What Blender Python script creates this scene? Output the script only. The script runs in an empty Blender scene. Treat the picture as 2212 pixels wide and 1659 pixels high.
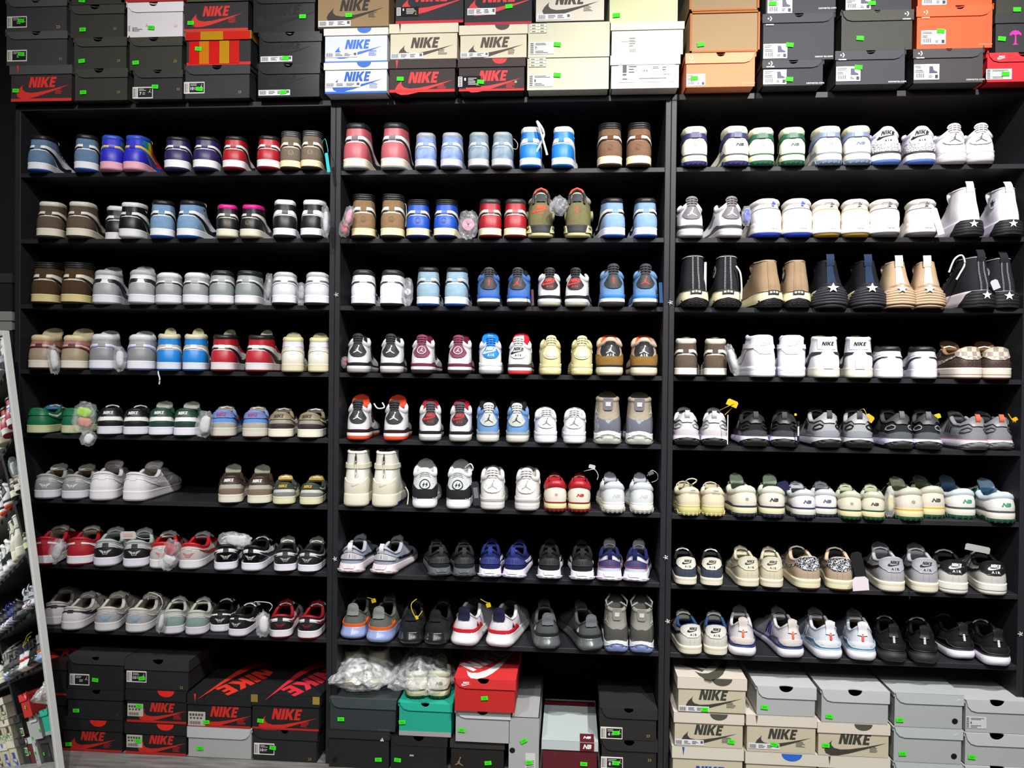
import bpy, math, random
import numpy as np
from mathutils import Vector, Matrix, noise
from mathutils.geometry import delaunay_2d_cdt
random.seed(7)
C = bpy.context.scene.collection
PI = math.pi
# ------------------------------------------------------------------ camera model (solved from the cabinet's edges)
F = 1661.0; CAM = np.array([1.786, -2.3547, 1.226]); YAW, PIT, ROL = .0767, -.0111, -.0106
def _R(a, b, c):
    ca, sa, cb, sb, cc, sc = math.cos(a), math.sin(a), math.cos(b), math.sin(b), math.cos(c), math.sin(c)
    return np.array([[ca,-sa,0],[sa,ca,0],[0,0,1]]) @ np.array([[1,0,0],[0,cb,-sb],[0,sb,cb]]) @ np.array([[cc,0,sc],[0,1,0],[-sc,0,cc]])
RM = _R(YAW, PIT, ROL)
def ray(u, v):
    d = RM @ np.array([(u-1106)/F, 1, (829.5-v)/F]); return d
def at_y(u, v, y):                       # the place on the upright plane y seen at (u, v)
    d = ray(u, v); t = (y-CAM[1])/d[1]; return CAM + d*t
def x_at(u, y, z):                       # world x of column u at depth y and height z
    k = (u-1106)/F
    def g(X):
        q = RM.T @ (np.array([X, y, z])-CAM); return q[0]-k*q[1]
    a = g(0); b = g(1); return -a/(b-a)
def ppm(X, y, z):
    q = RM.T @ (np.array([X, y, z])-CAM); return F/q[1]
# ------------------------------------------------------------------ materials
_M = {}
def lin(h):
    r = [int(h[i:i+2], 16)/255 for i in (0, 2, 4)]
    return [c/12.92 if c <= .04045 else ((c+.055)/1.055)**2.4 for c in r]+[1]
KIND = dict(leather=(.45, .5), suede=(.95, .15), rubber=(.6, .4), patent=(.12, .6), mesh=(.85, .2), canvas=(.95, .1), print=(.6, .3), card=(.7, .3), gloss=(.25, .5), metal=(.3, .5), paper=(.8, .2))
def M(h, kind='leather'):
    key = h+kind
    if key in _M: return _M[key]
    m = bpy.data.materials.new(kind+'_'+h); m.use_nodes = True; nt = m.node_tree; b = nt.nodes['Principled BSDF']
    r, s = KIND.get(kind, (.5, .4)); col = lin(h)
    b.inputs['Roughness'].default_value = r; b.inputs['Specular IOR Level'].default_value = s
    b.inputs['Base Color'].default_value = col
    if kind == 'patent': b.inputs['Coat Weight'].default_value = .6
    if kind == 'metal': b.inputs['Metallic'].default_value = .9
    if kind in ('suede', 'canvas', 'card', 'mesh', 'leather'):
        tc = nt.nodes.new('ShaderNodeTexCoord'); n = nt.nodes.new('ShaderNodeTexNoise')
        n.inputs['Scale'].default_value = dict(suede=60, canvas=25, card=6, mesh=300, leather=40)[kind]; n.inputs['Detail'].default_value = 4
        mx = nt.nodes.new('ShaderNodeMix'); mx.data_type = 'RGBA'
        k = dict(suede=.28, canvas=.25, card=.08, mesh=.35, leather=.06)[kind]
        mx.inputs['A'].default_value = [c*(1-k) for c in col[:3]]+[1]; mx.inputs['B'].default_value = [min(1, c*(1+k*.6)) for c in col[:3]]+[1]
        nt.links.new(tc.outputs['Object'], n.inputs['Vector']); nt.links.new(n.outputs['Fac'], mx.inputs['Factor']); nt.links.new(mx.outputs['Result'], b.inputs['Base Color'])
        if kind != 'card':
            bp = nt.nodes.new('ShaderNodeBump'); bp.inputs['Strength'].default_value = .25; bp.inputs['Distance'].default_value = .001
            nt.links.new(n.outputs['Fac'], bp.inputs['Height']); nt.links.new(bp.outputs['Normal'], b.inputs['Normal'])
    _M[key] = m; return m
def pattern_mat(name, h1, h2, tex='voronoi', scale=120, lo=.02, hi=.05, rough=.5):
    if name in _M: return _M[name]
    m = bpy.data.materials.new(name); m.use_nodes = True; nt = m.node_tree; b = nt.nodes['Principled BSDF']; b.inputs['Roughness'].default_value = rough
    tc = nt.nodes.new('ShaderNodeTexCoord')
    if tex == 'voronoi':
        n = nt.nodes.new('ShaderNodeTexVoronoi'); n.feature = 'DISTANCE_TO_EDGE'; out = 'Distance'
        n.inputs['Scale'].default_value = scale
    elif tex == 'checker':
        n = nt.nodes.new('ShaderNodeTexChecker'); n.inputs['Scale'].default_value = scale; out = 'Fac'
    elif tex == 'magic':
        n = nt.nodes.new('ShaderNodeTexNoise'); n.inputs['Scale'].default_value = scale; n.inputs['Distortion'].default_value = 3; out = 'Fac'
    else:
        n = nt.nodes.new('ShaderNodeTexNoise'); n.inputs['Scale'].default_value = scale; n.inputs['Detail'].default_value = 5; out = 'Fac'
    r = nt.nodes.new('ShaderNodeValToRGB'); r.color_ramp.elements[0].position = lo; r.color_ramp.elements[1].position = hi
    r.color_ramp.elements[0].color = lin(h1); r.color_ramp.elements[1].color = lin(h2)
    nt.links.new(tc.outputs['Object'], n.inputs['Vector']); nt.links.new(n.outputs[out], r.inputs['Fac']); nt.links.new(r.outputs['Color'], b.inputs['Base Color'])
    _M[name] = m; return m
def rainbow_mat():
    if 'rainbow' in _M: return _M['rainbow']
    m = bpy.data.materials.new('rainbow'); m.use_nodes = True; nt = m.node_tree; b = nt.nodes['Principled BSDF']; b.inputs['Roughness'].default_value = .6
    tc = nt.nodes.new('ShaderNodeTexCoord'); sp = nt.nodes.new('ShaderNodeSeparateXYZ'); n = nt.nodes.new('ShaderNodeTexNoise'); n.inputs['Scale'].default_value = 16
    ma = nt.nodes.new('ShaderNodeMath'); ma.operation = 'MULTIPLY_ADD'; ma.inputs[1].default_value = 9.; ma.inputs[2].default_value = -.5
    mb = nt.nodes.new('ShaderNodeMath'); mb.operation = 'MULTIPLY_ADD'; mb.inputs[1].default_value = 1.15
    r = nt.nodes.new('ShaderNodeValToRGB'); el = r.color_ramp.elements
    el[0].color = lin('2a22c0'); el[1].color = lin('d8222a')
    for p, h in ((.2, '2440d0'), (.35, '1a9a60'), (.5, '9ad02a'), (.65, 'f2e02a'), (.82, 'f07a1a')):
        e = el.new(p); e.color = lin(h)
    nt.links.new(tc.outputs['Object'], sp.inputs[0]); nt.links.new(sp.outputs['Y'], ma.inputs[0]); nt.links.new(n.outputs['Fac'], mb.inputs[0]); nt.links.new(ma.outputs[0], mb.inputs[2])
    nt.links.new(tc.outputs['Object'], n.inputs['Vector']); nt.links.new(mb.outputs[0], r.inputs['Fac']); nt.links.new(r.outputs['Color'], b.inputs['Base Color'])
    _M['rainbow'] = m; return m
def film_mat(name='clear_film', tint='ffffff', alpha=.35, rough=.12):
    if name in _M: return _M[name]
    m = bpy.data.materials.new(name); m.use_nodes = True; nt = m.node_tree; nt.nodes.clear()
    o = nt.nodes.new('ShaderNodeOutputMaterial'); t = nt.nodes.new('ShaderNodeBsdfTransparent'); d = nt.nodes.new('ShaderNodeBsdfPrincipled')
    d.inputs['Base Color'].default_value = lin(tint); d.inputs['Roughness'].default_value = rough; d.inputs['Specular IOR Level'].default_value = 1.0
    n = nt.nodes.new('ShaderNodeTexNoise'); n.inputs['Scale'].default_value = 30; n.inputs['Detail'].default_value = 3; n.inputs['Distortion'].default_value = 1.5
    tc = nt.nodes.new('ShaderNodeTexCoord'); nt.links.new(tc.outputs['Object'], n.inputs['Vector'])
    rp = nt.nodes.new('ShaderNodeMapRange'); rp.inputs['From Min'].default_value = .4; rp.inputs['From Max'].default_value = .7; rp.inputs['To Min'].default_value = alpha*.5; rp.inputs['To Max'].default_value = min(1, alpha*1.7)
    bp = nt.nodes.new('ShaderNodeBump'); bp.inputs['Strength'].default_value = .6; bp.inputs['Distance'].default_value = .004
    mx = nt.nodes.new('ShaderNodeMixShader')
    nt.links.new(n.outputs['Fac'], rp.inputs['Value']); nt.links.new(rp.outputs[0], mx.inputs[0]); nt.links.new(n.outputs['Fac'], bp.inputs['Height']); nt.links.new(bp.outputs[0], d.inputs['Normal'])
    nt.links.new(t.outputs[0], mx.inputs[1]); nt.links.new(d.outputs[0], mx.inputs[2]); nt.links.new(mx.outputs[0], o.inputs[0])
    _M[name] = m; return m
def asmat(m, kind='leather'):
    return M(m, kind) if isinstance(m, str) else m
# ------------------------------------------------------------------ object helpers
def tag(o, label=None, cat=None, group=None, kind=None):
    if label: o['label'] = label
    if cat: o['category'] = cat
    if group: o['group'] = group
    if kind: o['kind'] = kind
    return o
def empty(name, loc, rz=0.):
    o = bpy.data.objects.new(name, None); C.objects.link(o); o.location = loc; o.rotation_euler = (0, 0, rz); o.empty_display_size = .05; return o
def add(name, verts, faces, mat, parent=None, smooth=True, loc=None, rz=0.):
    me = bpy.data.meshes.new(name); me.from_pydata([tuple(v) for v in verts], [], faces); me.materials.append(mat)
    if smooth: me.polygons.foreach_set('use_smooth', [True]*len(me.polygons))
    me.update(); o = bpy.data.objects.new(name, me); C.objects.link(o)
    if parent: o.parent = parent
    if loc is not None: o.location = loc
    if rz: o.rotation_euler = (0, 0, rz)
    return o
class MB:
    def __init__(s): s.v = []; s.f = []
    def grid(s, P, closed=False, flip=False):          # P: rows x cols x 3
        n, m = P.shape[:2]; b = len(s.v); s.v += [tuple(q) for q in P.reshape(-1, 3)]
        for i in range(n-1):
            for j in range(m if closed else m-1):
                a, c = b+i*m+j, b+i*m+(j+1) % m; f = (a, c, c+m, a+m); s.f.append(f[::-1] if flip else f)
    def mesh(s, V, Fa):
        b = len(s.v); s.v += [tuple(q) for q in V]; s.f += [tuple(i+b for i in f) for f in Fa]
    def box(s, x0, x1, y0, y1, z0, z1):
        V = [(x, y, z) for z in (z0, z1) for y in (y0, y1) for x in (x0, x1)]
        s.mesh(V, [(0,2,3,1),(4,5,7,6),(0,1,5,4),(2,6,7,3),(0,4,6,2),(1,3,7,5)])
    def bevbox(s, x0, x1, y0, y1, z0, z1, r=.002):
        # a box with softened edges: three nested shells joined
        P = []
        for z, i in ((z0, r), (z0+r, 0), (z1-r, 0), (z1, r)):
            ring = [(x0+i+r*(i == 0), y0+i), (x1-i-r*(i == 0), y0+i), (x1-i, y0+i+r*(i == 0)), (x1-i, y1-i-r*(i == 0)), (x1-i-r*(i == 0), y1-i), (x0+i+r*(i == 0), y1-i), (x0+i, y1-i-r*(i == 0)), (x0+i, y0+i+r*(i == 0))]
            P.append([(x, y, z) for x, y in ring])
        b = len(s.v); s.grid(np.array(P, float), closed=True); s.f.append(tuple(b+i for i in range(7, -1, -1))); s.f.append(tuple(b+24+i for i in range(8)))
    def tube(s, pts, r, n=7, cap=True):
        pts = [Vector(p) for p in pts]; rows = []; up = Vector((0, 0, 1)); rr = r if isinstance(r, (list, tuple)) else [r]*len(pts)
        for i, p in enumerate(pts):
            t = (pts[min(i+1, len(pts)-1)]-pts[max(i-1, 0)]).normalized()
            a = t.cross(up)
            if a.length < .1: a = t.cross(Vector((1, 0, 0)))
            a.normalize(); b = t.cross(a)
            rows.append([p+(a*math.cos(2*PI*k/n)+b*math.sin(2*PI*k/n))*rr[i] for k in range(n)])
        b0 = len(s.v); s.grid(np.array(rows), closed=True)
        if cap: s.f.append(tuple(b0+i for i in range(n))); s.f.append(tuple(len(s.v)-1-i for i in range(n)))
    def build(s, name, mat, parent=None, smooth=False, **k): return add(name, s.v, s.f, mat, parent, smooth, **k)
def circ(x, y, r, n=16, a0=0, a1=2*PI):
    return [(x+r*math.cos(a0+(a1-a0)*i/(n if a1-a0 > 6 else n-1)), y+r*math.sin(a0+(a1-a0)*i/(n if a1-a0 > 6 else n-1))) for i in range(n)]
def stroke(pts, w):                       # a run of thick segments, tapering when w is a pair
    out = []; n = len(pts)-1
    for i in range(n):
        (x0, y0), (x1, y1) = pts[i], pts[i+1]; w0, w1 = (w, w) if not isinstance(w, tuple) else (w[0]+(w[1]-w[0])*i/n, w[0]+(w[1]-w[0])*(i+1)/n)
        d = math.hypot(x1-x0, y1-y0) or 1; nx, ny = -(y1-y0)/d/2, (x1-x0)/d/2
        out.append([(x0-nx*w0, y0-ny*w0), (x1-nx*w1, y1-ny*w1), (x1+nx*w1, y1+ny*w1), (x0+nx*w0, y0+ny*w0)])
        if i: out.append(circ(x0, y0, w0/2, 8))
    return out
# ------------------------------------------------------------------ marks, as lists of polygons about 1 unit high, centred
def _nike():
    L = [[(0,0),(0,1),(.3,1),(.52,.45),(.52,1),(.75,1),(.75,0),(.47,0),(.24,.58),(.24,0)],
         [(.83,0),(.83,1),(1.1,1),(1.1,0)],
         [(1.18,0),(1.18,1),(1.44,1),(1.44,.6),(1.68,1),(1.98,1),(1.69,.54),(2.0,0),(1.7,0),(1.44,.44),(1.44,0)],
         [(2.06,0),(2.06,1),(2.62,1),(2.62,.77),(2.3,.77),(2.3,.62),(2.56,.62),(2.56,.4),(2.3,.4),(2.3,.22),(2.62,.22),(2.62,0)]]
    return [[(x+.22*y-1.4, y-.5) for x, y in p] for p in L]
NIKE = _nike()
SWOOSH = [[(.42,.55),(.12,.12),(0,-.2),(.08,-.48),(.35,-.64),(.75,-.62),(1.3,-.45),(2.2,-.05),(3.3,.5),(2.1,.1),(1.35,-.1),(.85,-.15),(.52,-.05),(.38,.15),(.36,.35)]]
SWOOSH = [[(x-1.6, y) for x, y in SWOOSH[0]]]
NIKESW = [[(x*1.0+.05, y*1.0+.35) for x, y in p] for p in NIKE]+[[(x*1.32+.1, y*.95-.38) for x, y in SWOOSH[0]]]
JUMP = [circ(.13, .95, .1, 12), circ(.01, .63, .075, 10)]+stroke([(.0,.5),(.06,.7),(.11,.88)], .07)+stroke([(-.02,.52),(-.16,.43),(-.27,.33)], .055)+stroke([(0,.54),(-.03,.38),(-.04,.24)], .17)+stroke([(-.05,.27),(-.2,.16),(-.44,.06),(-.5,-.02)], (.15,.06))+stroke([(0,.27),(.18,.14),(.4,0),(.52,-.04)], (.15,.06))
JUMP = [[(x, y-.45) for x, y in p] for p in JUMP]
STAR = [[((.5 if i % 2 == 0 else .2)*math.sin(i*PI/5), (.5 if i % 2 == 0 else .2)*math.cos(i*PI/5)) for i in range(10)]]
def _wings():
    P = [circ(0, 0, .2, 14)]
    for sg in (-1, 1):
        for k, (y, l) in enumerate(((.22, 1.15), (.05, .95), (-.12, .72), (-.27, .5))):
            q = [(sg*.24, y-.05), (sg*l*.6, y+.04+.1*l), (sg*l, y+.22-.05*k), (sg*l*.65, y-.04), (sg*.26, y-.15)]
            P.append(q if sg > 0 else q[::-1])
    P += stroke([(-.42,-.42),(0,-.36),(.42,-.42)], .1)
    return P
WINGS = _wings()
TRI3 = [[(-.5,-.4),(-.28,-.4),(-.36,-.05),(-.44,.0)], [(-.22,-.4),(.06,-.4),(-.16,.22),(-.3,.08)], [(.12,-.4),(.46,-.4),(.06,.52),(-.1,.36)]]
CHEV = [STAR[0] and [(x*.55-.28, y*.55) for x, y in STAR[0]], [(.0,.5),(.22,.5),(.5,0),(.22,-.5),(0,-.5),(.28,0)]]
RING = [circ(0,0,.5,20)]
def ringp(r0, r1, n=20):
    return [[(r0*math.cos(a), r0*math.sin(a)), (r1*math.cos(a), r1*math.sin(a)), (r1*math.cos(b), r1*math.sin(b)), (r0*math.cos(b), r0*math.sin(b))] for a, b in ((2*PI*i/n, 2*PI*(i+1)/n) for i in range(n))]
def dots_ring(): return [q for i in range(8) for q in [circ(.3*math.cos(i*PI/4), .3*math.sin(i*PI/4), .1, 6)]]+[circ(0,0,.1,6)]+[circ(.62*math.cos(i*PI/7), .62*math.sin(i*PI/7), .045, 4) for i in range(14)]
BALL = dots_ring()
PALM = stroke([(0,-.9),(.03,-.3),(0,.2)], (.2,.1))+[q for a in (-75,-40,0,40,75,110,-110) for q in stroke([(0,.22),(.36*math.sin(math.radians(a)), .25+.36*math.cos(math.radians(a))*.6+.1),(.62*math.sin(math.radians(a)), .15+.4*math.cos(math.radians(a))*.6)], (.26,.1))]+[[(-.35,-.95),(.35,-.95),(.2,-.85),(-.2,-.85)]]
BOLTS = ringp(.42, .5, 22)+[[(-.26,-.12),(-.05,.25),(-.08,.02),(.02,.05),(-.2,-.3),(-.14,-.05)], [(.02,-.02),(.26,.22),(.2,.0),(.3,.0),(.06,-.28),(.14,-.06)]]
FIG = [circ(-.05, .2, .16, 10), [(-.3,-.4),(.3,-.4),(.34,-.1),(.12,.05),(-.16,.08),(-.32,-.12)], [(.1,-.05),(.5,.2),(.5,.3),(.1,.05)]]
FACE = ringp(.42, .5, 22)+[circ(-.16,.12,.07,8), circ(.16,.12,.07,8)]+stroke([(-.25,-.1),(-.12,-.22),(.12,-.22),(.25,-.1)], .07)
CACT = stroke([(0,-.6),(0,.6)], .09)+stroke([(-.25,.3),(.25,.3)], .09)+stroke([(-.2,0),(.22,.02)], .09)+stroke([(-.1,-.3),(.12,-.26)], .08)
_T = {}
def text_mesh(s, bold=.0, shear=0.):
    k = (s, bold, shear)
    if k in _T: return _T[k]
    cu = bpy.data.curves.new('t', 'FONT'); cu.body = s; cu.offset = bold; cu.shear = shear; cu.align_x = 'CENTER'; cu.align_y = 'CENTER'; cu.resolution_u = 2
    o = bpy.data.objects.new('t', cu); me = o.to_mesh(); V = np.array([v.co[:2] for v in me.vertices]); Fa = [tuple(p.vertices) for p in me.polygons]
    o.to_mesh_clear(); bpy.data.objects.remove(o); bpy.data.curves.remove(cu)
    if len(V):
        V = V-(V.max(0)+V.min(0))/2; V = V/max(1e-6, V[:, 1].max()-V[:, 1].min())
    _T[k] = (V, Fa); return _T[k]
def cdt(poly, ds=0, dt=0):
    # triangulate one polygon, with inner points every ds, dt and its edges cut to that length
    P = []; n = len(poly)
    for i in range(n):
        (x0, y0), (x1, y1) = poly[i], poly[(i+1) % n]
        k = 1 if not ds else max(1, int(math.ceil(max(abs(x1-x0)/ds, abs(y1-y0)/dt))))
        P += [(x0+(x1-x0)*j/k, y0+(y1-y0)*j/k) for j in range(k)]
    nb = len(P); A = np.array(P)
    if ds:
        gx = np.arange(math.ceil(A[:, 0].min()/ds)*ds, A[:, 0].max(), ds); gy = np.arange(math.ceil(A[:, 1].min()/dt)*dt, A[:, 1].max(), dt)
        if len(gx) and len(gy):
            G = np.array(np.meshgrid(gx, gy)).reshape(2, -1).T; ins = np.zeros(len(G), bool); near = np.zeros(len(G), bool)
            for i in range(nb):
                a, b = A[i], A[(i+1) % nb]
                if a[1] != b[1]:
                    c = ((a[1] > G[:, 1]) != (b[1] > G[:, 1])) & (G[:, 0] < (b[0]-a[0])*(G[:, 1]-a[1])/(b[1]-a[1])+a[0]); ins ^= c
                near |= (abs(G[:, 0]-a[0])/ds+abs(G[:, 1]-a[1])/dt) < .45
            P += [tuple(q) for q in G[ins & ~near]]
    r = delaunay_2d_cdt([Vector(q) for q in P], [(i, (i+1) % nb) for i in range(nb)], [], 1, 1e-7)
    return np.array([tuple(v) for v in r[0]]), [tuple(f) for f in r[2]]
def rim_edges(Fa):
    d = {}
    for f in Fa:
        for i in range(len(f)):
            a, b = f[i], f[(i+1) % len(f)]
            if (b, a) in d: del d[(b, a)]
            else: d[(a, b)] = 1
    return list(d)
def plate(poly, th):                       # a flat polygon (x, z) extruded backwards in y by th; front at y = 0
    V, Fa = cdt(poly)
    Fa = [f if (V[f[1]][0]-V[f[0]][0])*(V[f[2]][1]-V[f[0]][1])-(V[f[1]][1]-V[f[0]][1])*(V[f[2]][0]-V[f[0]][0]) > 0 else f[::-1] for f in Fa]
    n = len(V); vs = [(x, 0, z) for x, z in V]+[(x, th, z) for x, z in V]
    fs = list(Fa)+[tuple(i+n for i in f[::-1]) for f in Fa]+[(b, a, a+n, b+n) for a, b in rim_edges(Fa)]
    return vs, fs
# ------------------------------------------------------------------ shoes
AA = np.linspace(0, 1, 401)
def curve(tab):                            # smooth column(s) of a table over a in 0..1; symmetric at the heel
    tab = np.array(tab, float); out = []
    for c in range(1, tab.shape[1]):
        y = np.interp(AA, tab[:, 0], tab[:, c]); odd = (tab.shape[1] == 3 and c == 2 and tab[0, 2] == 0) or (tab.shape[1] == 4 and c == 2)
        left = (-1 if odd else 1)*y[1:17][::-1]; right = 2*y[-1]-y[-17:-1][::-1]
        z = np.concatenate([left, y, right]); k = np.hanning(19)[1:-1]; k /= k.sum()
        z = np.convolve(z, k, 'same')[16:-16]; out.append(z)
    return out
BOT = curve([(0,0,0),(.05,.0012,.0135),(.1,.006,.0255),(.15,.0165,.034),(.22,.037,.0372),(.3,.064,.037),(.4,.1,.036),(.5,.135,.0365),(.6,.168,.0385),(.7,.2,.0415),(.78,.226,.0405),(.86,.25,.035),(.93,.268,.0225),(.97,.276,.0115),(1,.279,0)])
bN = None
def _norm():
    y, x = BOT; dy, dx = np.gradient(y), np.gradient(x); l = np.hypot(dx, dy); return np.stack([dy/l, -dx/l])
BN = _norm()                              # x part, y part of the outward normal for s > 0
BN[:, 0] = (0, -1)
def tops(kind, H):
    if kind == 'high': t = [(0,.013,0,H),(.06,.0145,.0145,H),(.12,.022,.0255,H+.001),(.2,.042,.032,H+.002),(.3,.072,.033,H+.004),(.4,.1,.027,H+.003),(.45,.108,.022,H-.006),(.55,.132,.017,H*.8),(.66,.163,.015,.086),(.78,.2,.014,.069),(.85,.22,.004,.062),(.88,.226,0,.061),(1,.243,0,.054)]
    elif kind == 'mid': t = [(0,.012,0,H),(.06,.0135,.0145,H),(.12,.021,.0255,H-.001),(.2,.04,.032,H-.003),(.3,.07,.033,H-.002),(.4,.1,.028,H+.005),(.45,.108,.023,H),(.55,.132,.018,H*.84),(.66,.163,.015,.083),(.78,.2,.014,.068),(.85,.22,.004,.062),(.88,.226,0,.061),(1,.243,0,.054)]
    elif kind == 'low': t = [(0,.009,0,H),(.06,.0105,.0145,H-.001),(.12,.018,.0255,H-.006),(.2,.038,.0325,H-.016),(.3,.07,.0345,H-.02),(.38,.096,.031,H-.012),(.45,.112,.0255,H-.001),(.55,.138,.0195,H-.004),(.66,.166,.016,.075),(.78,.202,.014,.066),(.85,.22,.004,.061),(.88,.226,0,.06),(1,.243,0,.052)]
    elif kind == 'run': t = [(0,.010,0,H),(.06,.0125,.0125,H-.002),(.12,.021,.0225,H-.012),(.2,.04,.03,H-.026),(.3,.07,.0325,H-.026),(.38,.094,.029,H-.014),(.45,.11,.024,H-.004),(.55,.138,.0185,H-.01),(.66,.17,.016,.074),(.78,.205,.014,.062),(.85,.222,.004,.056),(.88,.228,0,.055),(1,.246,0,.046)]
    elif kind == 'j4': t = [(0,.012,0,H),(.05,.0135,.011,H-.001),(.1,.02,.0215,H-.012),(.18,.037,.03,H-.019),(.27,.062,.0335,H-.017),(.36,.09,.032,H-.004),(.42,.104,.027,H+.004),(.52,.13,.02,H-.012),(.66,.165,.016,.078),(.78,.202,.014,.066),(.85,.22,.004,.061),(.88,.226,0,.06),(1,.243,0,.052)]
    elif kind == 'motion': t = [(0,.03,0,H),(.06,.0315,.011,H),(.12,.038,.0195,H-.001),(.2,.052,.0235,H-.002),(.3,.074,.0235,H-.001),(.4,.095,.019,H+.002),(.45,.103,.016,H-.004),(.55,.13,.015,H*.78),(.66,.163,.015,.088),(.78,.205,.013,.066),(.85,.22,.004,.06),(.88,.226,0,.059),(1,.243,0,.052)]
    elif kind == 'conv': t = [(0,.02,0,H),(.06,.0215,.0135,H),(.12,.03,.0235,H-.001),(.2,.047,.028,H-.002),(.3,.072,.028,H-.001),(.4,.095,.022,H+.002),(.45,.103,.018,H-.004),(.55,.13,.016,H*.78),(.66,.163,.015,.088),(.78,.205,.013,.066),(.85,.22,.004,.06),(.88,.226,0,.059),(1,.243,0,.052)]
    else: t = kind
    return curve(t)
HP = dict(high=[(0,.0015),(.15,.0045),(.35,.003),(.6,-.005),(.8,-.003),(1,0)], mid=[(0,.001),(.2,.004),(.5,.001),(.75,-.003),(1,0)], low=[(0,0),(.25,.0025),(.55,.0015),(.85,-.001),(1,.001)],
          motion=[(0,0),(.2,.004),(.5,-.004),(1,0)], run=[(0,.001),(.25,.005),(.5,.003),(.8,-.002),(1,.002)], j4=[(0,.001),(.2,.004),(.45,.003),(.75,-.001),(1,.002)], conv=[(0,0),(.2,.002),(.6,-.004),(1,0)])
class Shoe:
    def __init__(s, k, H, top='high', foot=1, hp=None, sole=None, wide=1.):
        s.k = k; s.H = H; s.foot = foot; s.top = tops(top, H); s.wide = wide
        s.hp = HP[hp or (top if isinstance(top, str) else 'high')]; s.parts = []
        so = dict(zt=[(0,.03),(.35,.028),(.7,.024),(1,.026)], zb=[(0,0),(.75,0),(1,.007)], prof=[(0,-.001),(.12,.0025),(.25,.0034),(.85,.0026),(1,.001)], flare=[(0,1),(1,1)])
        so.update(sole or {}); so['prof'] = [(a, max(b, .0036) if a > .9 else b) for a, b in so['prof']]; s.so = so; s.lowcut = top in ('low', 'run'); s.zt = curve(so['zt'])[0]; s.zb = curve(so['zb'])[0]; s.fl = curve(so['flare'])[0]
    def bend(s, x, y): return x*s.wide + s.foot*.010*(np.clip(y, 0, 1)/.28)**2*-1 + s.foot*.004*np.sin(np.clip(y/.28, 0, 1)*PI)
    def up(s, S, T, off=0.):
        S = np.asarray(S, float); T = np.asarray(T, float); a = np.abs(S); sg = np.sign(S)
        f = lambda arr: np.interp(a, AA, arr)
        Bx, By, Bz = f(BOT[1]), f(BOT[0]), f(s.zt)-.003; Ty, Tx, Tz = f(s.top[0]), f(s.top[1]), f(s.top[2])
        x = Bx+(Tx-Bx)*T; y = By+(Ty-By)*T; z = Bz+(Tz-Bz)*T
        nx, ny = f(BN[0]), f(BN[1]); tc = np.clip(T, 0, 1)
        wh = np.clip(1-a/.3, 0, 1); hp = np.interp(tc, [q[0] for q in s.hp], [q[1] for q in s.hp])
        wt = np.clip((a-.5)/.35, 0, 1)
        bul = wh*hp + (1-wh)*(1-wt)*.004*np.sin(PI*tc) + wt*.013*np.sin(PI*tc**.8)
        nz = wt*tc*.9; nrm = np.sqrt(1+nz*nz)
        o = bul+off
        x = x+nx*o/nrm; y = y+ny*o/nrm; z = z+nz*o/nrm
        return np.stack([s.bend(sg*x, y), y, z], -1)
    def sole(s, S, V, off=0.):
        S = np.asarray(S, float); V = np.asarray(V, float); a = np.abs(S); sg = np.sign(S); f = lambda arr: np.interp(a, AA, arr)
        p = s.so['prof']; o = (np.interp(V, [q[0] for q in p], [q[1] for q in p]))*f(s.fl)+off
        if 'heel' in s.so:
            h = s.so['heel']; o = o+np.interp(V, [q[0] for q in h], [q[1] for q in h])*np.clip(1-a/.22, 0, 1)
        x = f(BOT[1])+f(BN[0])*o; y = f(BOT[0])+f(BN[1])*o; zb, zt = f(s.zb), f(s.zt); z = zb+(zt-zb)*V
        return np.stack([s.bend(sg*x, y), y, z], -1)
    def emit(s, name, V, Fa, mat, parent=None, smooth=True):
        V = np.asarray(V, float)*s.k
        o = add(name, V, Fa, mat, parent or s.root, smooth); return o
    def strip(s, name, mat, fn, t0, t1, rows, s0=-1., s1=1., n=61, off=None, capbot=False, rim=0.):
        S = np.linspace(s0, s1, n)
        if abs(s0+s1) < 1e-6: S = np.sign(S)*np.abs(S/s1)**1.15*s1   # denser at the heel
        T = np.linspace(t0, t1, rows) if np.isscalar(rows) else np.array(rows)
        offs = off or [0]*len(T); P = np.array([fn(S, np.full(n, t), o) for t, o in zip(T, offs)])
        if rim:
            Q = fn(S, np.full(n, t1), offs[-1]-rim); P = np.concatenate([P, Q[None]])
        m = MB(); m.grid(P)
        if capbot:
            b = 0
            h = n//2
            for i in range(h): m.f.append((b+n-1-i, b+n-2-i, b+i+1, b+i)[::1])
        return s.emit(name, m.v, m.f, mat)
    def panel(s, name, mat, poly, off=.0014, fn=None, ds=.022, dt=.09, both=False, parent=None, th=None):
        fn = fn or s.up; polys = [poly]
        if both: polys.append([(-x, t) for x, t in poly][::-1])
        V = []; Fs = []
        for pl in polys:
            A, Fa = cdt(pl, ds, dt)
            if not len(A): continue
            Fa = [f if np.cross(A[f[1]]-A[f[0]], A[f[2]]-A[f[0]]) > 0 else f[::-1] for f in Fa]
            P = fn(A[:, 0], A[:, 1], off); b = len(V); V += list(P); Fs += [tuple(i+b for i in f) for f in Fa]
            Q = fn(A[:, 0], A[:, 1], -.0006 if th is None else off-th); E = rim_edges(Fa); b2 = len(V); m = {}
            for e in E:
                for i in e:
                    if i not in m: m[i] = b2+2*len(m); V += [P[i], Q[i]]
            Fs += [(m[b_], m[a_], m[a_]+1, m[b_]+1) for a_, b_ in E]
            if th is not None: b3 = len(V); V += list(Q); Fs += [tuple(i+b3 for i in f[::-1]) for f in Fa]
        return s.emit(name, V, Fs, mat, parent)
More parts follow.
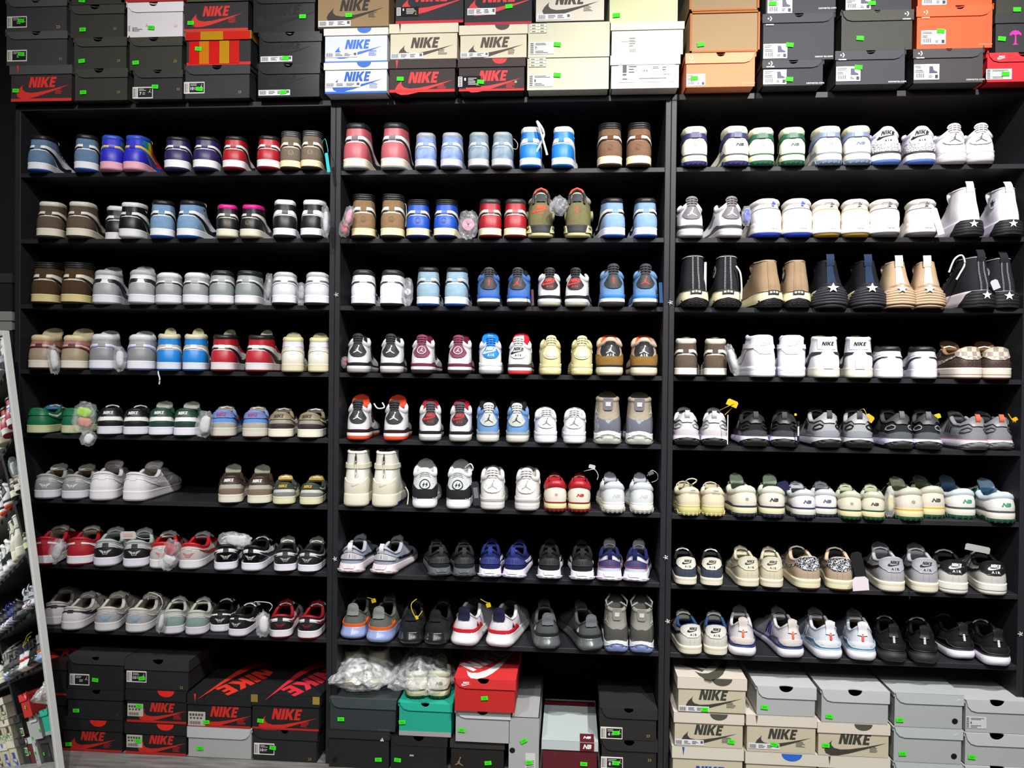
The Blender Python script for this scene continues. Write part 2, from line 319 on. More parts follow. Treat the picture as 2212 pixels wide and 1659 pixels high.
    def logo(s, name, mat, polys, s0, t0, size, off=.0022, rot=0., fn=None, parent=None, squash=1.):
        # polys are in units of `size` metres; mapped on to the surface about (s0, t0)
        fn = fn or s.up; p0 = fn([s0], [t0])[0]; ls = np.linalg.norm(fn([s0+.01], [t0])[0]-p0)/.01; lt = np.linalg.norm(fn([s0], [t0+.02])[0]-p0)/.02
        V = []; Fs = []; cr, sr = math.cos(rot), math.sin(rot)
        if isinstance(polys, tuple): src = [polys]
        else: src = [cdt(pl) for pl in polys]
        for i_, (A, Fa) in enumerate(src):
            A = np.asarray(A)
            if not len(A): continue
            X = (A[:, 0]*cr-A[:, 1]*sr)*size*squash/ls+s0; T = (A[:, 0]*sr+A[:, 1]*cr)*size/lt+t0
            P = fn(X, T, off+i_*1.5e-5); b = len(V); V += list(P)
            Fs += [tuple(i+b for i in (f if len(f) > 3 or np.cross(A[f[1]]-A[f[0]], A[f[2]]-A[f[0]]) > 0 else f[::-1])) for f in Fa]
        return s.emit(name, V, Fs, mat, parent, smooth=False)
    def rings(s, name, mat, t0, amax, fn=None, puff=.004, th=.008, n=41):
        S = np.linspace(-amax, amax, n); T = [t0, t0+(1-t0)*.25, t0+(1-t0)*.6, t0+(1-t0)*.9, 1.02, 1.0, .93, .75]
        O = [.0005, puff*.8, puff, puff*.6, -th*.3, -th*.85, -th, -th*.9]
        P = np.array([s.up(S, np.full(n, t), o) for t, o in zip(T, O)]); m = MB(); m.grid(P)
        return s.emit(name, m.v, m.f, mat)
    # the shared body of every model
    def body(s, base, mid, out, lining, collar, tongue, cuff=.82, amax=.44, puff=.0035, dt=.03, split=.2, insole=None, laces=None, kind='leather', tw=1., lean=0., layers=None, smat='rubber', ridges=0):
        L = layers or [('outsole', out, 0, split), ('midsole', mid, split, 1)]
        for i, (nm, c, v0, v1, *o) in enumerate(L):
            ex = o[0] if o else 0.; rows = np.linspace(v0, v1, max(3, int((v1-v0)*10)))
            offs = [ex]*len(rows)
            if ex: offs[0] = offs[-1] = ex*.3
            s.strip(nm, asmat(c, smat), s.sole, v0, v1, rows, off=offs, capbot=(i == 0), rim=.012 if i == len(L)-1 else 0.)
        s.strip('upper', asmat(base, kind), s.up, -.03, 1, 12, n=69)
        T = np.linspace(1, .12, 7); s.strip('lining', asmat(lining, 'mesh'), s.up, 1, .12, T, s0=-.8, s1=.8, n=41, off=[-.003]+[-.0065]*6)
        S = np.linspace(-.86, .86, 31); P = s.up(S, np.full(31, .13), -.006); m = MB()
        m.mesh(P, [(30-i, 29-i, i+1, i) for i in range(15)]); s.emit('insole', m.v, m.f, asmat(insole or lining, 'mesh'))
        if cuff:
            if ridges:
                for r in range(ridges):
                    a0 = cuff+(1.04-cuff)*r/ridges; a1 = cuff+(1.04-cuff)*(r+1)/ridges; n = 41; S = np.linspace(-amax, amax, n)
                    R = [(a0, -.001), (a0+(a1-a0)*.3, .004), (a0+(a1-a0)*.7, .004), (a1, -.001), (a1, -.007)]
                    P = np.array([s.up(S, np.full(n, t), o) for t, o in R]); m = MB(); m.grid(P); s.emit('collar_ridge', m.v, m.f, asmat(collar))
            else: s.rings('collar', asmat(collar), cuff, amax, puff=puff)
        # tongue
        if tongue:
            zt = s.H+dt*(.8 if s.lowcut else 1); n = 13; rows = []; NR = 17; ye = .074 if s.lowcut else .098
            for i in range(NR):
                q = i/(NR-1); y = .2-(ye+lean)*math.sin(min(1, q/.62)*PI/2)+.03*max(0, (q-.55)/.45)**1.3; z = .058+(zt-.058)*q; w = .015+((.026 if s.lowcut else .029)*tw-.015)*min(1, q*1.5)
                if q > .7: w *= math.sqrt(max(.05, 1-((q-.7)/.3)**2.6*.95))
                rows.append([(w*j, y+.012*(1-abs(j)**2)*(.5+.5*q)-.004, z) for j in np.linspace(-1, 1, n)])
            P = np.array(rows); P[:, :, 0] = s.bend(P[:, :, 0], P[:, :, 1]); Q = P.copy(); Q[:, :, 1] -= .0045; m = MB(); m.grid(P, flip=True)
            b = len(m.v); m.grid(Q)
            ed = [i*n for i in range(NR)]+[(NR-1)*n+j for j in range(1, n)]+[i*n+n-1 for i in range(NR-2, -1, -1)]
            m.f += [(ed[i], ed[i+1], ed[i+1]+b, ed[i]+b) for i in range(len(ed)-1)]
            s.tongue = s.emit('tongue', m.v, m.f, asmat(tongue, 'mesh'))
        if laces:
            m = MB()
            for a in (.5, .56, .62, .68, .74):
                p, q = s.up([a, -a], [.93, .93], .001); c = (p+q)/2+np.array([0, .0, .012 if a < .6 else .008]); c[1] += .004
                m.tube([p, p*.6+c*.4+np.array([0,0,.004]), c, q*.6+c*.4+np.array([0,0,.004]), q], .0028, 6)
            s.emit('laces', m.v, m.f, asmat(laces, 'canvas'))
def sym(pts): return pts+[(-x, t) for x, t in pts[::-1]]
SW_ = [(.07,.0),(.14,.03),(.22,-.02),(.3,-.12),(.4,-.24),(.48,-.29),(.56,-.24),(.66,-.1),(.62,-.3),(.54,-.42),(.45,-.44),(.37,-.38),(.28,-.24),(.2,-.1),(.13,-.05),(.07,-.06)]
def G(p, k, d): return p.get(k, d)
def loop_tab(s, mat, t0, z1, w, out=.004, y=None, name='pull_tab', th=.003, lean=0.):
    # a strip standing up at the heel centre from t0 to height z1
    p = s.up([0], [t0])[0]; y0 = p[1]-.003; m = MB(); n = 7; rows = []
    for i in range(n):
        q = i/(n-1); z = p[2]+(z1-p[2])*q; rows.append((y0+(s.top[0][0]-.002-y0)*min(1, q*1.0)-out*math.sin(q*PI)-lean*q*q, z))
    F_ = [[(x, yy, z) for x in (-w/2, w/2)] for yy, z in rows]; B_ = [[(x, yy+th, z) for x in (w/2, -w/2)] for yy, z in rows]
    P = np.array([[f[0], f[1], b[0], b[1]] for f, b in zip(F_, B_)]); m.grid(P, closed=True); m.f.append(tuple(len(m.v)-4+i for i in range(4)))
    return s.emit(name, m.v, m.f, asmat(mat, 'canvas'), smooth=False)
def seam_lines(s, mat, pts, w=.0014, off=.0016, both=False, name='piping', fn=None, parent=None):
    fn = fn or s.up; m = MB()
    for sg in ((1, -1) if both else (1,)):
        S = np.interp(np.linspace(0, len(pts)-1, 5*len(pts)), range(len(pts)), [p[0] for p in pts])*sg; T = np.interp(np.linspace(0, len(pts)-1, 5*len(pts)), range(len(pts)), [p[1] for p in pts])
        m.tube(fn(S, T, off-w*.4), w, 6)
    return s.emit(name, m.v, m.f, asmat(mat), parent)
def model_J1(s, p, h='H'):
    A, B = G(p, 'A', 'ffffff'), G(p, 'B', p.get('A', 'ffffff')); kd = G(p, 'kd', 'leather'); base = G(p, 'base', 'e8e8e6')
    s.body(base, G(p, 'M', 'eeeeee'), G(p, 'O', 'eeeeee'), G(p, 'L', '2a2a2c'), G(p, 'C', '1a1a1c'), G(p, 'T', base), cuff=.84 if h == 'H' else (.8 if h == 'M' else .86), ridges=G(p, 'rid', 0), laces=G(p, 'lc', 'd8d8d8'), dt=G(p, 'dt', .012), split=.22, insole=G(p, 'ins', None), kind=G(p, 'bk', 'leather'), lean=G(p, 'lean', 0), tw=G(p, 'tw', 1.))
    Am, Bm = asmat(A, kd), asmat(B, kd)
    k0 = dict(H=.47, M=.5, L=.6)[h]
    s.panel('heel_counter', Am, sym([(0,k0),(.1,k0-.01),(.17,k0-.07),(.24,k0-.2),(.3,k0-.33),(.35,0)])[:], .0012)
    sw = G(p, 'S', '15161c'); st = G(p, 'W', 'e8e8e6'); d = dict(H=0, M=.02, L=.1)[h]
    if h == 'L':
        s.panel('heel_band', asmat(st), [(-.3,.66),(-.16,.66),(0,.655),(.16,.66),(.3,.66),(.3,.745),(.16,.75),(0,.75),(-.16,.75),(-.3,.745)], .0016)
        s.panel('heel_tab', asmat(G(p, 'tab', A)), [(-.035,.6),(.035,.6),(.035,.8),(-.035,.8)], .0026)
        s.panel('ankle_panel', Bm, sym([(0,.8),(.2,.79),(.36,.74),(.44,.8),(.44,.98),(.0,.98)]), .0012)
        s.panel('curved_side_mark', asmat(sw), [(.12,.68),(.22,.66),(.32,.52),(.44,.34),(.52,.3),(.6,.38),(.68,.6),(.66,.3),(.56,.1),(.46,.08),(.36,.2),(.26,.45),(.16,.6)], .0026)
        s.panel('curved_side_mark', asmat(sw), [(-x, t) for x, t in [(.12,.68),(.22,.66),(.32,.52),(.44,.34),(.52,.3),(.6,.38),(.68,.6),(.66,.3),(.56,.1),(.46,.08),(.36,.2),(.26,.45),(.16,.6)]][::-1], .0026)
        if p.get('X'): s.logo('wings_logo', asmat(p['X'], 'print'), WINGS, G(p, 'lx', 0), .34, .018)
    else:
        s.panel('ankle_panel', Bm, sym([(0,.66),(.12,.665),(.24,.62),(.34,.56),(.42,.6),(.44,.86),(.3,.86),(0,.86)]), .0012)
        for g in (1, -1):
            q = lambda pts: ([(x*g, t+d) for x, t in pts] if g > 0 else [(x*g, t+d) for x, t in pts][::-1])
            s.panel('ankle_strap', asmat(st), q([(.035,.635),(.12,.63),(.2,.575),(.3,.465),(.4,.39),(.5,.37),(.5,.29),(.38,.3),(.28,.375),(.18,.48),(.1,.55),(.035,.555)]), .0022)
            s.panel('curved_side_mark', asmat(sw), q([(.045,.56),(.11,.555),(.18,.49),(.28,.375),(.38,.26),(.46,.2),(.54,.23),(.66,.42),(.62,.16),(.54,.05),(.45,.02),(.36,.1),(.27,.26),(.18,.4),(.11,.5),(.045,.515)]), .0026)
        if G(p, 'tabc', 1): s.panel('heel_tab', asmat(G(p, 'tab', A), kd), [(-.04,.53+d),(.04,.53+d),(.04,.66+d),(-.04,.66+d)], .003)
        if p.get('X'): s.logo('wings_logo', asmat(p['X'], 'print'), WINGS, .29*s.foot, .75, .0095)
        if p.get('K'): s.logo('heel_logo', asmat(p['K'], 'print'), FACE, G(p, 'kx', 0.), .28, .02)
    E = asmat(G(p, 'E', B), kd)
    for g in (1, -1):
        e = [(.45*g,.62),(.52*g,.6),(.62*g,.64),(.78*g,.72),(.8*g,.99),(.46*g,.97)]
        s.panel('eyestay', E, e if g > 0 else e[::-1], .0012)
    s.panel('toe_guard', asmat(G(p, 'G', p.get('B', B)), kd), [(.8,0),(.9,.0),(.995,0),(.995,.5),(.9,.46),(.84,.2)], .0012); s.panel('toe_guard', asmat(G(p, 'G', B), kd), [(-.8,0),(-.84,.2),(-.9,.46),(-.995,.5),(-.995,0),(-.9,0)], .0012)
def model_J1M(s, p): model_J1(s, p, 'M')
def model_J1L(s, p): model_J1(s, p, 'L')
def side_mark(s, mat, t=.62, h=1., x0=.12, off=.0028):
    for g in (1, -1):
        q = [(x, t+(y)*h) for x, y in [(x0,.02),(.22,.0),(.32,-.13),(.44,-.27),(.52,-.3),(.6,-.22),(.7,.0),(.67,-.28),(.57,-.46),(.47,-.48),(.37,-.36),(.26,-.16),(x0+.02,-.05)]]
        q = [(x*g, y) for x, y in q]; s.panel('curved_side_mark', asmat(mat), q if g > 0 else q[::-1], off)
def model_DUNK(s, p):
    s.body(G(p,'base','e8e8e6'), G(p,'M','eeeeee'), G(p,'O','222222'), G(p,'L','c8c4b8'), G(p,'C',p['D']), G(p,'T','d0d0cc'), cuff=.86, laces=G(p,'lc','e0e0dc'), dt=G(p,'dt',.016), split=.16, puff=.0035, kind=G(p,'kd','leather'), lean=G(p,'lean',.012))
    s.panel('heel_counter', asmat(p['A'], G(p,'kd','leather')), sym([(0,.36),(.14,.37),(.26,.3),(.36,.14),(.4,0)]), .0016)
    s.panel('ankle_panel', asmat(G(p,'D2',p['D']), G(p,'kd','leather')), sym([(0,.7),(.14,.7),(.26,.66),(.4,.72),(.43,.97),(0,.97)]), .0012)
    side_mark(s, p['S'], .74, 1., .09, .003)
    s.panel('heel_tab', asmat(p['D'], G(p,'kd','leather')), sym([(0,.6),(.09,.62),(.15,.7),(.15,.86),(.1,.93),(0,.94)]), .0036)
    s.logo('brand_print', asmat(p['X'],'print'), NIKE, -.02, .78, .0105, .0044)
    for g in (1, -1):
        e = [(.45*g,.55),(.6*g,.55),(.78*g,.66),(.8*g,.99),(.46*g,.97)]; s.panel('eyestay', asmat(G(p,'E',p['A']), G(p,'kd','leather')), e if g > 0 else e[::-1], .0014)
    s.panel('toe_guard', asmat(G(p,'E',p['A'])), [(.78,0),(.995,0),(.995,.42),(.86,.4)], .0012); s.panel('toe_guard', asmat(G(p,'E',p['A'])), [(-.78,0),(-.86,.4),(-.995,.42),(-.995,0)], .0012)
def model_AF1(s, p):
    s.body(G(p,'base',p['A']), G(p,'M','e6e2d6'), G(p,'O','e6e2d6'), G(p,'L','b8b8b4'), G(p,'C',p.get('C',p['A'])), G(p,'T',p['A']), cuff=.88, laces=G(p,'lc','e8e4d8'), dt=G(p,'dt',.01), puff=.003, lean=G(p,'lean',0),
        layers=[('outsole', G(p,'O','e6e2d6'), 0, .16), ('midsole', G(p,'M','e6e2d6'), .16, .6), ('midsole', G(p,'M','e6e2d6'), .6, .95, .0012)] if not p.get('line') else [('outsole', G(p,'O','e6e2d6'), 0, .16), ('midsole', G(p,'M','e6e2d6'), .16, .36), ('midsole_line', p['line'], .36, .42), ('midsole', G(p,'M','e6e2d6'), .42, 1, .0006)], smat='rubber')
    s.panel('heel_counter', asmat(G(p,'A2',p['A']), G(p,'kd','leather')), sym([(0,.55),(.16,.55),(.28,.42),(.38,.15),(.42,0)]), .0012)
    seam_lines(s, G(p,'A2',p['A']), [(.028,.0),(.028,.45)], .0009, .0018, both=True, name='heel_seam')
    side_mark(s, p['S'], .72, 1.15, .14, .0026)
    tab = s.panel('heel_tab', asmat(p['X2']) if isinstance(p['X2'], str) else p['X2'], sym([(0,.4),(.06,.42),(.11,.55),(.16,.7),(.17,.9),(.13,.98),(0,1.0)]), .0036, ds=.018)
    if p.get('X'):
        s.logo('brand_print', asmat(p['X'],'print'), NIKESW, .01, .76, .0095, .0044); s.logo('brand_print', asmat(p['X'],'print'), text_mesh('A I R', .02), .01, .54, .0075, .0044)
    for g in (1, -1):
        e = [(.45*g,.55),(.6*g,.55),(.78*g,.62),(.8*g,.99),(.46*g,.97)]; s.panel('eyestay', asmat(G(p,'E',p['A'])), e if g > 0 else e[::-1], .0014)
    if p.get('air'): s.logo('brand_print', asmat(p['air'],'print'), text_mesh('AIR', .02, .3), -.42, .45, .009, .003, fn=s.sole)
    if p.get('mono'):
        s.logo('monogram_print', asmat(p['mono'],'print'), [[(x+cx, y+cy) for x, y in circ(0,0,.16,5)] for cx in np.arange(-4, 5, 1.1) for cy in (-.6, .5)], 0, .25, .011, .0022)
def model_AF1M(s, p):
    model_AF1(s, dict(p, X2=p['A'], S=p['A']))
    s.panel('ankle_strap', asmat('e4e4ea'), [(-.5,.52),(-.3,.62),(-.12,.6),(-.12,.72),(-.3,.76),(-.5,.68)], .005); s.panel('ankle_strap', asmat('e4e4ea'), [(.5,.52),(.5,.68),(.3,.76),(.12,.72),(.12,.6),(.3,.62)], .005)
    s.logo('tick_print', asmat('c8c8d0','print'), NIKESW, .02, .76, .009, .0052)
def ribs(s, mat, s0, w, rows, t0, t1, parent, off=.0065):
    V = MB()
    for r in range(rows):
        for c in range(len(w)):
            x = w[c]; t = t0+(t1-t0)*(r+.5)/rows; dx = .016; dtt = (t1-t0)/rows*.32
            P = np.array([s.up(np.linspace(x-dx, x+dx, 4), np.full(4, tt), o) for tt, o in ((t-dtt, off-.003), (t-dtt*.6, off), (t+dtt*.6, off), (t+dtt, off-.003))]); V.grid(P)
    s.emit('rib', V.v, V.f, mat, parent)
def model_J4(s, p):
    Mi, N = G(p,'M','e8e6e2'), G(p,'N','1c1c20')
    s.body(p['A'], Mi, G(p,'O',Mi), G(p,'L','2a2a2c'), G(p,'C',p['A']), G(p,'T','1c1c20'), cuff=.8, amax=.42, puff=.005, laces=G(p,'lc','d8d8d8'), dt=G(p,'dt',.02), kind=G(p,'kd','leather'), lean=G(p,'lean',.015), tw=1.05,
        layers=[('outsole', G(p,'O',Mi), 0, .42, .0), ('midsole', Mi, .42, .74, .001), ('midsole_wing', N, .74, 1.0, .0002)])
    s.panel('heel_support', asmat(N,'rubber'), sym([(0,.07),(.14,.07),(.22,.15),(.34,.13),(.5,.04),(.6,0)]), .003)
    for g in (1, -1):
        q = [(.3*g,.62),(.36*g,.5),(.46*g,.3),(.56*g,.34),(.5*g,.62),(.42*g,.82)]; s.panel('side_wing', asmat(G(p,'W',N),'rubber'), q if g > 0 else q[::-1], .003)
        q = [(.47*g,.6),(.6*g,.62),(.78*g,.72),(.8*g,.99),(.46*g,.97)]; s.panel('eyestay', asmat(G(p,'W',N),'rubber'), q if g > 0 else q[::-1], .0025)
    D = asmat(p['D'], 'rubber')
    s.panel('heel_shield', D, sym([(0,.28),(.05,.3),(.085,.38),(.118,.56),(.085,.72),(.055,.82),(0,.82)]), .0036, ds=.018)
    tb = s.panel('heel_tab', asmat(G(p,'D2',p['D']),'rubber'), sym([(0,.8),(.05,.8),(.058,.92),(.08,1.1),(.07,1.15),(0,1.16)]), .0055, ds=.018, th=.006)
    ribs(s, asmat(G(p,'D2',p['D']),'rubber'), 0, (-.045,0,.045), 3, .86, 1.12, tb, .0085)
    X = asmat(p['X'],'print')
    if G(p,'lg','J') == 'J': s.logo('jump_logo', X, JUMP, 0, .56, .026, .0044)
    elif p['lg'] == 'N': s.logo('brand_print', X, NIKESW, 0, .6, .0125, .0044)
    elif p['lg'] == 'NA': s.logo('brand_print', X, NIKESW, 0, .62, .0125, .0044); s.logo('brand_print', X, text_mesh('A I R', .02), 0, .41, .008, .0044)
    elif p['lg'] == 'C': s.logo('stitched_logo', X, CACT, 0, .57, .022, .0044)
    elif p['lg'] == 'P': s.logo('round_patch', asmat('1a1a1c','print'), RING, 0, .57, .034, .0042); s.logo('round_print', asmat('e8e8e8','print'), ringp(.4,.46)+[[(x*.42, y*.42) for x, y in q] for q in JUMP], 0, .57, .032, .005)
    elif p['lg'] == 'F': s.panel('clear_patch', asmat('b8bcb0','gloss'), sym([(0,.36),(.06,.38),(.09,.5),(.04,.58),(0,.56)]), .0048)
    if p.get('tl'): tongue_label(s, p['tl'])
def tongue_label(s, c, w=.026, h=.012, ink='555555'):
    y = .088-.0-.02; zt = s.H+.0
    P = [v.co/s.k for v in s.tongue.data.vertices]; n = len(P)//2; q = P[n+15*13+6]; r = P[n+12*13+6]
    m = MB(); a = q*.82+r*.18; b = q*.2+r*.8; 
    V = [(a.x-w/2, a.y-.0015, a.z), (a.x+w/2, a.y-.0015, a.z), (b.x+w/2, b.y-.0015, b.z), (b.x-w/2, b.y-.0015, b.z)]
    m.mesh(V+[(x, y+.001, z) for x, y, z in V], [(3,2,1,0),(0,1,5,4),(1,2,6,5),(2,3,7,6),(3,0,4,7)]); s.emit('tongue_label', m.v, m.f, asmat(c,'print'), s.tongue, False)
def model_J3(s, p):
    s.body(p['A'], G(p,'M','eeeeee'), G(p,'O','eeeeee'), G(p,'L','c8c8c8'), G(p,'C',p['A']), G(p,'T','d8d8d8'), cuff=.82, amax=.42, puff=.0055, laces=G(p,'lc','e8e8e8'), dt=G(p,'dt',.02), lean=.012,
        layers=[('outsole', G(p,'O','eeeeee'), 0, .25), ('midsole', G(p,'M','eeeeee'), .25, .72, .0008), ('midsole_band', G(p,'N','1c1c20'), .72, 1.0, .0006)])
    E = p['E'] if not isinstance(p['E'], str) else asmat(p['E'], 'suede')
    s.panel('heel_counter', E, sym([(0,.3),(.09,.34),(.14,.46),(.19,.54),(.26,.5),(.34,.3),(.42,0)]), .003)
    s.panel('heel_shield', asmat(p['D'],'rubber'), sym([(0,.24),(.06,.27),(.1,.4),(.13,.6),(.125,.84),(.08,.95),(0,.97)]), .002, ds=.018)
    if p.get('rib'):
        for i in range(4): seam_lines(s, p['rib'], [(-.075+.008*i,.74+.055*i),(0,.76+.055*i),(.075-.008*i,.74+.055*i)], .0014, .0036, name='rib')
    X = asmat(p['X'],'print')
    if p['lg'] == 'NA': s.logo('brand_print', X, NIKESW, 0, .7, .0125, .0036); s.logo('brand_print', X, text_mesh('A I R', .02), 0, .42, .007, .0036)
    elif p['lg'] == 'J': s.logo('jump_logo', X, JUMP, 0, .56, .024, .0036); s.logo('brand_print', X, text_mesh('A I R', .02), 0, .36, .008, .0036)
    elif p['lg'] == 'B': s.logo('bolt_logo', X, BOLTS, 0, .48, .034, .0036)
def model_J6(s, p):
    s.body(p['A'], 'd8d2a0', 'd8d2a0', '8a8a60', '9a9b86', 'b0a890', cuff=.86, puff=.005, laces='8a8a60', dt=.02, kind='suede', lean=.01,
        layers=[('outsole', 'd4cf98', 0, .3), ('midsole', '2a2a2e', .3, 1.0, .0012)])
    for g in (1, -1):
        q = [(.1*g,.3),(.13*g,.98),(.4*g,.98),(.4*g,.5),(.3*g,.3),(.2*g,.42)]; s.panel('midsole_wing', asmat('d8d2a0','rubber'), q if g > 0 else q[::-1], .004, fn=s.sole, dt=.3)
        q = [(.45*g,.6),(.6*g,.62),(.78*g,.72),(.8*g,.99),(.46*g,.97)]; s.panel('eyestay', asmat(p['A'],'suede'), q if g > 0 else q[::-1], .0025)
        q = [(.34*g,.5),(.38*g,.62),(.46*g,.6),(.45*g,.36),(.38*g,.34)]; s.panel('side_pocket', asmat('8a8d62','suede'), q if g > 0 else q[::-1], .008)
    s.panel('heel_panel', asmat(p['A'],'suede'), sym([(0,.02),(.12,.04),(.13,.3),(.1,.66),(0,.7)]), .0024)
    # the tall hoop at the back of the collar
    top = s.up([0], [.8])[0]; hw = .024; m = MB(); m2 = MB()
    m.tube([(-hw, top[1]+.004, top[2]-.012), (-hw*1.0, top[1]-.003, top[2]+.008), (-hw*.75, top[1]-.002, top[2]+.022), (0, top[1]-.001, top[2]+.029), (hw*.75, top[1]-.002, top[2]+.022), (hw, top[1]-.003, top[2]+.008), (hw, top[1]+.004, top[2]-.012)], .005, 8)
    s.emit('pull_hoop', m.v, m.f, asmat('2a2c30','rubber'))
    m2.tube([(-hw*.95, top[1]-.002, top[2]+.014), (-hw*.6, top[1]-.0055, top[2]+.026), (0, top[1]-.0055, top[2]+.032), (hw*.6, top[1]-.0055, top[2]+.026), (hw*.95, top[1]-.002, top[2]+.014)], .0035, 8); s.emit('hoop_lining', m2.v, m2.f, asmat('d84a30','rubber'))
    s.panel('hoop_base', asmat('2a2c30','rubber'), sym([(0,.72),(.055,.74),(.06,.95),(0,.95)]), .005)
    if s.foot < 0:
        s.logo('brand_print', asmat('d8442c','print'), NIKESW, 0, .52, .0125, .0034); s.logo('brand_print', asmat('d8442c','print'), text_mesh('A I R', .02), 0, .36, .006, .0034)
    else: s.logo('stitched_logo', asmat('d8442c','print'), CACT, 0, .48, .022, .0034)
def model_J11(s, p):
    s.body(p['A'], 'e8e8ec', G(p,'O','a8b0a8'), '8a8884', p['A'], p['A'], cuff=.9, puff=.003, laces=None, dt=.02, kind='mesh', tw=1.1, lean=.01,
        layers=[('outsole', 'd8d8dc', 0, .3), ('midsole', 'e8e8ec', .3, 1.0, .001)])
    s.panel('heel_clip', asmat(p['O'],'gloss'), sym([(0,.92),(.05,.86),(.1,.66),(.16,.45),(.24,.3),(.3,.02)]), .0035, fn=s.sole, dt=.2)
    s.panel('sole_wave', asmat('e8e8ec','rubber'), sym([(0,.1),(.07,.08),(.14,.02),(.25,.0),(.4,.0),(.4,-.02),(0,-.02)]), .003)
    s.panel('patent_wrap', asmat(p['D'],'patent'), sym([(0,.42),(.05,.4),(.1,.44),(.16,.5),(.24,.48),(.34,.36),(.5,.3),(.7,.36),(.84,.5),(.99,.62),(.99,0)]), .0022)
    tb = s.panel('heel_tab', asmat(p['T2'],'leather'), sym([(0,.66),(.045,.67),(.055,.72),(.06,1.0),(0,1.01)]), .0034)
    s.panel('heel_label', asmat('c4c4c6','print'), [(-.03,.78),(.03,.78),(.03,.9),(-.03,.9)], .0048, parent=tb)
    s.logo('jump_logo', asmat('f0f0f0','print'), JUMP, .17*s.foot, .66, .02, .0024)
    if p.get('hoops'):
        m = MB(); H = s.H
        for g in (1, -1): m.tube([(g*.014,.055,H+.012),(g*.034,.03,H+.006),(g*.036,.05,H+.018),(g*.02,.085,H+.03)], .0035, 7)
        s.emit('lace_loops', m.v, m.f, asmat('8a8a86','canvas'))
def nbsole(p):
    M_, O_, N_ = G(p,'M','d8d4a8'), G(p,'O','2a2e44'), G(p,'N',p.get('O','2a2e44'))
    return [('outsole', O_, 0, .32), ('midsole', M_, .32, .82, .0010), ('midsole_stripe', N_, .82, 1.0, -.0002)]
def nbsides(s, p):
    for g in (1, -1):
        q = [(.17*g,.02),(.19*g,.42),(.24*g,.46),(.27*g,.3),(.34*g,.28),(.36*g,.02)]; s.panel('outsole_wing', asmat(G(p,'O','2a2e44'),'rubber'), q if g > 0 else q[::-1], .0034, fn=s.sole, dt=.25)
        q = [(.16*g,.02),(.2*g,.1),(.34*g,.16),(.44*g,.06),(.5*g,-.02),(.3*g,-.02)]; s.panel('midsole_lip', asmat(G(p,'N','2a2e44'),'rubber'), q if g > 0 else q[::-1], .0026)
    m = MB()
    for x in np.linspace(-.14, .14, 6):
        P = np.array([s.sole(np.array([x-.012, x+.012]), np.full(2, v), .0032) for v in (.0, .2)]); m.grid(P)
        P = np.array([s.sole(np.array([x-.012, x+.012]), np.full(2, v), o) for v, o in ((.2, .0032), (.24, .0))]); m.grid(P)
    s.emit('tread_lugs', m.v, m.f, asmat(G(p,'O','2a2e44'),'rubber'))
def nblogo(s, p, t, off=.003):
    kind = G(p,'lg','NB'); X = asmat(p['X'],'print')
    if kind == 'pair': kind = 'R' if s.foot < 0 else 'NB'
    if kind == 'R': s.logo('round_print', X, BALL, 0.0, t, .0125, off)
    elif kind == 'NB': s.logo('brand_print', X, text_mesh('NB', .06, .3), .02, t, .0115, off, squash=1.15); s.logo('brand_print', X, [[(-1.25+.25*i,-.35+.25*i),(-.7,-.35+.25*i),(-.65,-.24+.25*i),(-1.2+.25*i,-.24+.25*i)] for i in range(3)], .02, t, .0115, off)
    elif kind == 'new': s.logo('brand_print', X, text_mesh('new', .0), .03, t+.07, .0045, off+.004); s.logo('brand_print', X, text_mesh('balance', .0), .03, t-.04, .0058, off+.004)
def model_NB(s, p):
    s.body(p['A'], None, None, G(p,'L','b8b8b0'), G(p,'C',p['A']), G(p,'T','c0c0b8'), cuff=.66, amax=.4, puff=.0062, laces=G(p,'lc','d8d8d0'), dt=G(p,'dt',.02), layers=nbsole(p), lean=G(p,'lean',.01), tw=.85)
    nbsides(s, p)
    s.panel('heel_panel', asmat(G(p,'A2',p['A'])), sym([(0,.02),(.16,.02),(.22,.2),(.24,.5),(.15,.66),(0,.69)]), .0022)
    for g in (1, -1):
        q = [(.4*g,.5),(.5*g,.42),(.6*g,.5),(.66*g,.8),(.6*g,.98),(.44*g,.98)]; s.panel('eyestay', asmat(G(p,'E',p['O'])), q if g > 0 else q[::-1], .0018)
    nblogo(s, p, .36 if G(p,'lg','') != 'new' else .78)
def model_NB6(s, p):
    s.body(p['A'], None, None, G(p,'L','c8c0a8'), G(p,'C','dedac0'), G(p,'T','b8b090'), cuff=.74, amax=.4, puff=.007, laces='d8d8d0', dt=G(p,'dt',.008), layers=nbsole(p))
    nbsides(s, p)
    s.panel('heel_panel', asmat(p['A']), sym([(0,.02),(.16,.02),(.22,.2),(.2,.42),(.12,.5),(0,.52)]), .0026)
    tb = s.panel('ankle_strap', asmat(p['O']), sym([(0,.62),(.12,.6),(.24,.42),(.32,.28),(.4,.34),(.36,.5),(.25,.62),(.14,.75),(0,.77)]), .0052)
    s.panel('strap_loop', asmat(p['O']), [(-.045,.6),(.045,.6),(.045,.79),(-.045,.79)], .0075, parent=tb)
    nblogo(s, p, .33, .0036)
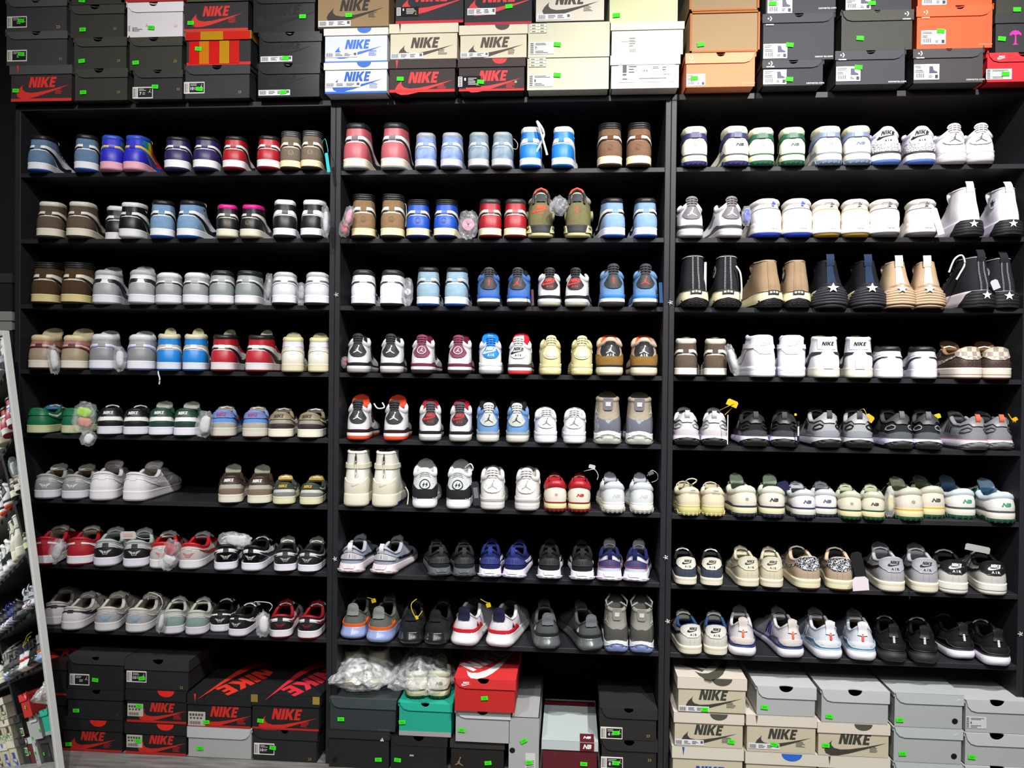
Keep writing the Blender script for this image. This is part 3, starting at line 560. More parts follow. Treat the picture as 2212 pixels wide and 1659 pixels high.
def model_MLB(s, p):
    s.body('e8e4dc', None, None, 'c8c4b8', 'e8e4dc', 'e0dcd0', cuff=.78, puff=.006, laces='e8e4dc', dt=G(p,'dt',.01),
        layers=[('outsole', p['O'], 0, .16), ('outsole_rim', G(p,'N','5a5a5e'), .16, .26, .0008), ('midsole', 'e6e2da', .26, .62, .002), ('midsole', 'e6e2da', .62, 1.0, .0008)])
    s.panel('heel_panel', asmat('e6e0d8'), sym([(0,.02),(.2,.02),(.26,.3),(.2,.48),(.1,.56),(0,.58)]), .003)
    seam_lines(s, p['S'], [(-.34,.2),(-.22,.46),(-.12,.58),(0,.61),(.12,.58),(.22,.46),(.34,.2)], .0012, .003, name='piping')
    s.logo('batter_print', asmat(p['X'],'print'), FIG, .045, .8, .0125, .0085)
    if p.get('fr'): s.logo('batter_frame', asmat('9a9aa0','print'), [[(-1.2,-.5),(.1,-.5),(.1,-.4),(-1.2,-.4)],[(-1.2,.4),(.1,.4),(.1,.5),(-1.2,.5)],[(-1.2,-.5),(-1.1,-.5),(-1.1,.5),(-1.2,.5)]], .045, .8, .0125, .0085)
    s.logo('script_print', asmat('5a5a5e','print'), stroke([(-1.5,0),(-.9,.25),(-.5,-.1),(0,.25),(.5,-.1),(1,.2),(1.6,0)], .14), .05, .5, .0075, .0034, fn=s.sole)
    if p.get('LA'): s.logo('side_print', asmat(p['LA'],'print'), text_mesh('LA', .04), -.33, .3, .03, .005)
def convstripe(s, A, st):
    s.panel('heel_stripe', asmat(A,'canvas'), [(-.05,.0),(.05,.0),(.045,.98),(-.045,.98)], .0022)
    for x in (-.038, -.028, .028, .038):
        m = MB()
        for i in range(24):
            t = .03+.94*i/24; m.tube(s.up([x, x], [t, t+.024], .0024), .0006, 4)
        s.emit('stitching', m.v, m.f, asmat(st,'canvas'))
    n = 25; m = MB(); S = np.linspace(-.44, .44, n); m.tube(s.up(S, np.full(n, .975), .0015), .0009, 5); s.emit('stitching', m.v, m.f, asmat(st,'canvas'))
def ankle_patch(s, c1, c2, x=-.24, t=.62, r=.036):
    a = s.logo('ankle_patch', asmat(c1,'print'), RING, x, t, r, .003); s.logo('patch_star', asmat(c2,'print'), STAR+ringp(.36,.4), x, t, r*.8, .0038, parent=a)
def model_C70(s, p):
    st = G(p,'st','e8e4da')
    s.body(p['A'], None, None, G(p,'L','8a8070'), p['A'], p['A'], cuff=.96, puff=.001, laces=G(p,'lc','e8e0c8'), dt=.006, kind='canvas',
        layers=[('outsole', '1c1a1a', 0, .2), ('midsole', 'dfd6b4', .2, 1.0, .0008)])
    convstripe(s, p['A'], st)
    s.panel('outsole_heel', asmat('1a1818','rubber'), sym([(0,.5),(.08,.44),(.15,.28),(.22,.06),(.24,0)]), .004, fn=s.sole, dt=.18)
    m = MB()
    for r in range(3):
        for x in np.linspace(-.14, .14, 7):
            P = np.array([s.sole(np.array([x-.008, x, x+.008]), np.full(3, v), o) for v, o in ((.05+.13*r, .004), (.1+.13*r, .0062), (.15+.13*r, .004))]); m.grid(P)
    s.emit('tread_lugs', m.v, m.f, asmat('141212','rubber'))
    seam_lines(s, '2a2622', [(-.9,.97),(-.3,.97),(-.08,.97),(.08,.97),(.3,.97),(.9,.97)], .0009, .0025, fn=s.sole, name='piping')
    lp = s.panel('heel_plate', asmat('1c1c1e','rubber'), [(-.055,.74),(.055,.74),(.055,1.02),(-.055,1.02)], .004, fn=s.sole, dt=.3)
    s.logo('plate_print', asmat('ece8dc','print'), STAR+[[(-1.4+.28*i,-.35),(-1.22+.28*i,-.35),(-1.22+.28*i,.3),(-1.4+.28*i,.3)] for i in range(3)]+[[(.62+.28*i,-.35),(.8+.28*i,-.35),(.8+.28*i,.3),(.62+.28*i,.3)] for i in range(3)], 0, .88, .0085, .0052, fn=s.sole, parent=lp)
    if s.foot > 0: ankle_patch(s, *G(p,'patch',('e8e4da','1c1c1e')))
def model_HIKE(s, p):
    s.body(p['A'], None, None, G(p,'L','c8c0a0'), p['A'], p['A'], cuff=.96, puff=.001, laces=G(p,'lc','e8e8e8'), dt=.012, kind='canvas', lean=-.004,
        layers=[('outsole', '2a2a2e', 0, .12), ('midsole', p['M'], .12, 1.0, .0012)])
    convstripe(s, p['A'], G(p,'st','e8e8e8'))
    for i in range(5):
        v = .02+.19*i; w = .2-.014*i; s.panel('heel_ridge', asmat('26262a','rubber'), [(-w,v),(w,v),(w-.015,v+.15),(-w+.015,v+.15)], .0095-.0008*i, fn=s.sole, ds=.03, dt=.08)
    s.panel('heel_block', asmat('222226','rubber'), sym([(0,.98),(.12,.98),(.17,.8),(.22,.4),(.3,0)]), .004, fn=s.sole, dt=.2)
    s.logo('heel_star', asmat('eeeeee','print'), STAR, 0, .68, .026, .011, fn=s.sole)
    loop_tab(s, p['A'], .86, s.H+.02, .022, lean=G(p,'tlean',0.))
    if s.foot > 0: ankle_patch(s, *G(p,'patch',('d8d8dc','1c2438')))
def model_MOTION(s, p):
    s.body(p['A'], None, None, G(p,'L','3a3a40'), p['A'], p['A'], cuff=.95, puff=.001, laces=G(p,'lc','1a1a1c'), dt=.006, kind='canvas',
        layers=[('outsole', p['M'], 0, .15), ('midsole', p['M2'], .15, 1.0, .0012)])
    s.panel('heel_stripe', asmat(p['St'],'canvas'), [(-.05,.0),(.05,.0),(.04,.98),(-.04,.98)], .0022)
    s.panel('heel_block', asmat(p['M'],'rubber'), sym([(0,1.32),(.08,1.26),(.14,1.02),(.2,.66),(.3,.3),(.42,0),(0,0)][:-1]), .004, fn=s.sole, dt=.2, th=.01)
    for i in range(7):
        v = .02+.155*i; w = (.3,.28,.25,.22,.19,.16,.12)[i]; pts = [(x, v+.06*math.cos(x/w*PI)) for x in np.linspace(-w, w, 11)]
        seam_lines(s, asmat(p['M'],'rubber'), pts, .0042, .0085, fn=s.sole, name='heel_ridge')
    s.logo('heel_star', asmat('e4e0ee','print'), STAR, 0, 1.0, .027, .0145, fn=s.sole)
    loop_tab(s, p['St'], .8, s.H+.016, .02, lean=p.get('tlean', 0.))
def model_BLAZ(s, p):
    s.body('e8e8ee', 'dad6c6', 'dad6c6', 'd8c890', 'e8e8ee', 'e8e0b8', cuff=.9, puff=.002, laces='d8d8dc', dt=.012, split=.1)
    side_mark(s, '1a1c24', .52, 1.0, .06, .0026)
    s.panel('heel_strip', asmat('d8d8de'), [(-.045,.0),(.045,.0),(.045,.6),(-.045,.6)], .0036)
    s.panel('collar_patch', asmat('f0f0f4'), [(-.12,.62),(.1,.62),(.1,.96),(-.12,.96)], .0026)
    s.logo('brand_print', asmat('1a1a1c','print'), NIKE, -.0, .8, .0115, .0036)
def model_RUN(s, p):
    s.body(p['A'], None, None, G(p,'L','2a2a30'), G(p,'C',p['A']), G(p,'T',p['A']), cuff=.84, puff=.005, laces=G(p,'lc',p['A']), dt=G(p,'dt',.012), kind='mesh', tw=.85,
        layers=[('outsole', G(p,'O','1c1c1e'), 0, .1), ('midsole', p['M'], .1, 1.0)])
    bp = s.panel('heel_band', asmat(p['D'],'rubber'), [(-.18,.34),(-.05,.3),(.05,.3),(.18,.34),(.2,.6),(.05,.64),(-.05,.64),(-.2,.6)], .0028)
    if p.get('K'): seam_lines(s, p['K'], [(-.18,.34),(-.05,.3),(.05,.3),(.18,.34),(.2,.6),(.05,.64),(-.05,.64),(-.2,.6),(-.18,.34)], .0009, .0036, parent=bp)
    s.logo('band_holes', asmat(p['K2'],'print'), [[(cx+q, cy+r) for q, r in circ(0,0,.22,6)] for cx in [-3.6,-2.7,-1.8,1.8,2.7,3.6] for cy in (-.9,0,.9)]+[[(-.18,-1.1),(.18,-1.1),(.18,1.1),(-.18,1.1)]], 0, .46, .0055, .0036, parent=bp)
    loop_tab(s, p['P'], .62, s.H+.008, .015, out=.006)
    side_mark(s, p['S'], .55, .8, .3, .0022)
    # faceted flare of the heel foam
    s.panel('heel_facet', asmat(p['M'],'rubber'), [(-.2,.06),(-.1,.16),(0,.1),(.1,.16),(.2,.06),(.22,.34),(.08,.5),(0,.3),(-.08,.5),(-.22,.34)], .006, fn=s.sole, dt=.12)
    s.panel('heel_facet', asmat(p['M'],'rubber'), sym([(0,.62),(.05,.6),(.07,.95),(0,.98)]), .005, fn=s.sole, dt=.15)
def model_ALPHA(s, p):
    s.body(p['A'], None, None, G(p,'L','6a6e74'), p['D'], G(p,'T',p['A']), cuff=.84, puff=.005, laces=G(p,'lc','4a4a50'), dt=.014, kind='mesh', tw=.9,
        layers=[('outsole', p['O'], 0, .3), ('midsole', p['M'], .3, .93, .0008), ('midsole_line', p['N'], .93, 1.0, .0006)])
    s.panel('outsole_heel', asmat(p['O'],'rubber'), sym([(0,.8),(.08,.72),(.15,.5),(.22,.22),(.28,0)]), .0035, fn=s.sole, dt=.16)
    s.panel('heel_wave', asmat(p['D2'],'gloss'), sym([(0,.02),(.5,.0),(.56,.12),(.42,.14),(.34,.3),(.24,.34),(.15,.22),(.08,.28),(0,.3)][1:]), .0032)
    s.panel('heel_cap', asmat(p['D']), sym([(0,.6),(.06,.6),(.1,.78),(.2,.86),(.2,.98),(0,.99)]), .0052)
    for g in (1, -1):
        q = [(g*x, t) for x, t in ((.07,.5),(.11,.62),(.18,.6),(.2,.48),(.14,.4),(.09,.42),(.07,.5))]; seam_lines(s, p['R'], q, .0018, .003, name='oval_eyelet')
    for i in range(3):
        for g in (1, -1):
            x = .34+.05*i; q = [(g*x,.68),(g*(x+.022),.68),(g*(x+.05),.34),(g*(x+.028),.34)]; s.panel('side_stripe', asmat(p['S'],'print'), q if g > 0 else q[::-1], .0022)
    loop_tab(s, p['P'], .72, s.H+.006, .014, out=.007)
def model_BOUNCE(s, p):
    s.body(p['A'], None, None, G(p,'L','5a5c58'), p['A'], G(p,'T',p['A']), cuff=.9, puff=.003, laces=G(p,'lc','3a3a3c'), dt=G(p,'dt',.02), kind='mesh', tw=.8,
        layers=[('midsole', p['M'], 0, 1.0)], smat='gloss')
    c = s.panel('heel_wave', asmat(p['D'],'rubber'), [(-.4,-.02),(.4,-.02),(.34,.26),(.27,.56),(.2,.36),(.12,.24),(0,.2),(-.12,.24),(-.2,.36),(-.27,.56),(-.34,.26)], .003)
    s.panel('heel_collar', asmat(p['P'],'mesh'), sym([(0,.62),(.07,.66),(.085,.8),(.08,1.16),(.06,1.2),(0,1.2)]), .006, th=.011)
    s.logo('triangle_logo', asmat(p['X'],'print'), TRI3, .2*G(p,'ls',1), .55, .016, .0026)
def model_UB(s, p):
    s.body(p['A'], None, None, G(p,'L','8a8d92'), p['A'], p['A'], cuff=.9, puff=.002, laces=G(p,'lc','9a9ca2'), dt=.01, kind='mesh', tw=.9, insole=G(p,'ins',None),
        layers=[('outsole', G(p,'O','1c1c20'), 0, .07), ('midsole', p['M'], .07, .86), ('midsole_line', p['N'], .86, 1.0, .0006)])
    h = s.panel('heel_counter', asmat(p['D']), sym([(0,.08),(.1,.1),(.15,.2),(.17,.36),(.26,.3),(.4,0)][:4]), .003)
    seam_lines(s, p['N'], [(-.42,.1),(-.3,.36),(-.19,.44),(-.15,.22),(-.1,.1),(0,.08),(.1,.1),(.15,.22),(.19,.44),(.3,.36),(.42,.1)], .0019, .0036, name='heel_cage')
    s.panel('heel_stripe', asmat(p['X'],'print'), [(-.011,.4),(.011,.4),(.011,.74),(-.011,.74)], .0046)
    s.panel('heel_collar', asmat(G(p,'P',p['D'])), sym([(0,.6),(.055,.64),(.05,.85),(.062,1.1),(.06,1.14),(0,1.16)]), .005, th=.009)
    for i in range(3):
        for g in (1, -1):
            x = .38+.05*i; q = [(g*x,.7),(g*(x+.02),.7),(g*(x+.05),.2),(g*(x+.03),.2)]; s.panel('side_stripe', asmat(p['S'],'print'), q if g > 0 else q[::-1], .0022)
def model_FOG(s, p):
    s.body('d4d2c8', None, None, 'b8b6ac', 'dcdad0', 'c8c6bc', cuff=.95, puff=.002, laces='c0beb0', dt=.004, kind='leather',
        layers=[('midsole', 'dcd6c2', 0, 1.0, .0012)])
    s.panel('heel_cup', asmat('cfcbb8'), sym([(0,.26),(.08,.28),(.16,.38),(.22,.36),(.34,.2),(.4,0)]), .003)
    s.panel('ankle_strap', asmat('c8c5ae','rubber'), [(-.46,.6),(-.2,.6),(0,.6),(.2,.6),(.46,.6),(.46,.7),(.2,.7),(0,.7),(-.2,.7),(-.46,.7)], .0045)
    m = MB(); m.tube(s.up(np.zeros(9), np.linspace(.42, .97, 9), .002), .0022, 6); z = s.emit('zip', m.v, m.f, asmat('9a9a96','metal'))
    m = MB(); m.tube(s.up(np.zeros(4), np.linspace(.76, .9, 4), .005), .0034, 6); s.emit('zip_pull', m.v, m.f, asmat('7a7a78','metal'), z)
    m = MB(); m.tube(list(s.up(np.linspace(0, .03, 3), np.linspace(.76, .42, 3), .004))+list(s.up(np.linspace(0, -.02, 3), np.linspace(.4, .74, 3), .004)), .001, 5); s.emit('zip_cord', m.v, m.f, asmat('d8d6cc','canvas'), z)
    s.logo('tick_print', asmat('b4b09c','print'), SWOOSH, .0, .22, .008, .004)
    q = [(.2,.02),(.42,.02),(.42,.3),(.2,.32)]; s.panel('air_window', asmat('2a34a0','gloss'), q, .0022, fn=s.sole, dt=.15)
MOT = None
TYPES = {
 'J1H': (model_J1, 'high', None, 1.), 'J1M': (model_J1M, 'mid', None, 1.), 'J1L': (model_J1L, 'low', None, 1.02), 'DUNK': (model_DUNK, 'low', None, 1.), 'AF1': (model_AF1, 'low', dict(zt=[(0,.034),(.4,.032),(.7,.027),(1,.028)]), 1.02),
 'AF1M': (model_AF1M, 'mid', dict(zt=[(0,.034),(.4,.032),(.7,.027),(1,.028)]), 1.), 'J4': (model_J4, 'j4', dict(zt=[(0,.033),(.3,.032),(.7,.025),(1,.026)]), 1.), 'J3': (model_J3, 'j4', dict(zt=[(0,.035),(.3,.033),(.7,.026),(1,.026)]), 1.),
 'J6': (model_J6, 'j4', dict(zt=[(0,.036),(.3,.034),(.7,.026),(1,.026)]), 1.), 'J11': (model_J11, 'high', dict(zt=[(0,.034),(.3,.03),(.7,.026),(1,.028)], zb=[(0,.003),(.1,0),(.75,0),(1,.007)]), 1.),
 'NB': (model_NB, 'low', dict(zt=[(0,.036),(.3,.034),(.7,.026),(1,.027)], prof=[(0,.0),(.06,.0018),(.3,.0026),(.5,.0032),(.82,.0026),(1,.0014)]), 1.), 'NB6': (model_NB6, 'high', dict(zt=[(0,.036),(.3,.034),(.7,.026),(1,.027)], prof=[(0,.0),(.06,.0018),(.3,.0026),(.5,.0032),(.82,.0026),(1,.0014)]), 1.02),
 'MLB': (model_MLB, 'mid', dict(zt=[(0,.04),(.4,.038),(.7,.032),(1,.034)], prof=[(0,-.002),(.12,.003),(.3,.0045),(.8,.003),(1,.001)]), 1.),
 'C70': (model_C70, 'conv', dict(zt=[(0,.048),(.2,.042),(.5,.032),(1,.034)], zb=[(0,.004),(.16,0),(.7,0),(1,.01)], prof=[(0,.0),(.2,.005),(.5,.006),(1,.001)]), .94),
 'HIKE': (model_HIKE, 'conv', dict(zt=[(0,.05),(.2,.046),(.5,.04),(1,.038)], zb=[(0,.002),(.1,0),(.7,0),(1,.008)], prof=[(0,.001),(.3,.005),(.7,.004),(1,.001)]), .94),
 'MOTION': (model_MOTION, MOT, dict(zt=[(0,.05),(.2,.046),(.5,.04),(1,.038)], prof=[(0,.001),(.2,.008),(.6,.006),(1,.001)]), .9),
 'BLAZ': (model_BLAZ, 'high', dict(zt=[(0,.03),(.4,.029),(.7,.027),(1,.03)]), 1.),
 'RUN': (model_RUN, 'run', dict(zt=[(0,.036),(.2,.036),(.35,.032),(.7,.024),(1,.028)], zb=[(0,.008),(.1,.003),(.2,0),(.7,0),(1,.012)], prof=[(0,-.004),(.25,.004),(.5,.006),(1,.0)], heel=[(0,0),(.35,.010),(.6,.006),(1,0)]), .98),
 'ALPHA': (model_ALPHA, 'run', dict(zt=[(0,.034),(.2,.034),(.5,.028),(.7,.024),(1,.028)], zb=[(0,.006),(.14,.001),(.22,0),(.7,0),(1,.012)], prof=[(0,-.001),(.3,.006),(.6,.007),(1,.001)], heel=[(0,0),(.4,.006),(1,0)]), .96),
 'BOUNCE': (model_BOUNCE, 'run', dict(zt=[(0,.04),(.2,.038),(.5,.03),(.7,.024),(1,.028)], zb=[(0,.004),(.14,.001),(.22,0),(.7,0),(1,.012)], prof=[(0,.0),(.15,.007),(.4,.0085),(.8,.004),(1,.0)], heel=[(0,.004),(.3,.010),(1,0)]), .92),
 'UB': (model_UB, 'run', dict(zt=[(0,.036),(.2,.034),(.5,.028),(.7,.022),(1,.026)], zb=[(0,.004),(.14,.001),(.22,0),(.7,0),(1,.01)], prof=[(0,-.001),(.2,.005),(.6,.007),(1,.001)], heel=[(0,.0),(.4,.006),(1,0)]), .96),
 'FOG': (model_FOG, 'high', dict(zt=[(0,.044),(.3,.04),(.7,.028),(1,.03)], prof=[(0,-.001),(.08,.004),(.4,.005),(1,.001)]), .98),
}
def build_shoe(kind, pal, X, Y, Z, th, w, h, foot, name):
    fn, top, sole, wd = TYPES[kind]; sw = .0815; top = 'motion' if kind == 'MOTION' else top
    k = w/(sw*wd if kind not in ('BOUNCE','RUN','ALPHA','UB','MOTION') else .089*wd)
    if kind == 'J1H' and G(pal,'rid',0): pass
    H = h/k; s = Shoe(k, H, top, foot, sole=sole, wide=wd)
    s.root = empty(name, (X, Y, Z), -th); fn(s, pal); s.root['H'] = 0; del s.root['H']; return s
# ------------------------------------------------------------------ pairs: (cabinet, shelf, kind, description, palette, heel px width, height px, (x, view), (x, view))
NAMES = dict(J1H='high_top_sneaker', J1M='mid_top_sneaker', J1L='low_top_sneaker', DUNK='low_top_sneaker', AF1='low_top_sneaker', AF1M='mid_top_sneaker', J4='basketball_sneaker', J3='basketball_sneaker', J6='basketball_sneaker', J11='high_top_sneaker', NB='low_top_sneaker', NB6='high_top_sneaker', MLB='chunky_sneaker', C70='canvas_high_top', HIKE='platform_canvas_high_top', MOTION='platform_canvas_high_top', BLAZ='high_top_sneaker', RUN='running_shoe', ALPHA='running_shoe', BOUNCE='running_shoe', UB='running_shoe', FOG='zip_high_top')
D = dict
mocha = D(A='5e5044',B='5e5044',C='d8d4c4',base='d8d4c4',M='dcd6c0',O='4a4034',S='1e1c20',W='d8d4c4',kd='suede')
uni = D(A='7899ba',B='7899ba',C='18181c',base='dfe4ec',M='e6e6ea',O='2e5fb4',S='14161f',W='e4e6ea',X='1e2430',kd='suede')
tan = D(A='8e7354',B='8e7354',C='202024',rid=3,base='d8d0bc',M='e4dab4',O='3a2c22',S='2c2622',W='e4ded0',K='6e583e',kd='suede')
PAIRS = [
 # left cabinet
 (0,1,'J1H','dusty blue and white high-top',D(uni,A='657f9c',B='657f9c'),49,78,(84,22),(187,4)),
 (0,1,'J1H','rainbow high-top with pink sole',D(A='2a2ab8',B=0,C='2a50c0',base=0,M='e4a8b8',O='d898aa',S='2a5ad0',W='f0b82a',T='f2d23a',dt=.016,G='e8902a'),48,76,(243,8),(289,24)),
 (0,1,'J1H','dark purple and white high-top',D(A='2c2058',B='2c2058',C='16161a',base='d8d8dc',M='e4e4e6',O='3a3060',S='16161c',W='e4e4e6',G='2c2058'),54,72,(383,9),(443,11)),
 (0,1,'J1H','glossy red and white high-top',D(A='a81824',B='a81824',C='1a1a1c',base='dcdcde',M='e2e2e2',O='8a1620',S='16161c',W='e4e4e6',T='a8a49c',dt=.02,L='8a8680',tw=.9),50,72,(507,19),(581,4)),
 (0,1,'J1H','olive brown high-top with ridged collar',D(tan,A='76685a',B='76685a',C='4a4a4c',M='e6dcb2',G='1c3030',K='a89c8c'),46,80,(626,4),(671,8)),
 (0,2,'J1H','brown high-top with cream collar',mocha,54,78,(106,9),(170,18)),
 (0,2,'J1H','black and white high-top',D(A='0e0e10',B='0e0e10',C='e0e0e0',base='d8d8d8',M='e2dfe0',O='e2dfe0',S='0e0e10',W='e4e4e4',X='e8e8e8',T='a8a8a0',L='8a8880',dt=.02,G='d8d8d8'),50,76,(258,8,.07),(281,22)),
 (0,2,'J1H','sky blue high-top with black collar',D(uni,T='b8b4a8',dt=.018),50,80,(350,5),(405,24)),
 (0,2,'J1H','black high-top with magenta purple band',D(A='121214',B='161418',C='e01e8c',C2='5a30d0',base='d0cdc0',M='dcd8c4',O='d8d0b8',S='22222a',W='d8d4c8',K='8a7a50',T='2a2030',dt=.024,X='8a2a4a',tw=1.),46,70,(492,3),(540,18)),
 (0,2,'J1H','black high-top with white collar strip',D(A='161618',B='1a1a1c',C='eeeef4',base='e8e8ee',M='e8e8f0',O='2a2a30',S='ececf2',W='ececf2',X='e8e8e8',T='8a887c',dt=.026,tab='2a2a2c'),50,80,(616,3),(672,16)),
 (0,3,'J1H','dark brown high-top with yellowed sole',D(A='4a3826',B='4e3d2a',C='1c1e22',rid=3,base='d6d0bc',M='d4c48a',O='2a2018',S='14141c',W='dcd6c4',kd='suede',X='2c241c',G='14141c'),56,88,(87,6),(152,16)),
 (0,3,'J1M','light grey mid-top with tall tongue',D(A='9a9e9e',B='dcdce0',C='b4b8b8',base='e4e4e8',M='e4e2ea',O='9a9aa0',S='1a1a2a',W='1a1a2a',T='98988e',L='8a8a84',dt=.026,tabc=0,X='6a6a6a'),56,74,(221,20),(304,4)),
 (0,3,'J1M','grey mid-top with white collar',D(A='8e9292',B='a0a4a4',C='eaeaee',base='c8cacc',M='e6e4ee',O='b8b8c0',S='1a1a24',W='e4e4e8',X='3a3a3c',T='5a5a58',dt=.018),55,68,(362,5),(421,6)),
 (0,3,'J1M','sage grey mid-top with black collar',D(A='86908e',B='9aa4a2',C='202022',base='d8dadc',M='eaeaf0',O='c8c8d0',S='2a2a30',W='dcdcde',X='d8dad8',T='1a1a1c',dt=.016),53,73,(479,4),(532,14)),
 (0,3,'J1M','white and pale grey mid-top',D(A='d4d4da',B='e4e4ea',C='c4c8c8',base='ececf2',M='ececf4',O='26262a',S='d8d8de',W='5a5a60',X='3a3a3c',T='dcdce0',dt=.014,tab='e0e0e6'),54,70,(615,5),(685,5)),
 (0,4,'J1M','beige and dusty pink mid-top',D(A='a08e76',B='a8746c',C='d8cc9e',base='6a3a38',M='dcd6c8',O='5a2226',S='5a2026',W='d0a494',T='b8ac90',L='c8bc98',dt=.03,tab='5a2a2c',X='7a3a3c',tw=1.1),54,74,(86,8),(155,5)),
 (0,4,'J1M','grey mid-top with white collar and lilac mark',D(A='848888',B='969a9c',C='dcdee0',base='c4c6c8',M='e2e2ea',O='7078a8',S='9090c0',W='dcdcec',X='d0d4da',T='c4c6c8',dt=.018),57,77,(220,5),(303,8)),
 (0,4,'J1H','azure and white high-top',D(A='1880d0',B='1884d6',C='d8d4b0',base='b8b0a4',M='d8dce8',O='1a70b8',S='dfe4ea',W='b4b0a8',X='e0e8f0',T='c8c4a0',L='c0bc98',dt=.03,tab='d0d8e8',tw=.7),50,78,(366,4),(419,8)),
 (0,4,'J1H','red and white high-top',D(A='b02030',B='b01c2a',C='221c1e',base='d8d4ce',M='dcd8d8',O='9a1c24',S='1c1c20',W='dcd8d4',X='7a1a20',T='a8a490',dt=.026,tab='e4e0e4',tw=.7,G='b02030'),53,78,(481,16),(554,20)),
 (0,4,'J1H','cream white high-top',D(A='d8d6c8',B='dcdce8',C='dcd4a0',base='d8d4c8',M='d8cfae',O='c8c4a4',S='d0ccc0',W='c8c0b0',T='a8a080',dt=.026,tab='e4e0e0',L='c8c090'),48,74,(633,3),(690,3)),
 (0,5,'DUNK','green and white low-top',D(A='146a44',D='1a7048',D2='d8dcd0',S='176c46',X='1a7048',M='c8c8a0',O='125a3c',base='176c46',L='3a6a8a',T='4a7a9c',E='146a44',dt=.012),52,56,(77,18),(145,10)),
 (0,5,'DUNK','black and white low-top',D(A='101014',D='121216',S='121216',X='d8d8d8',M='dcd8e2',O='18181c',T='1a1a1e',L='1a1a1e',dt=.006),53,58,(236,6),(293,5)),
 (0,5,'DUNK','forest green and white low-top',D(A='1a3e30',D='1c4434',S='1c4434',X='dcdcd8',M='e4e0ee',O='143a2c',T='a8aca0',L='3a3a34',dt=.024),53,60,(345,4),(400,8)),
 (0,5,'DUNK','grey suede low-top with blue panel',D(A='a8a49a',D='7484b8',D2='5a86c8',S='6a2040',X='8a3a6a',M='c8c4b8',O='8a2a30',base='5c8ed0',E='a8a49a',T='8c867a',L='8c867a',kd='suede',dt=.012),55,58,(483,6),(550,5)),
 (0,5,'DUNK','dark brown and stone low-top',D(A='32282a',D='8a7c66',D2='76705e',S='c8c4b8',X='3c3426',M='e2decc',O='2a2020',base='8e8a78',E='32282a',T='5a564a',L='4a463c',dt=.012),55,56,(607,6),(668,10)),
 (0,6,'J1L','grey low-top with pale wings mark',D(A='8a8b8c',B='9a9a9a',C='a0a09a',base='b8b8b8',M='d0cfd8',O='8a8a90',S='dcdcdc',W='a8a8a8',X='c8c8ca',T='a8a49a',L='9c988c',tab='9a9a9a',dt=.024,ins='8a6848'),54,54,(100,12),(161,8)),
 (0,6,'J1L','plain white low-top',D(A='dcd8de',B='dcd8dc',C='d4d0d0',base='dedadf',M='dedae0',O='d0ccd2',S='d8d4d8',W='d8d4d8',T='c4c0bc',L='b0aca8',tab='dcd8dc',dt=.024,lc='dcd8dc'),60,62,(222,8),(292,28)),
 (0,6,'DUNK','taupe low-top with dark brown heel tab',D(A='7a6858',D='3a2a24',D2='3a2a24',S='4a382e',X='dcdcdc',M='d8d4c4',O='3a2a24',base='aaa69a',E='aaa69a',T='9a9886',L='9a9886',dt=.03,tl='1e1c1a'),53,60,(499,6),(560,5)),
 (0,6,'DUNK','grey low-top with gold lettering',D(A='7e7e80',D='39413a',D2='c4c8bc',S='3a443c',X='b89a30',M='d4d2ac',O='4a4c4a',base='c8c6ba',E='8a8a8a',T='b89a50',L='b0a890',kd='suede',dt=.014),49,48,(615,3),(670,12)),
 (0,7,'J1L','all red low-top with white sole',D(A='a01c28',B='a81c28',C='a81c28',base='a01c28',M='dcd8dc',O='9a1c28',S='e0dce0',W='d8d0d0',T='b0a898',L='b0a898',tab='a01c28'),57,60,(95,8),(162,8)),
 (0,7,'J1L','black low-top with grey collar',D(A='121214',B='a0a8a4',C='a8b0ac',base='d0d0d0',M='d8d4e0',O='c0bcc8',S='d8d8d8',W='a8acac',X='a8aaa8',T='a0a8a4',L='98a09c',tab='1a1a1c',dt=.016),55,58,(224,10),(294,8)),
 (0,7,'J1L','pale grey low-top with red collar',D(A='b4acaa',B='b81c24',C='b81c24',base='c8c4c0',M='dcd8da',O='c8c4c4',S='9a1c24',W='b8b0ac',X='b86a6c',T='a8a4a0',L='a01820',tab='c0b8b4',dt=.012,lc='b8b4ac'),54,56,(350,6),(412,22)),
 (0,7,'J1L','glossy black low-top with silver wings',D(A='0e0e10',B='121214',C='141416',base='d8d8dc',M='e0dce8',O='c0c8e0',S='141416',W='dcdcdc',X='9a9a98',T='1a1a1c',L='1a1a1c',kd='patent',tab='0e0e10'),50,55,(489,5),(545,20)),
 (0,7,'J1L','black low-top with white band',D(A='18181a',B='1a1a1c',C='1e1e20',base='c8c8c8',M='dcdae6',O='2a2028',S='1c1c1e',W='c8c8c4',X='8a8a88',T='7a7a74',L='7a7a74',tab='202022',dt=.022),49,50,(617,5),(666,16)),
 (0,8,'J1L','white low-top with narrow black tick',D(A='c8c4c4',B='ccc8c2',C='b8b4ac',base='d0cccc',M='ccc8cc',O='c0bcc0',S='1c1c28',W='2a2a34',T='a8a498',L='a09c90',tab='2a2a34',dt=.016),52,50,(119,10,.04),(157,26)),
 (0,8,'J1L','grey and cream low-top with pale blue mark',D(A='98989a',B='c4c0b4',C='c8c4b8',base='c0bcb8',M='cccacc',O='b8b4b8',S='c4c0b8',W='a8a8a8',X='7a98b0',T='b4b0a0',L='a8a498',tab='a8a8a8',dt=.016),54,52,(232,18),(297,22)),
 (0,8,'J1L','mint heeled low-top in off-white',D(A='7c908c',B='b0b4a8',C='b4b8ae',base='c0c4c0',M='ccc8d0',O='b8b4bc',S='c8ccc8',W='b4b8b0',T='a8aca0',L='a0a498',tab='b0b4ac',dt=.012,ins='7a6a48'),48,52,(376,12),(425,12)),
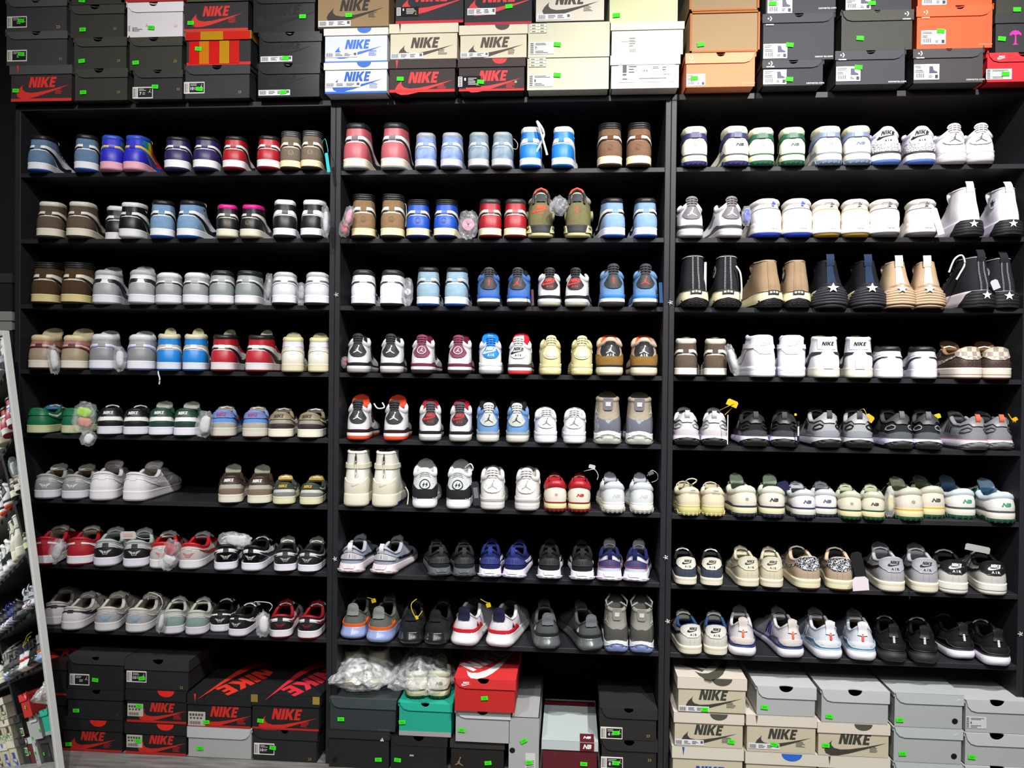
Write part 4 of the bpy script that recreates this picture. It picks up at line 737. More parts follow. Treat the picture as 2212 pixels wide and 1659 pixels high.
 (0,8,'J1L','black low-top with white tick line',D(A='141416',B='161618',C='161618',base='161618',M='d8d4de',O='c8c4ce',S='e0dce0',W='dcd8dc',X='9c9c98',T='141416',L='1c1c1a',tab='1a1a1c',dt=.008,ins='b09058'),46,48,(475,10,.03),(515,24)),
 (0,8,'J1L','black and red low-top',D(A='141416',B='1a1416',C='901822',base='d8d4d8',M='dcd8de',O='9a1c28',S='98182a',W='dcd8dc',X='6a1420',T='8a1620',L='8a1620',tab='141416',dt=.016),50,50,(607,10),(666,16)),
 # middle cabinet
 (1,1,'J1H','glossy rose pink high-top',D(A='bb5a64',B='bb5a64',C='1c1c1e',base='ded8d8',M='e4dfcc',O='b8b8b0',S='2a2226',W='e8e4e2',tab='6a5a5a',X='8a3a44',T='b05060',dt=.01,kd='leather'),57,99,(768,16),(848,13)),
 (1,1,'J1H','cloudy sky-blue high-top',D(A=1,B=1,C='a4a8b0',base='c8c8d8',M='c8c6d8',O='6a6e80',S='8e9cb8',W='d8d4cc',T='a8a8b0',X='8aa4d8',dt=.014,L='8a8e98'),47,76,(920,3),(973,8)),
 (1,1,'J1H','washed slate-blue high-top',D(A=2,B=2,C='98a0a4',base='b8bcc4',M='c0c0c4',O='6a6e72',S='8a9aa8',W='c8ccc8',X='6a8298',T='8a8890',dt=.006),46,76,(1034,3),(1083,5)),
 (1,1,'J1H','vivid blue high-top with white collar',D(A='1678d2',B='1678d2',C='e2e2e4',base='d8dce4',M='dcdce4',O='1a6ac0',S='c8ccd8',W='dce0e8',X='d8e8f8',T='1c5ab0',dt=.006),48,86,(1146,4),(1213,8)),
 (1,1,'J1H','caramel brown high-top with black collar',D(tan,A='765a46',B='765a46',K='6a4830',base='765a46',tab='6a4430'),54,92,(1318,-1),(1378,1)),
 (1,2,'J1H','tan suede high-top with round heel mark',tan,52,92,(785,2),(846,5)),
 (1,2,'J1H','royal blue high-top with ridged collar',D(tan,A='1a50b8',B='1a50b8',M='e6deb8',O='1a2a6a',S='16204a',K='103a8a',base='c8c8b8',kd='leather'),51,80,(903,4),(960,8)),
 (1,2,'J1H','crimson high-top with cream sole',D(A='9c1420',B='a01824',C='2c2e30',base='c8c0b0',M='dcd4b4',O='6a1018',S='2a1c1e',W='c8c4b8',T='a01824',dt=.012),50,82,(1061,2),(1112,0)),
 (1,2,'J6','olive suede sneaker with black hoop tab',D(A='6e6a4a'),56,96,(1168,0),(1246,3)),
 (1,2,'J1H','pale blue high-top with black collar',D(uni,A='809fc4',B='809fc4',M='d8d4ea',T='5a6a74',dt=.02),51,83,(1327,-12),(1394,-6)),
 (1,3,'J1M','white mid-top with black collar',D(A='ececf4',B='e4e4ea',C='242426',base='ececf2',M='ececf8',O='222226',S='3a3a40',W='e8e8ee',T='1c1c1e',tab='f0f0f4',dt=.014),53,76,(784,1),(845,5)),
 (1,3,'J1H','powder blue high-top with black collar',D(uni,A='8eaabc',B='94b0c0',S='1c222c',W='a8b8c0',T='8a8a80',dt=.014),50,82,(925,3),(983,7)),
 (1,3,'J4','cobalt blue sneaker with black tab',D(A='4a70b0',D='2c2e32',X='c83028',M='e4e2dc',O='26262a',N='2c5cc0',W='1c1c20',kd='suede',lg='CJ',T='1a1a1e',L='b83040',tl='b09890',dt=.022),50,74,(1056,1),(1118,4)),
 (1,3,'J4','white sneaker with black shield and red print',D(A='dcdcdc',D='1c1c1e',X='d83024',M='e4e4e4',O='a8a898',N='1c1c20',W='1c1c20',lg='NA',L='b82028',dt=.002),50,74,(1187,0),(1243,6)),
 (1,3,'J4','sky blue suede sneaker with black tab',D(A='6c94c0',D='2a2c30',X='c83028',M='e4e2dc',O='222226',N='3a80d0',W='1c1c20',kd='suede',lg='CJ',L='c03a48',dt=.014),54,82,(1324,-3),(1393,-3)),
 (1,4,'J4','white sneaker with black jumping-figure shield',D(A='dfdfe4',D='26262a',X='e8e8e8',M='e0dcdc',O='a8a4a0',N='1a1a1e',W='1c1c20',tl='a8a8a4',dt=.014),50,76,(774,8),(844,6)),
 (1,4,'J4','white sneaker with plum round-badge shield',D(A='e0dfe4',D='7a3450',X='e8e8e8',M='e4e0e0',O='2a2226',N='6e2a48',W='2a2a2e',lg='P',L='5a1424',T='5a1424',dt=.02),50,75,(912,8),(990,6)),
 (1,4,'J4','white sneaker with bright two-colour details',D(A='e4e4e8',D='1878d0',X='e8eaee',M='e0e2e8',O='a0a0a0',N='dcdce4',W='1878d0',lg='NA',L='b8202c',T='1878c8',tl='a8b8c8',dt=.03),50,74,(1060,0),(1120,5)),
 (1,4,'J4','all cream sneaker with clear heel patch',D(A='d0c798',D='d4cca0',X='d4cca0',M='dcd4a8',O='d0c890',N='d4cc9c',W='c4bc8c',lg='F',L='a8a078',T='a8a078',kd='suede',lc='c8c098',dt=.006),47,76,(1190,-2),(1256,-2)),
 (1,4,'J3','black and ochre sneaker with tan collar',D(A='c8b09a',E='8a6834',D='222226',X='eeeeee',M='dcd4b8',O='cabaa8',N='26262a',lg='J',rib='34343a',L='c8502c',T='c85028',dt=.012,base='222226'),58,82,(1318,-2),(1390,-3)),
 (1,5,'J4','white sneaker with orange-red tongue and sole',D(A='dcdcE0'.lower(),D='2a2a2e',X='e8e4dc',M='e4e4e4',O='e8502c',N='2c1018',W='3c1820',L='e04a28',T='e8502a',dt=.03),51,78,(774,9),(852,7)),
 (1,5,'J4','white sneaker with dark red lining',D(A='e0e0e4',D='26262a',D2='4a4a50',X='b8242c',M='e4e4e4',O='b0aca4',N='1c1c20',W='2a1418',lg='NA',L='a01828',T='a01828',dt=.022),49,76,(930,1),(993,3)),
 (1,5,'J4','blue suede sneaker with speckled grey shield',D(A='6a92c4',D='b4b8b4',D2='c8ccc8',X='26262a',M='dcdad2',O='c4c0b4',N='a0a4a4',W='a0a4a8',kd='suede',L='3a5a80',T='18181c',dt=.03),49,76,(1055,-1),(1116,3)),
 (1,5,'J4','white sneaker with silver jumping-figure',D(A='e0e0e4',D='d4d6d8',X='6a6a6a',M='e0e0ea',O='dadae4',N='dadae4',W='c8c8cc',L='c0c0c0',T='c4c4c0',dt=.012),49,68,(1180,-2),(1240,0)),
 (1,5,'J11','sand suede high-top with grey patent wrap',D(A='a09484',D='6a6c78',T2='6e6e74',O='a4aaa0'),58,98,(1313,-1),(1380,-2)),
 (1,6,'FOG','tall off-white zip-back high-top',D(A='d4d2c8'),54,117,(768,4),(829,8)),
 (1,6,'J3','white sneaker with black lightning-badge heel',D(A='e8e8ea',E='26262a',D='c4ccc8',X='1a1a1c',M='ececf0',O='e8e8ec',N='ececf0',lg='B',rib='b4bcb8',L='b4b4b0',T='c8c8c4'),54,86,(918,3),(989,5)),
 (1,6,'J4','tall white sneaker with grey jumping-figure',D(A='e0dfdd',D='dcdad8',X='a09890',M='dcdad8',O='d8d6d4',N='b8b4ae',W='c8c4c0',L='a8a49c',T='a8a49c',dt=.008),54,82,(1064,2),(1137,3)),
 (1,6,'NB','white and red low-top with pale yellow sole',D(A='d8d4c4',C='a01824',X='b02830',M='dcd8a0',O='7a1820',N='8a1a24',E='a01824',lg='pair',T='a01824',L='8a1824',lc='a8a090',dt=.018),48,66,(1201,-2),(1250,0)),
 (1,6,'NB','all pale grey low-top with raised emblem',D(A='ccd0d4',C='c0c8cc',X='b4b8bc',M='e4e2da',O='a09c94',N='e0ded6',E='c4c8cc',T='a8acb4',L='a0a4ac',dt=.024,lc='c0c4c8'),50,66,(1326,-8),(1386,-6)),
 (1,7,'RUN','ice grey running shoe',D(A='98a0b0',M='d8ccd0',D='b0b0b4',K='2a2a30',K2='4a4a50',P='d0d0d4',S='1c1c28',C='a8acb8',L='3a3a40',T='8a9094',lc='8a8f90'),56,62,(758,16),(829,24)),
 (1,7,'RUN','charcoal running shoe with grey foam',D(A='202224',M='55595c',D='2a2c2e',K2='101012',P='34383a',S='1a1c1e',O='2c3032'),50,60,(951,-8),(1002,-2)),
 (1,7,'RUN','navy running shoe with white sole',D(A='1c2458',M='dad4ea',D='2a3474',K2='141a44',P='2c3a80',S='e8e8f0',L='141c48'),51,64,(1059,3),(1110,10)),
 (1,7,'RUN','black running shoe with white sole',D(A='1c1c1e',M='dcd6e4',D='2a2a2c',K2='0c0c0e',P='2a2a2c',S='c8c8cc',L='1a1c1e'),53,66,(1187,1),(1257,-2)),
 (1,7,'RUN','white running shoe with navy and red band',D(A='c8ccdc',M='dcd4e4',D='2a3464',K='a83448',K2='8a2c48',P='1c2450',S='1c2450',C='1c2450',L='4a4a50',T='8a8e94',dt=.022),55,66,(1317,0),(1372,5)),
 (1,8,'BOUNCE','grey and orange running shoe',D(A='5c605a',M='8a9cc8',D='d8642c',P='7c827c',X='e07a2c',T='5a5e58'),58,68,(757,10),(813,14)),
 (1,8,'BOUNCE','all black running shoe',D(A='1e2022',M='1c1e20',D='1a1c1e',P='1a1c1e',X='26282a',T='121416',L='121214'),57,66,(883,8),(941,10)),
 (1,8,'BOUNCE','white running shoe with red wave',D(A='d4d2d8',M='dcdadc',D='c8242e',P='1c1c38',X='1a1a2c',T='1a1a30',L='a8a89c',dt=.026),62,74,(1004,16),(1080,20)),
 (1,8,'BOUNCE','slate grey running shoe',D(A='4c5050',M='565a5c',D='1e2022',P='62686a',X='dcdcdc',T='6a6c66'),58,68,(1182,-5),(1274,-17)),
 (1,8,'J11','grey suede high-top with icy blue sole',D(A='8a8880',D='4c4c48',T2='84827a',O='6a78a4',hoops=1),52,90,(1332,-3),(1385,-2)),
 # right cabinet
 (2,1,'NB6','white high-top with navy ankle strap',D(A='e4dfd0',O='2a3060',X='4a4a52',M='dcd8b8',lg='pair',N='4a4c58'),54,84,(1501,-4),(1591,-14)),
 (2,1,'NB6','white high-top with green ankle strap',D(A='e4dfd0',O='1c5a40',X='4a6a5a',M='dcd8b8',lg='pair',N='2c6048'),53,80,(1646,-4),(1711,-8)),
 (2,1,'NB6','white high-top with blue-grey ankle strap',D(A='e0dcd4',O='7484a0',X='6a7a90',M='dcd8c4',lg='pair',N='8a90a0'),56,82,(1791,-16),(1853,-8)),
 (2,1,'J3','white sneaker with cracked-pattern heel',D(A='e4e0f0',E='CEM',D='f0f0f4',X='1e1e22',M='ece8f4',O='5a80d0',N='34343a',lg='NA',L='b82430',T='c82434',dt=.004),62,80,(1914,-8),(1989,-10)),
 (2,1,'J4','white sneaker with speckled grey tab',D(A='ececf0',D='c8c4c4',X='5a5458',M='dcd8d8',O='c8c4c4',N='e4e0e4',W='d8d4d8',L='a8a4a0',T='b8b0ac',tl='d89a90',dt=.006),58,76,(2058,-20),(2114,-14)),
 (2,2,'J4','white and smoke-grey sneaker',D(A='ececf0',D='6e6a6e',X='f0f0f0',M='c4c0c2',O='d0ccce',N='4a484c',W='8a868a',L='4a484a',T='1c1c1e',tl='8a8684',dt=.008),55,78,(1493,-6),(1577,-16)),
 (2,2,'MLB','chunky white mid-top with blue sole',D(O='2a48d0',S='7a7a88',X='2a48c8',LA='3a2a8a',N='3a4ab0',dt=.016),62,82,(1658,-12),(1723,-8)),
 (2,2,'MLB','chunky white mid-top with yellow seam',D(O='d8a818',S='d8b850',X='5a5a60',fr=1),58,80,(1784,-8),(1847,-3)),
 (2,2,'MLB','chunky white mid-top with grey seam',D(O='6a686a',S='7a6a6a',X='5a5a60',fr=1),62,80,(1910,-4),(1989,-10)),
 (2,2,'HIKE','white canvas platform high-top',D(A='e8e6ee',M='e4dcf0',patch=('e8e6ee','2c2c30'),st='e8e8f0',lc='d8d8e0'),52,106,(2092,-24),(2176,-26)),
 (2,3,'C70','black canvas high-top with cream sole',D(A='26272c'),58,112,(1501,-8),(1571,-6)),
 (2,3,'C70','tan canvas high-top with cream sole',D(A='9a8268',st='b89a70',patch=('2a2628','d8d0c4'),lc='b09468'),56,102,(1663,-24),(1721,-12)),
 (2,3,'MOTION','black canvas platform high-top with ridged heel',D(A='1c1d22',M='2c2d33',M2='d8d0a8',St='2a3850'),64,104,(1794,-10),(1875,-16)),
 (2,3,'MOTION','tan canvas platform high-top with ridged heel',D(A='b89e82',M='bfa588',M2='c8b092',St='d8d0c0',lc='b89a70',L='8a7050'),62,102,(1941,-6),(2004,-6)),
 (2,3,'HIKE','black canvas platform high-top',D(A='2a2b30',M='dcd4dc',st='d8d8d8',dt=.008),58,112,(2121,-30),(2182,-12)),
 (2,4,'J1H','brown high-top with white collar strip',D(mocha,M='e4e2dc',O='2a2422',T='a8a494',L='2a2826',dt=.014),49,80,(1480,0),(1544,-2)),
 (2,4,'AF1M','all white mid-top with strap',D(A='e2e0ea',M='e2e0ec',O='dcd8e6',X=None,L='c0c0c4',dt=.0),58,90,(1648,-16),(1709,-4)),
 (2,4,'BLAZ','white high-top with block heel lettering',D(A='e8e8ee'),58,87,(1786,-12),(1855,-8)),
 (2,4,'J1M','white mid-top with black lining',D(A='e0dfe8',B='dcdce4',C='1e1e20',base='e0e0e8',M='e4e2ec',O='c8c4d0',S='18181c',W='d8d8e0',T='141416',L='141416',tab='dcdce4',X='3a3a3e',tabc=0),55,68,(1923,-12),(1995,-12)),
 (2,4,'AF1','dark brown low-top with checkered heel',D(A='4a3a38',A2='44342f',S='LVC',X2='LVC',M='dcd4c8',O='7a4a3e',L='a8845c',C='9a7a58',T='7a5c3c',E='4a3a38',mono='6a5a44',air='6a3a34',line='8a5a50',dt=.03),61,70,(2092,-28),(2152,-12)),
 (2,5,'ALPHA','pale grey running shoe with black sole',D(A='c4c4c8',D='d0d0d2',D2='c8c2c6',M='d8cce0',O='1a1a1c',N='b8a8c8',P='b8b8bc',R='b0b0b4',S='a8a8ac',L='a0a8aa'),58,72,(1482,-2),(1542,-2)),
 (2,5,'ALPHA','black running shoe with lilac white sole',D(A='1c1c1e',D='2a2a2c',D2='46464a',M='d0c8e4',O='1c1c1e',N='3a3038',P='4a4a4e',R='2c2c2e',S='8a8a8e',L='1a1a1c'),61,72,(1630,-10),(1693,-3)),
 (2,5,'ALPHA','silver running shoe with black-ringed heel',D(A='9a9a9c',D='a4a4a8',D2='8a9098',M='b0acb4',O='18181a',N='2a2a2e',P='4a4a4e',R='1a1a1c',S='1c1c1e',L='2c2e30',T='2a2a2c'),62,77,(1787,-18),(1854,-10)),
 (2,5,'ALPHA','charcoal running shoe with white sole',D(A='232427',D='46484a',D2='5e6264',M='c8c0e0',O='2a2a2c',N='6a6a72',P='6a6c6e',R='9a9c9e',S='4a4a4c',L='1c1c1e'),60,78,(1943,-18),(2003,-6)),
 (2,5,'ALPHA','grey running shoe with coral pull loop',D(A='7c7f84',D='8a8c90',D2='86888e',M='c8c4d0',O='6a6c6e',N='c06468',P='e06a50',R='5a5c62',S='2c2c30',L='6e7276'),60,74,(2112,-26),(2170,-12)),
 (2,6,'NB','cream low-top with pale yellow sole',D(A='cdc3a8',C='d0c8b0',X='6a6458',M='c8c080',O='c0b880',N='c4bc84',E='b8b094',lg='new',T='a8a088',L='a8a088',lc='b8b098',dt=.006),49,60,(1489,-12),(1541,-5)),
 (2,6,'NB','off-white low-top with dark navy outsole',D(A='d0cbbc',C='c8ccb8',X='34343c',M='d0cca4',O='262838',N='2e3044',E='2a3048',lg='pair',T='a0b098',L='8a8e84',dt=.03,lc='c8c8b8'),55,66,(1609,-16),(1668,-4)),
 (2,6,'NB','off-white low-top with purplish navy trim',D(A='d4d2d0',C='b8bcbc',X='44506e',M='cac8c0',O='2a2834',N='343450',E='2c3050',lg='NB',T='98a0a8',L='8a9098',dt=.014,lc='b8bcc0'),52,60,(1737,-14),(1790,-6)),
 (2,6,'NB','small off-white low-top with green sole',D(A='ccc8b4',C='b4b8a0',X='3c4038',M='d8cca0',O='1e4a30',N='2c4a34',E='2c4a34',lg='pair',T='98a488',L='8a927c',dt=.014,lc='b8b8a0'),48,60,(1844,-6),(1891,-3)),
 (2,6,'NB','off-white low-top with mustard stripe',D(A='d0c8ba',C='b8b8a4',X='3c4a44',M='d4cc9c',O='1e4c34',N='d8b050',E='26362c',lg='pair',T='98a488',L='8a927c',dt=.022,lc='c0bca8'),58,70,(1972,-16),(2035,-10)),
 (2,6,'NB','white low-top with green eyestay',D(A='d8d6d2',C='c0ccd4',X='3c8a64',M='d8d4c8',O='1e4e38',N='46504e',E='1c6a48',lg='NB',T='8ab0cc',L='8aa4b8',dt=.03,lc='c0ccd4'),60,66,(2105,-16),(2170,-10)),
 (2,7,'AF1','navy low-top with cream heel tab',D(A='1c1e24',A2='3a4250',S='1c1c20',X2='d8d4c4',X='1c1c20',M='d8d2be',O='2a2626',L='26262a',C='1c1e22',T='1c1c20'),48,62,(1482,-7),(1536,-2)),
 (2,7,'AF1','cream low-top with round side mark',D(A='c4bca2',A2='c4bca4',S='c8c0aa',X2='ccc8b4',X='3a3832',M='d0cab4',O='2c2a2c',L='9a947c',C='c0b8a0'),49,66,(1616,-14),(1666,-6)),
 (2,7,'AF1','beige low-top with paisley heel',D(A='b4a08c',A2='a8947e',S='PAI',X2='PAI',M='d4d0ae',O='8a4a34',L='b0a898',C='d0b8a0',E='b4a08c',dt=.012,T='2a2a2e'),58,70,(1745,-18),(1812,-8)),
 (2,7,'AF1','light grey low-top with black tick',D(A='a6a5aa',A2='a09fa4',S='141416',X2='a8a8b0',X='1c1c1e',M='d8d2be',O='c8c4b4',L='9a9aa4',C='b0b0b8',T='9c9ca8',air='3a3a34',dt=.022),58,74,(1926,-18),(1999,-14)),
 (2,7,'AF1','off-white low-top with black heel tab',D(A='bfbfba',A2='bcbcb6',S='141416',X2='18181a',X='e8e8e8',M='dcdad0',O='d8d6cc',L='1c1c1e',C='18181a',T='2a2a2c',line='2a2a2a',lc='b8b8ac'),60,72,(2058,-10),(2142,-18)),
 (2,8,'AF1','white low-top with navy lining and tick',D(A='b8b6ac',A2='c4c2b8',S='161c34',X2='d4d2ca',X='1c1c20',M='d4ceb8',O='1c2030',L='2c4a78',C='2c4870',T='9a9a94'),51,66,(1492,-14),(1545,-4)),
 (2,8,'UB','off-white running shoe with navy cage lines',D(A='c8c4c8',M='e0dce4',N='2c3a6a',D='d0c8c0',X='f0603a',S='2c2880',O='1c1c20',L='6a686c'),60,76,(1604,-4),(1707,-21)),
 (2,8,'UB','white running shoe with light blue cage lines',D(A='c8ccd4',M='e4e2ea',N='8aa8c0',D='dcdce0',X='ee4a4a',S='a0aab4',O='1c1c20',L='8a8c90',ins='8a6a44'),62,76,(1789,-20),(1860,-12)),
 (2,8,'UB','glossy black running shoe',D(A='121214',M='26282a',N='0e0e10',D='1a1a1c',X='b8b8bc',S='1a1a1c',O='141416',L='1a1a1c',ins='a08458'),61,74,(1934,-3),(2000,6)),
 (2,8,'UB','black running shoe with white foam sole',D(A='141416',M='e4e0ec',N='26262a',D='1e1e20',X='c8c8cc',S='141416',O='141416',L='141416',ins='a89468'),62,74,(2089,-20),(2155,-14)),
]
ZS = [[1.861,1.649,1.439,1.229,1.022,.813,.602,.394],[1.859,1.647,1.438,1.229,1.021,.813,.601,.391],[1.859,1.646,1.437,1.229,1.020,.811,.599,.390]]
BAY = ['left','middle','right']; ROW = ['top','second','third','fourth','fifth','sixth','seventh','lowest']
def special(p):
    q = dict(p)
    for k, v in q.items():
        if k in ('A','B','base') and v == 0: q[k] = rainbow_mat()
        elif v == 1 and k in ('A','B'): q[k] = pattern_mat('cloud_blue', '6f88bc', '98aad2', 'noise', 45, .35, .65, .9)
        elif v == 2 and k in ('A','B'): q[k] = pattern_mat('cloud_slate', '6d8296', '92a2ae', 'noise', 45, .35, .65, .9)
        elif v == 'CEM': q[k] = pattern_mat('cracked_print', '26262a', 'e4e2e6', 'voronoi', 170, .05, .09)
        elif v == 'LVC': q[k] = pattern_mat('checker_print', 'd0c8b0', '9a8e88', 'checker', 75, .3, .7)
        elif v == 'PAI': q[k] = pattern_mat('paisley_print', '15161c', 'c8ccd0', 'magic', 95, .5, .54)
    return q
HEEL_Y = -.016
def settle(items, x0, x1):
    # turn and nudge the shoes of one shelf so that none stands in its neighbour or in a side panel
    D_ = ((.04, .041), (.09, .0405), (.14, .040), (.185, .0435), (.215, .0445), (.25, .037))
    def circ_(it, th, dx, dy):
        k = it['k']; o = [it['foot']*k*(-.010*(d/.28)**2+.004*math.sin(min(1, d/.28)*PI)) for d, r in D_]
        return [(it['X']+dx+math.sin(th)*d*k+math.cos(th)*q, it['Y']+dy+math.cos(th)*d*k-math.sin(th)*q, r*k*it.get('wd', 1)) for (d, r), q in zip(D_, o)]
    st = [[it['th'], 0., 0.] for it in items]
    def cost(i, s):
        it = items[i]; c = ((s[0]-it['th'])*9)**2*.02+(s[1]/.01)**2*.03+(s[2]/.02)**2*.02; me = circ_(it, *s)
        for x, y, r in me:
            for pen in (x0+.002-(x-r), (x+r)-(x1-.002), (y+r)-.325):
                if pen > 0: c += (pen*900)**2
        for j in range(len(items)):
            if j == i or abs(items[j]['X']-it['X']) > .3: continue
            for ax, ay, ar in circ_(items[j], *st[j]):
                for x, y, r in me:
                    d = math.hypot(ax-x, ay-y); pen = ar+r+.001-d
                    if pen > 0: c += (pen*900)**2
        return c
    for rnd in range(120):
        f = 1 if rnd < 50 else .3
        for i in range(len(items)):
            best = cost(i, st[i])
            for d in ((.03*f,0,0),(-.03*f,0,0),(0,.0015*f,0),(0,-.0015*f,0),(0,0,.004*f),(0,0,-.004*f),(.04*f,-.002*f,0),(-.04*f,.002*f,0)):
                s = [st[i][q]+d[q] for q in range(3)]
                if abs(s[1]) > .009 or s[2] < -.003 or s[2] > .05: continue
                c = cost(i, s)
                if c < best: best, st[i] = c, s
    return st
def put_shoes():
    rows = {}
    for (b, r, kind, desc, pal, w, h, *two) in PAIRS:
        pal = special(pal); z = ZS[b][r-1]
        for i, (px, v, *dy) in enumerate(two):
            y = (HEEL_Y if r > 4 else HEEL_Y-.010)+(dy[0] if dy else 0)
            X = x_at(px, y+.02, z); phi = math.atan2(X-CAM[0], y+.02-CAM[1]); th = phi+math.radians(v); m = ppm(X, y+.01, z); wd = TYPES[kind][3]
            k = (w/m)/(.0815*wd if kind not in ('BOUNCE','RUN','ALPHA','UB','MOTION') else .089*wd)
            Xo = X-.02*math.sin(th)
            p = dict(pal); foot = -1 if i == 0 else 1
            if p.get('lg') == 'CJ': p['lg'] = 'C' if i == 0 else 'J'
            if 'two-colour' in desc and i == 1: p.update(D='c4c8c8', X='1c1c20', T='c01c2c', O='d83a3c', N='4a4448', W='a8a8ac')
            if p.get('LA') and i: p.pop('LA')
            if kind == 'BOUNCE': p['ls'] = 1 if v > 0 else -1
            if kind == 'HIKE': p['tlean'] = -.006 if i == 0 else -.012
            d = desc
            if 'two-colour' in desc: d = 'white sneaker with blue shield and blue tongue' if i == 0 else 'white sneaker with grey shield and red tongue'
            rows.setdefault((b, r), []).append(dict(X=Xo, Y=y, th=th, k=k, wd=wd*(1.07 if kind in ('BOUNCE','RUN','ALPHA','UB','MOTION','C70','HIKE') else 1), kind=kind, p=p, z=z, w=w/m, h=h/m, foot=foot,
                label='%s, %s of its pair, %s cabinet %s shelf' % (d, 'left' if i == 0 else 'right', BAY[b], ROW[r-1])))
    for (b, r), its in rows.items():
        st = settle(its, *IN[b])
        for it, (th, dx, dy) in zip(its, st):
            s = build_shoe(it['kind'], it['p'], it['X']+dx, it['Y']+dy, it['z']+.0006, th, it['w'], it['h'], it['foot'], NAMES[it['kind']])
            tag(s.root, it['label'], 'sneaker' if it['kind'] not in ('RUN','ALPHA','BOUNCE','UB') else 'running shoe', 'sneakers on the %s shelf of the %s cabinet' % (ROW[r-1], BAY[b]))
# ------------------------------------------------------------------ shoe boxes
def pr(root, name, col, polys, cx, cz, size, y, rot=0., kind='print', sq=1.):
    V = []; Fs = []; cr, sr = math.cos(rot), math.sin(rot)
    src = [polys] if isinstance(polys, tuple) else [cdt(p) for p in polys]
    for i_, (A, Fa) in enumerate(src):
        A = np.asarray(A)
        if not len(A): continue
        b = len(V); V += [((a[0]*cr*sq-a[1]*sr)*size+cx, y-i_*1.5e-5, (a[0]*sr*sq+a[1]*cr)*size+cz) for a in A]
        Fs += [tuple(i+b for i in (f if np.cross(A[f[1]]-A[f[0]], A[f[2]]-A[f[0]]) > 0 else f[::-1])) for f in Fa]
    return add(name, V, Fs, asmat(col, kind), root, False)
def rect(x0, x1, z0, z1): return [(x0, z0), (x1, z0), (x1, z1), (x0, z1)]
def slab(root, name, col, x0, x1, z0, z1, y, th=.0008, kind='paper', rot=0.):
    cx, cz = (x0+x1)/2, (z0+z1)/2; c, s = math.cos(rot), math.sin(rot)
    P = [((x-cx)*c-(z-cz)*s+cx, (x-cx)*s+(z-cz)*c+cz) for x, z in rect(x0, x1, z0, z1)]
    V, Fa = plate(P, th); return add(name, [(a, b+y-th, c_) for a, b, c_ in V], Fa, asmat(col, kind), root, False)
def price(root, x, z, y, rot=None):
    rot = random.uniform(-.12, .12) if rot is None else rot
    y = y-.0022; s = slab(root, 'price_sticker', '3ae61e', x-.0105, x+.0105, z-.006, z+.006, y, .0005, rot=rot)
    pr(s, 'sticker_print', '27b81c', [rect(-.5,-.2,-.2,.25), rect(-.1,.05,-.2,.25), rect(.15,.45,-.2,.25)], x, z, .011, y-.0008, rot)
def bars(x0, x1, z0, z1, n):
    w = (x1-x0)/n; return [rect(x0+i*w, x0+i*w+w*(.35+.35*((i*7) % 3)/2), z0, z1) for i in range(n)]
def lines(x0, x1, z0, z1, n, rr=(.5, 1)):
    h = (z1-z0)/n; return [rect(x0, x0+(x1-x0)*random.uniform(*rr), z0+i*h+h*.3, z0+i*h+h*.7) for i in range(n)]
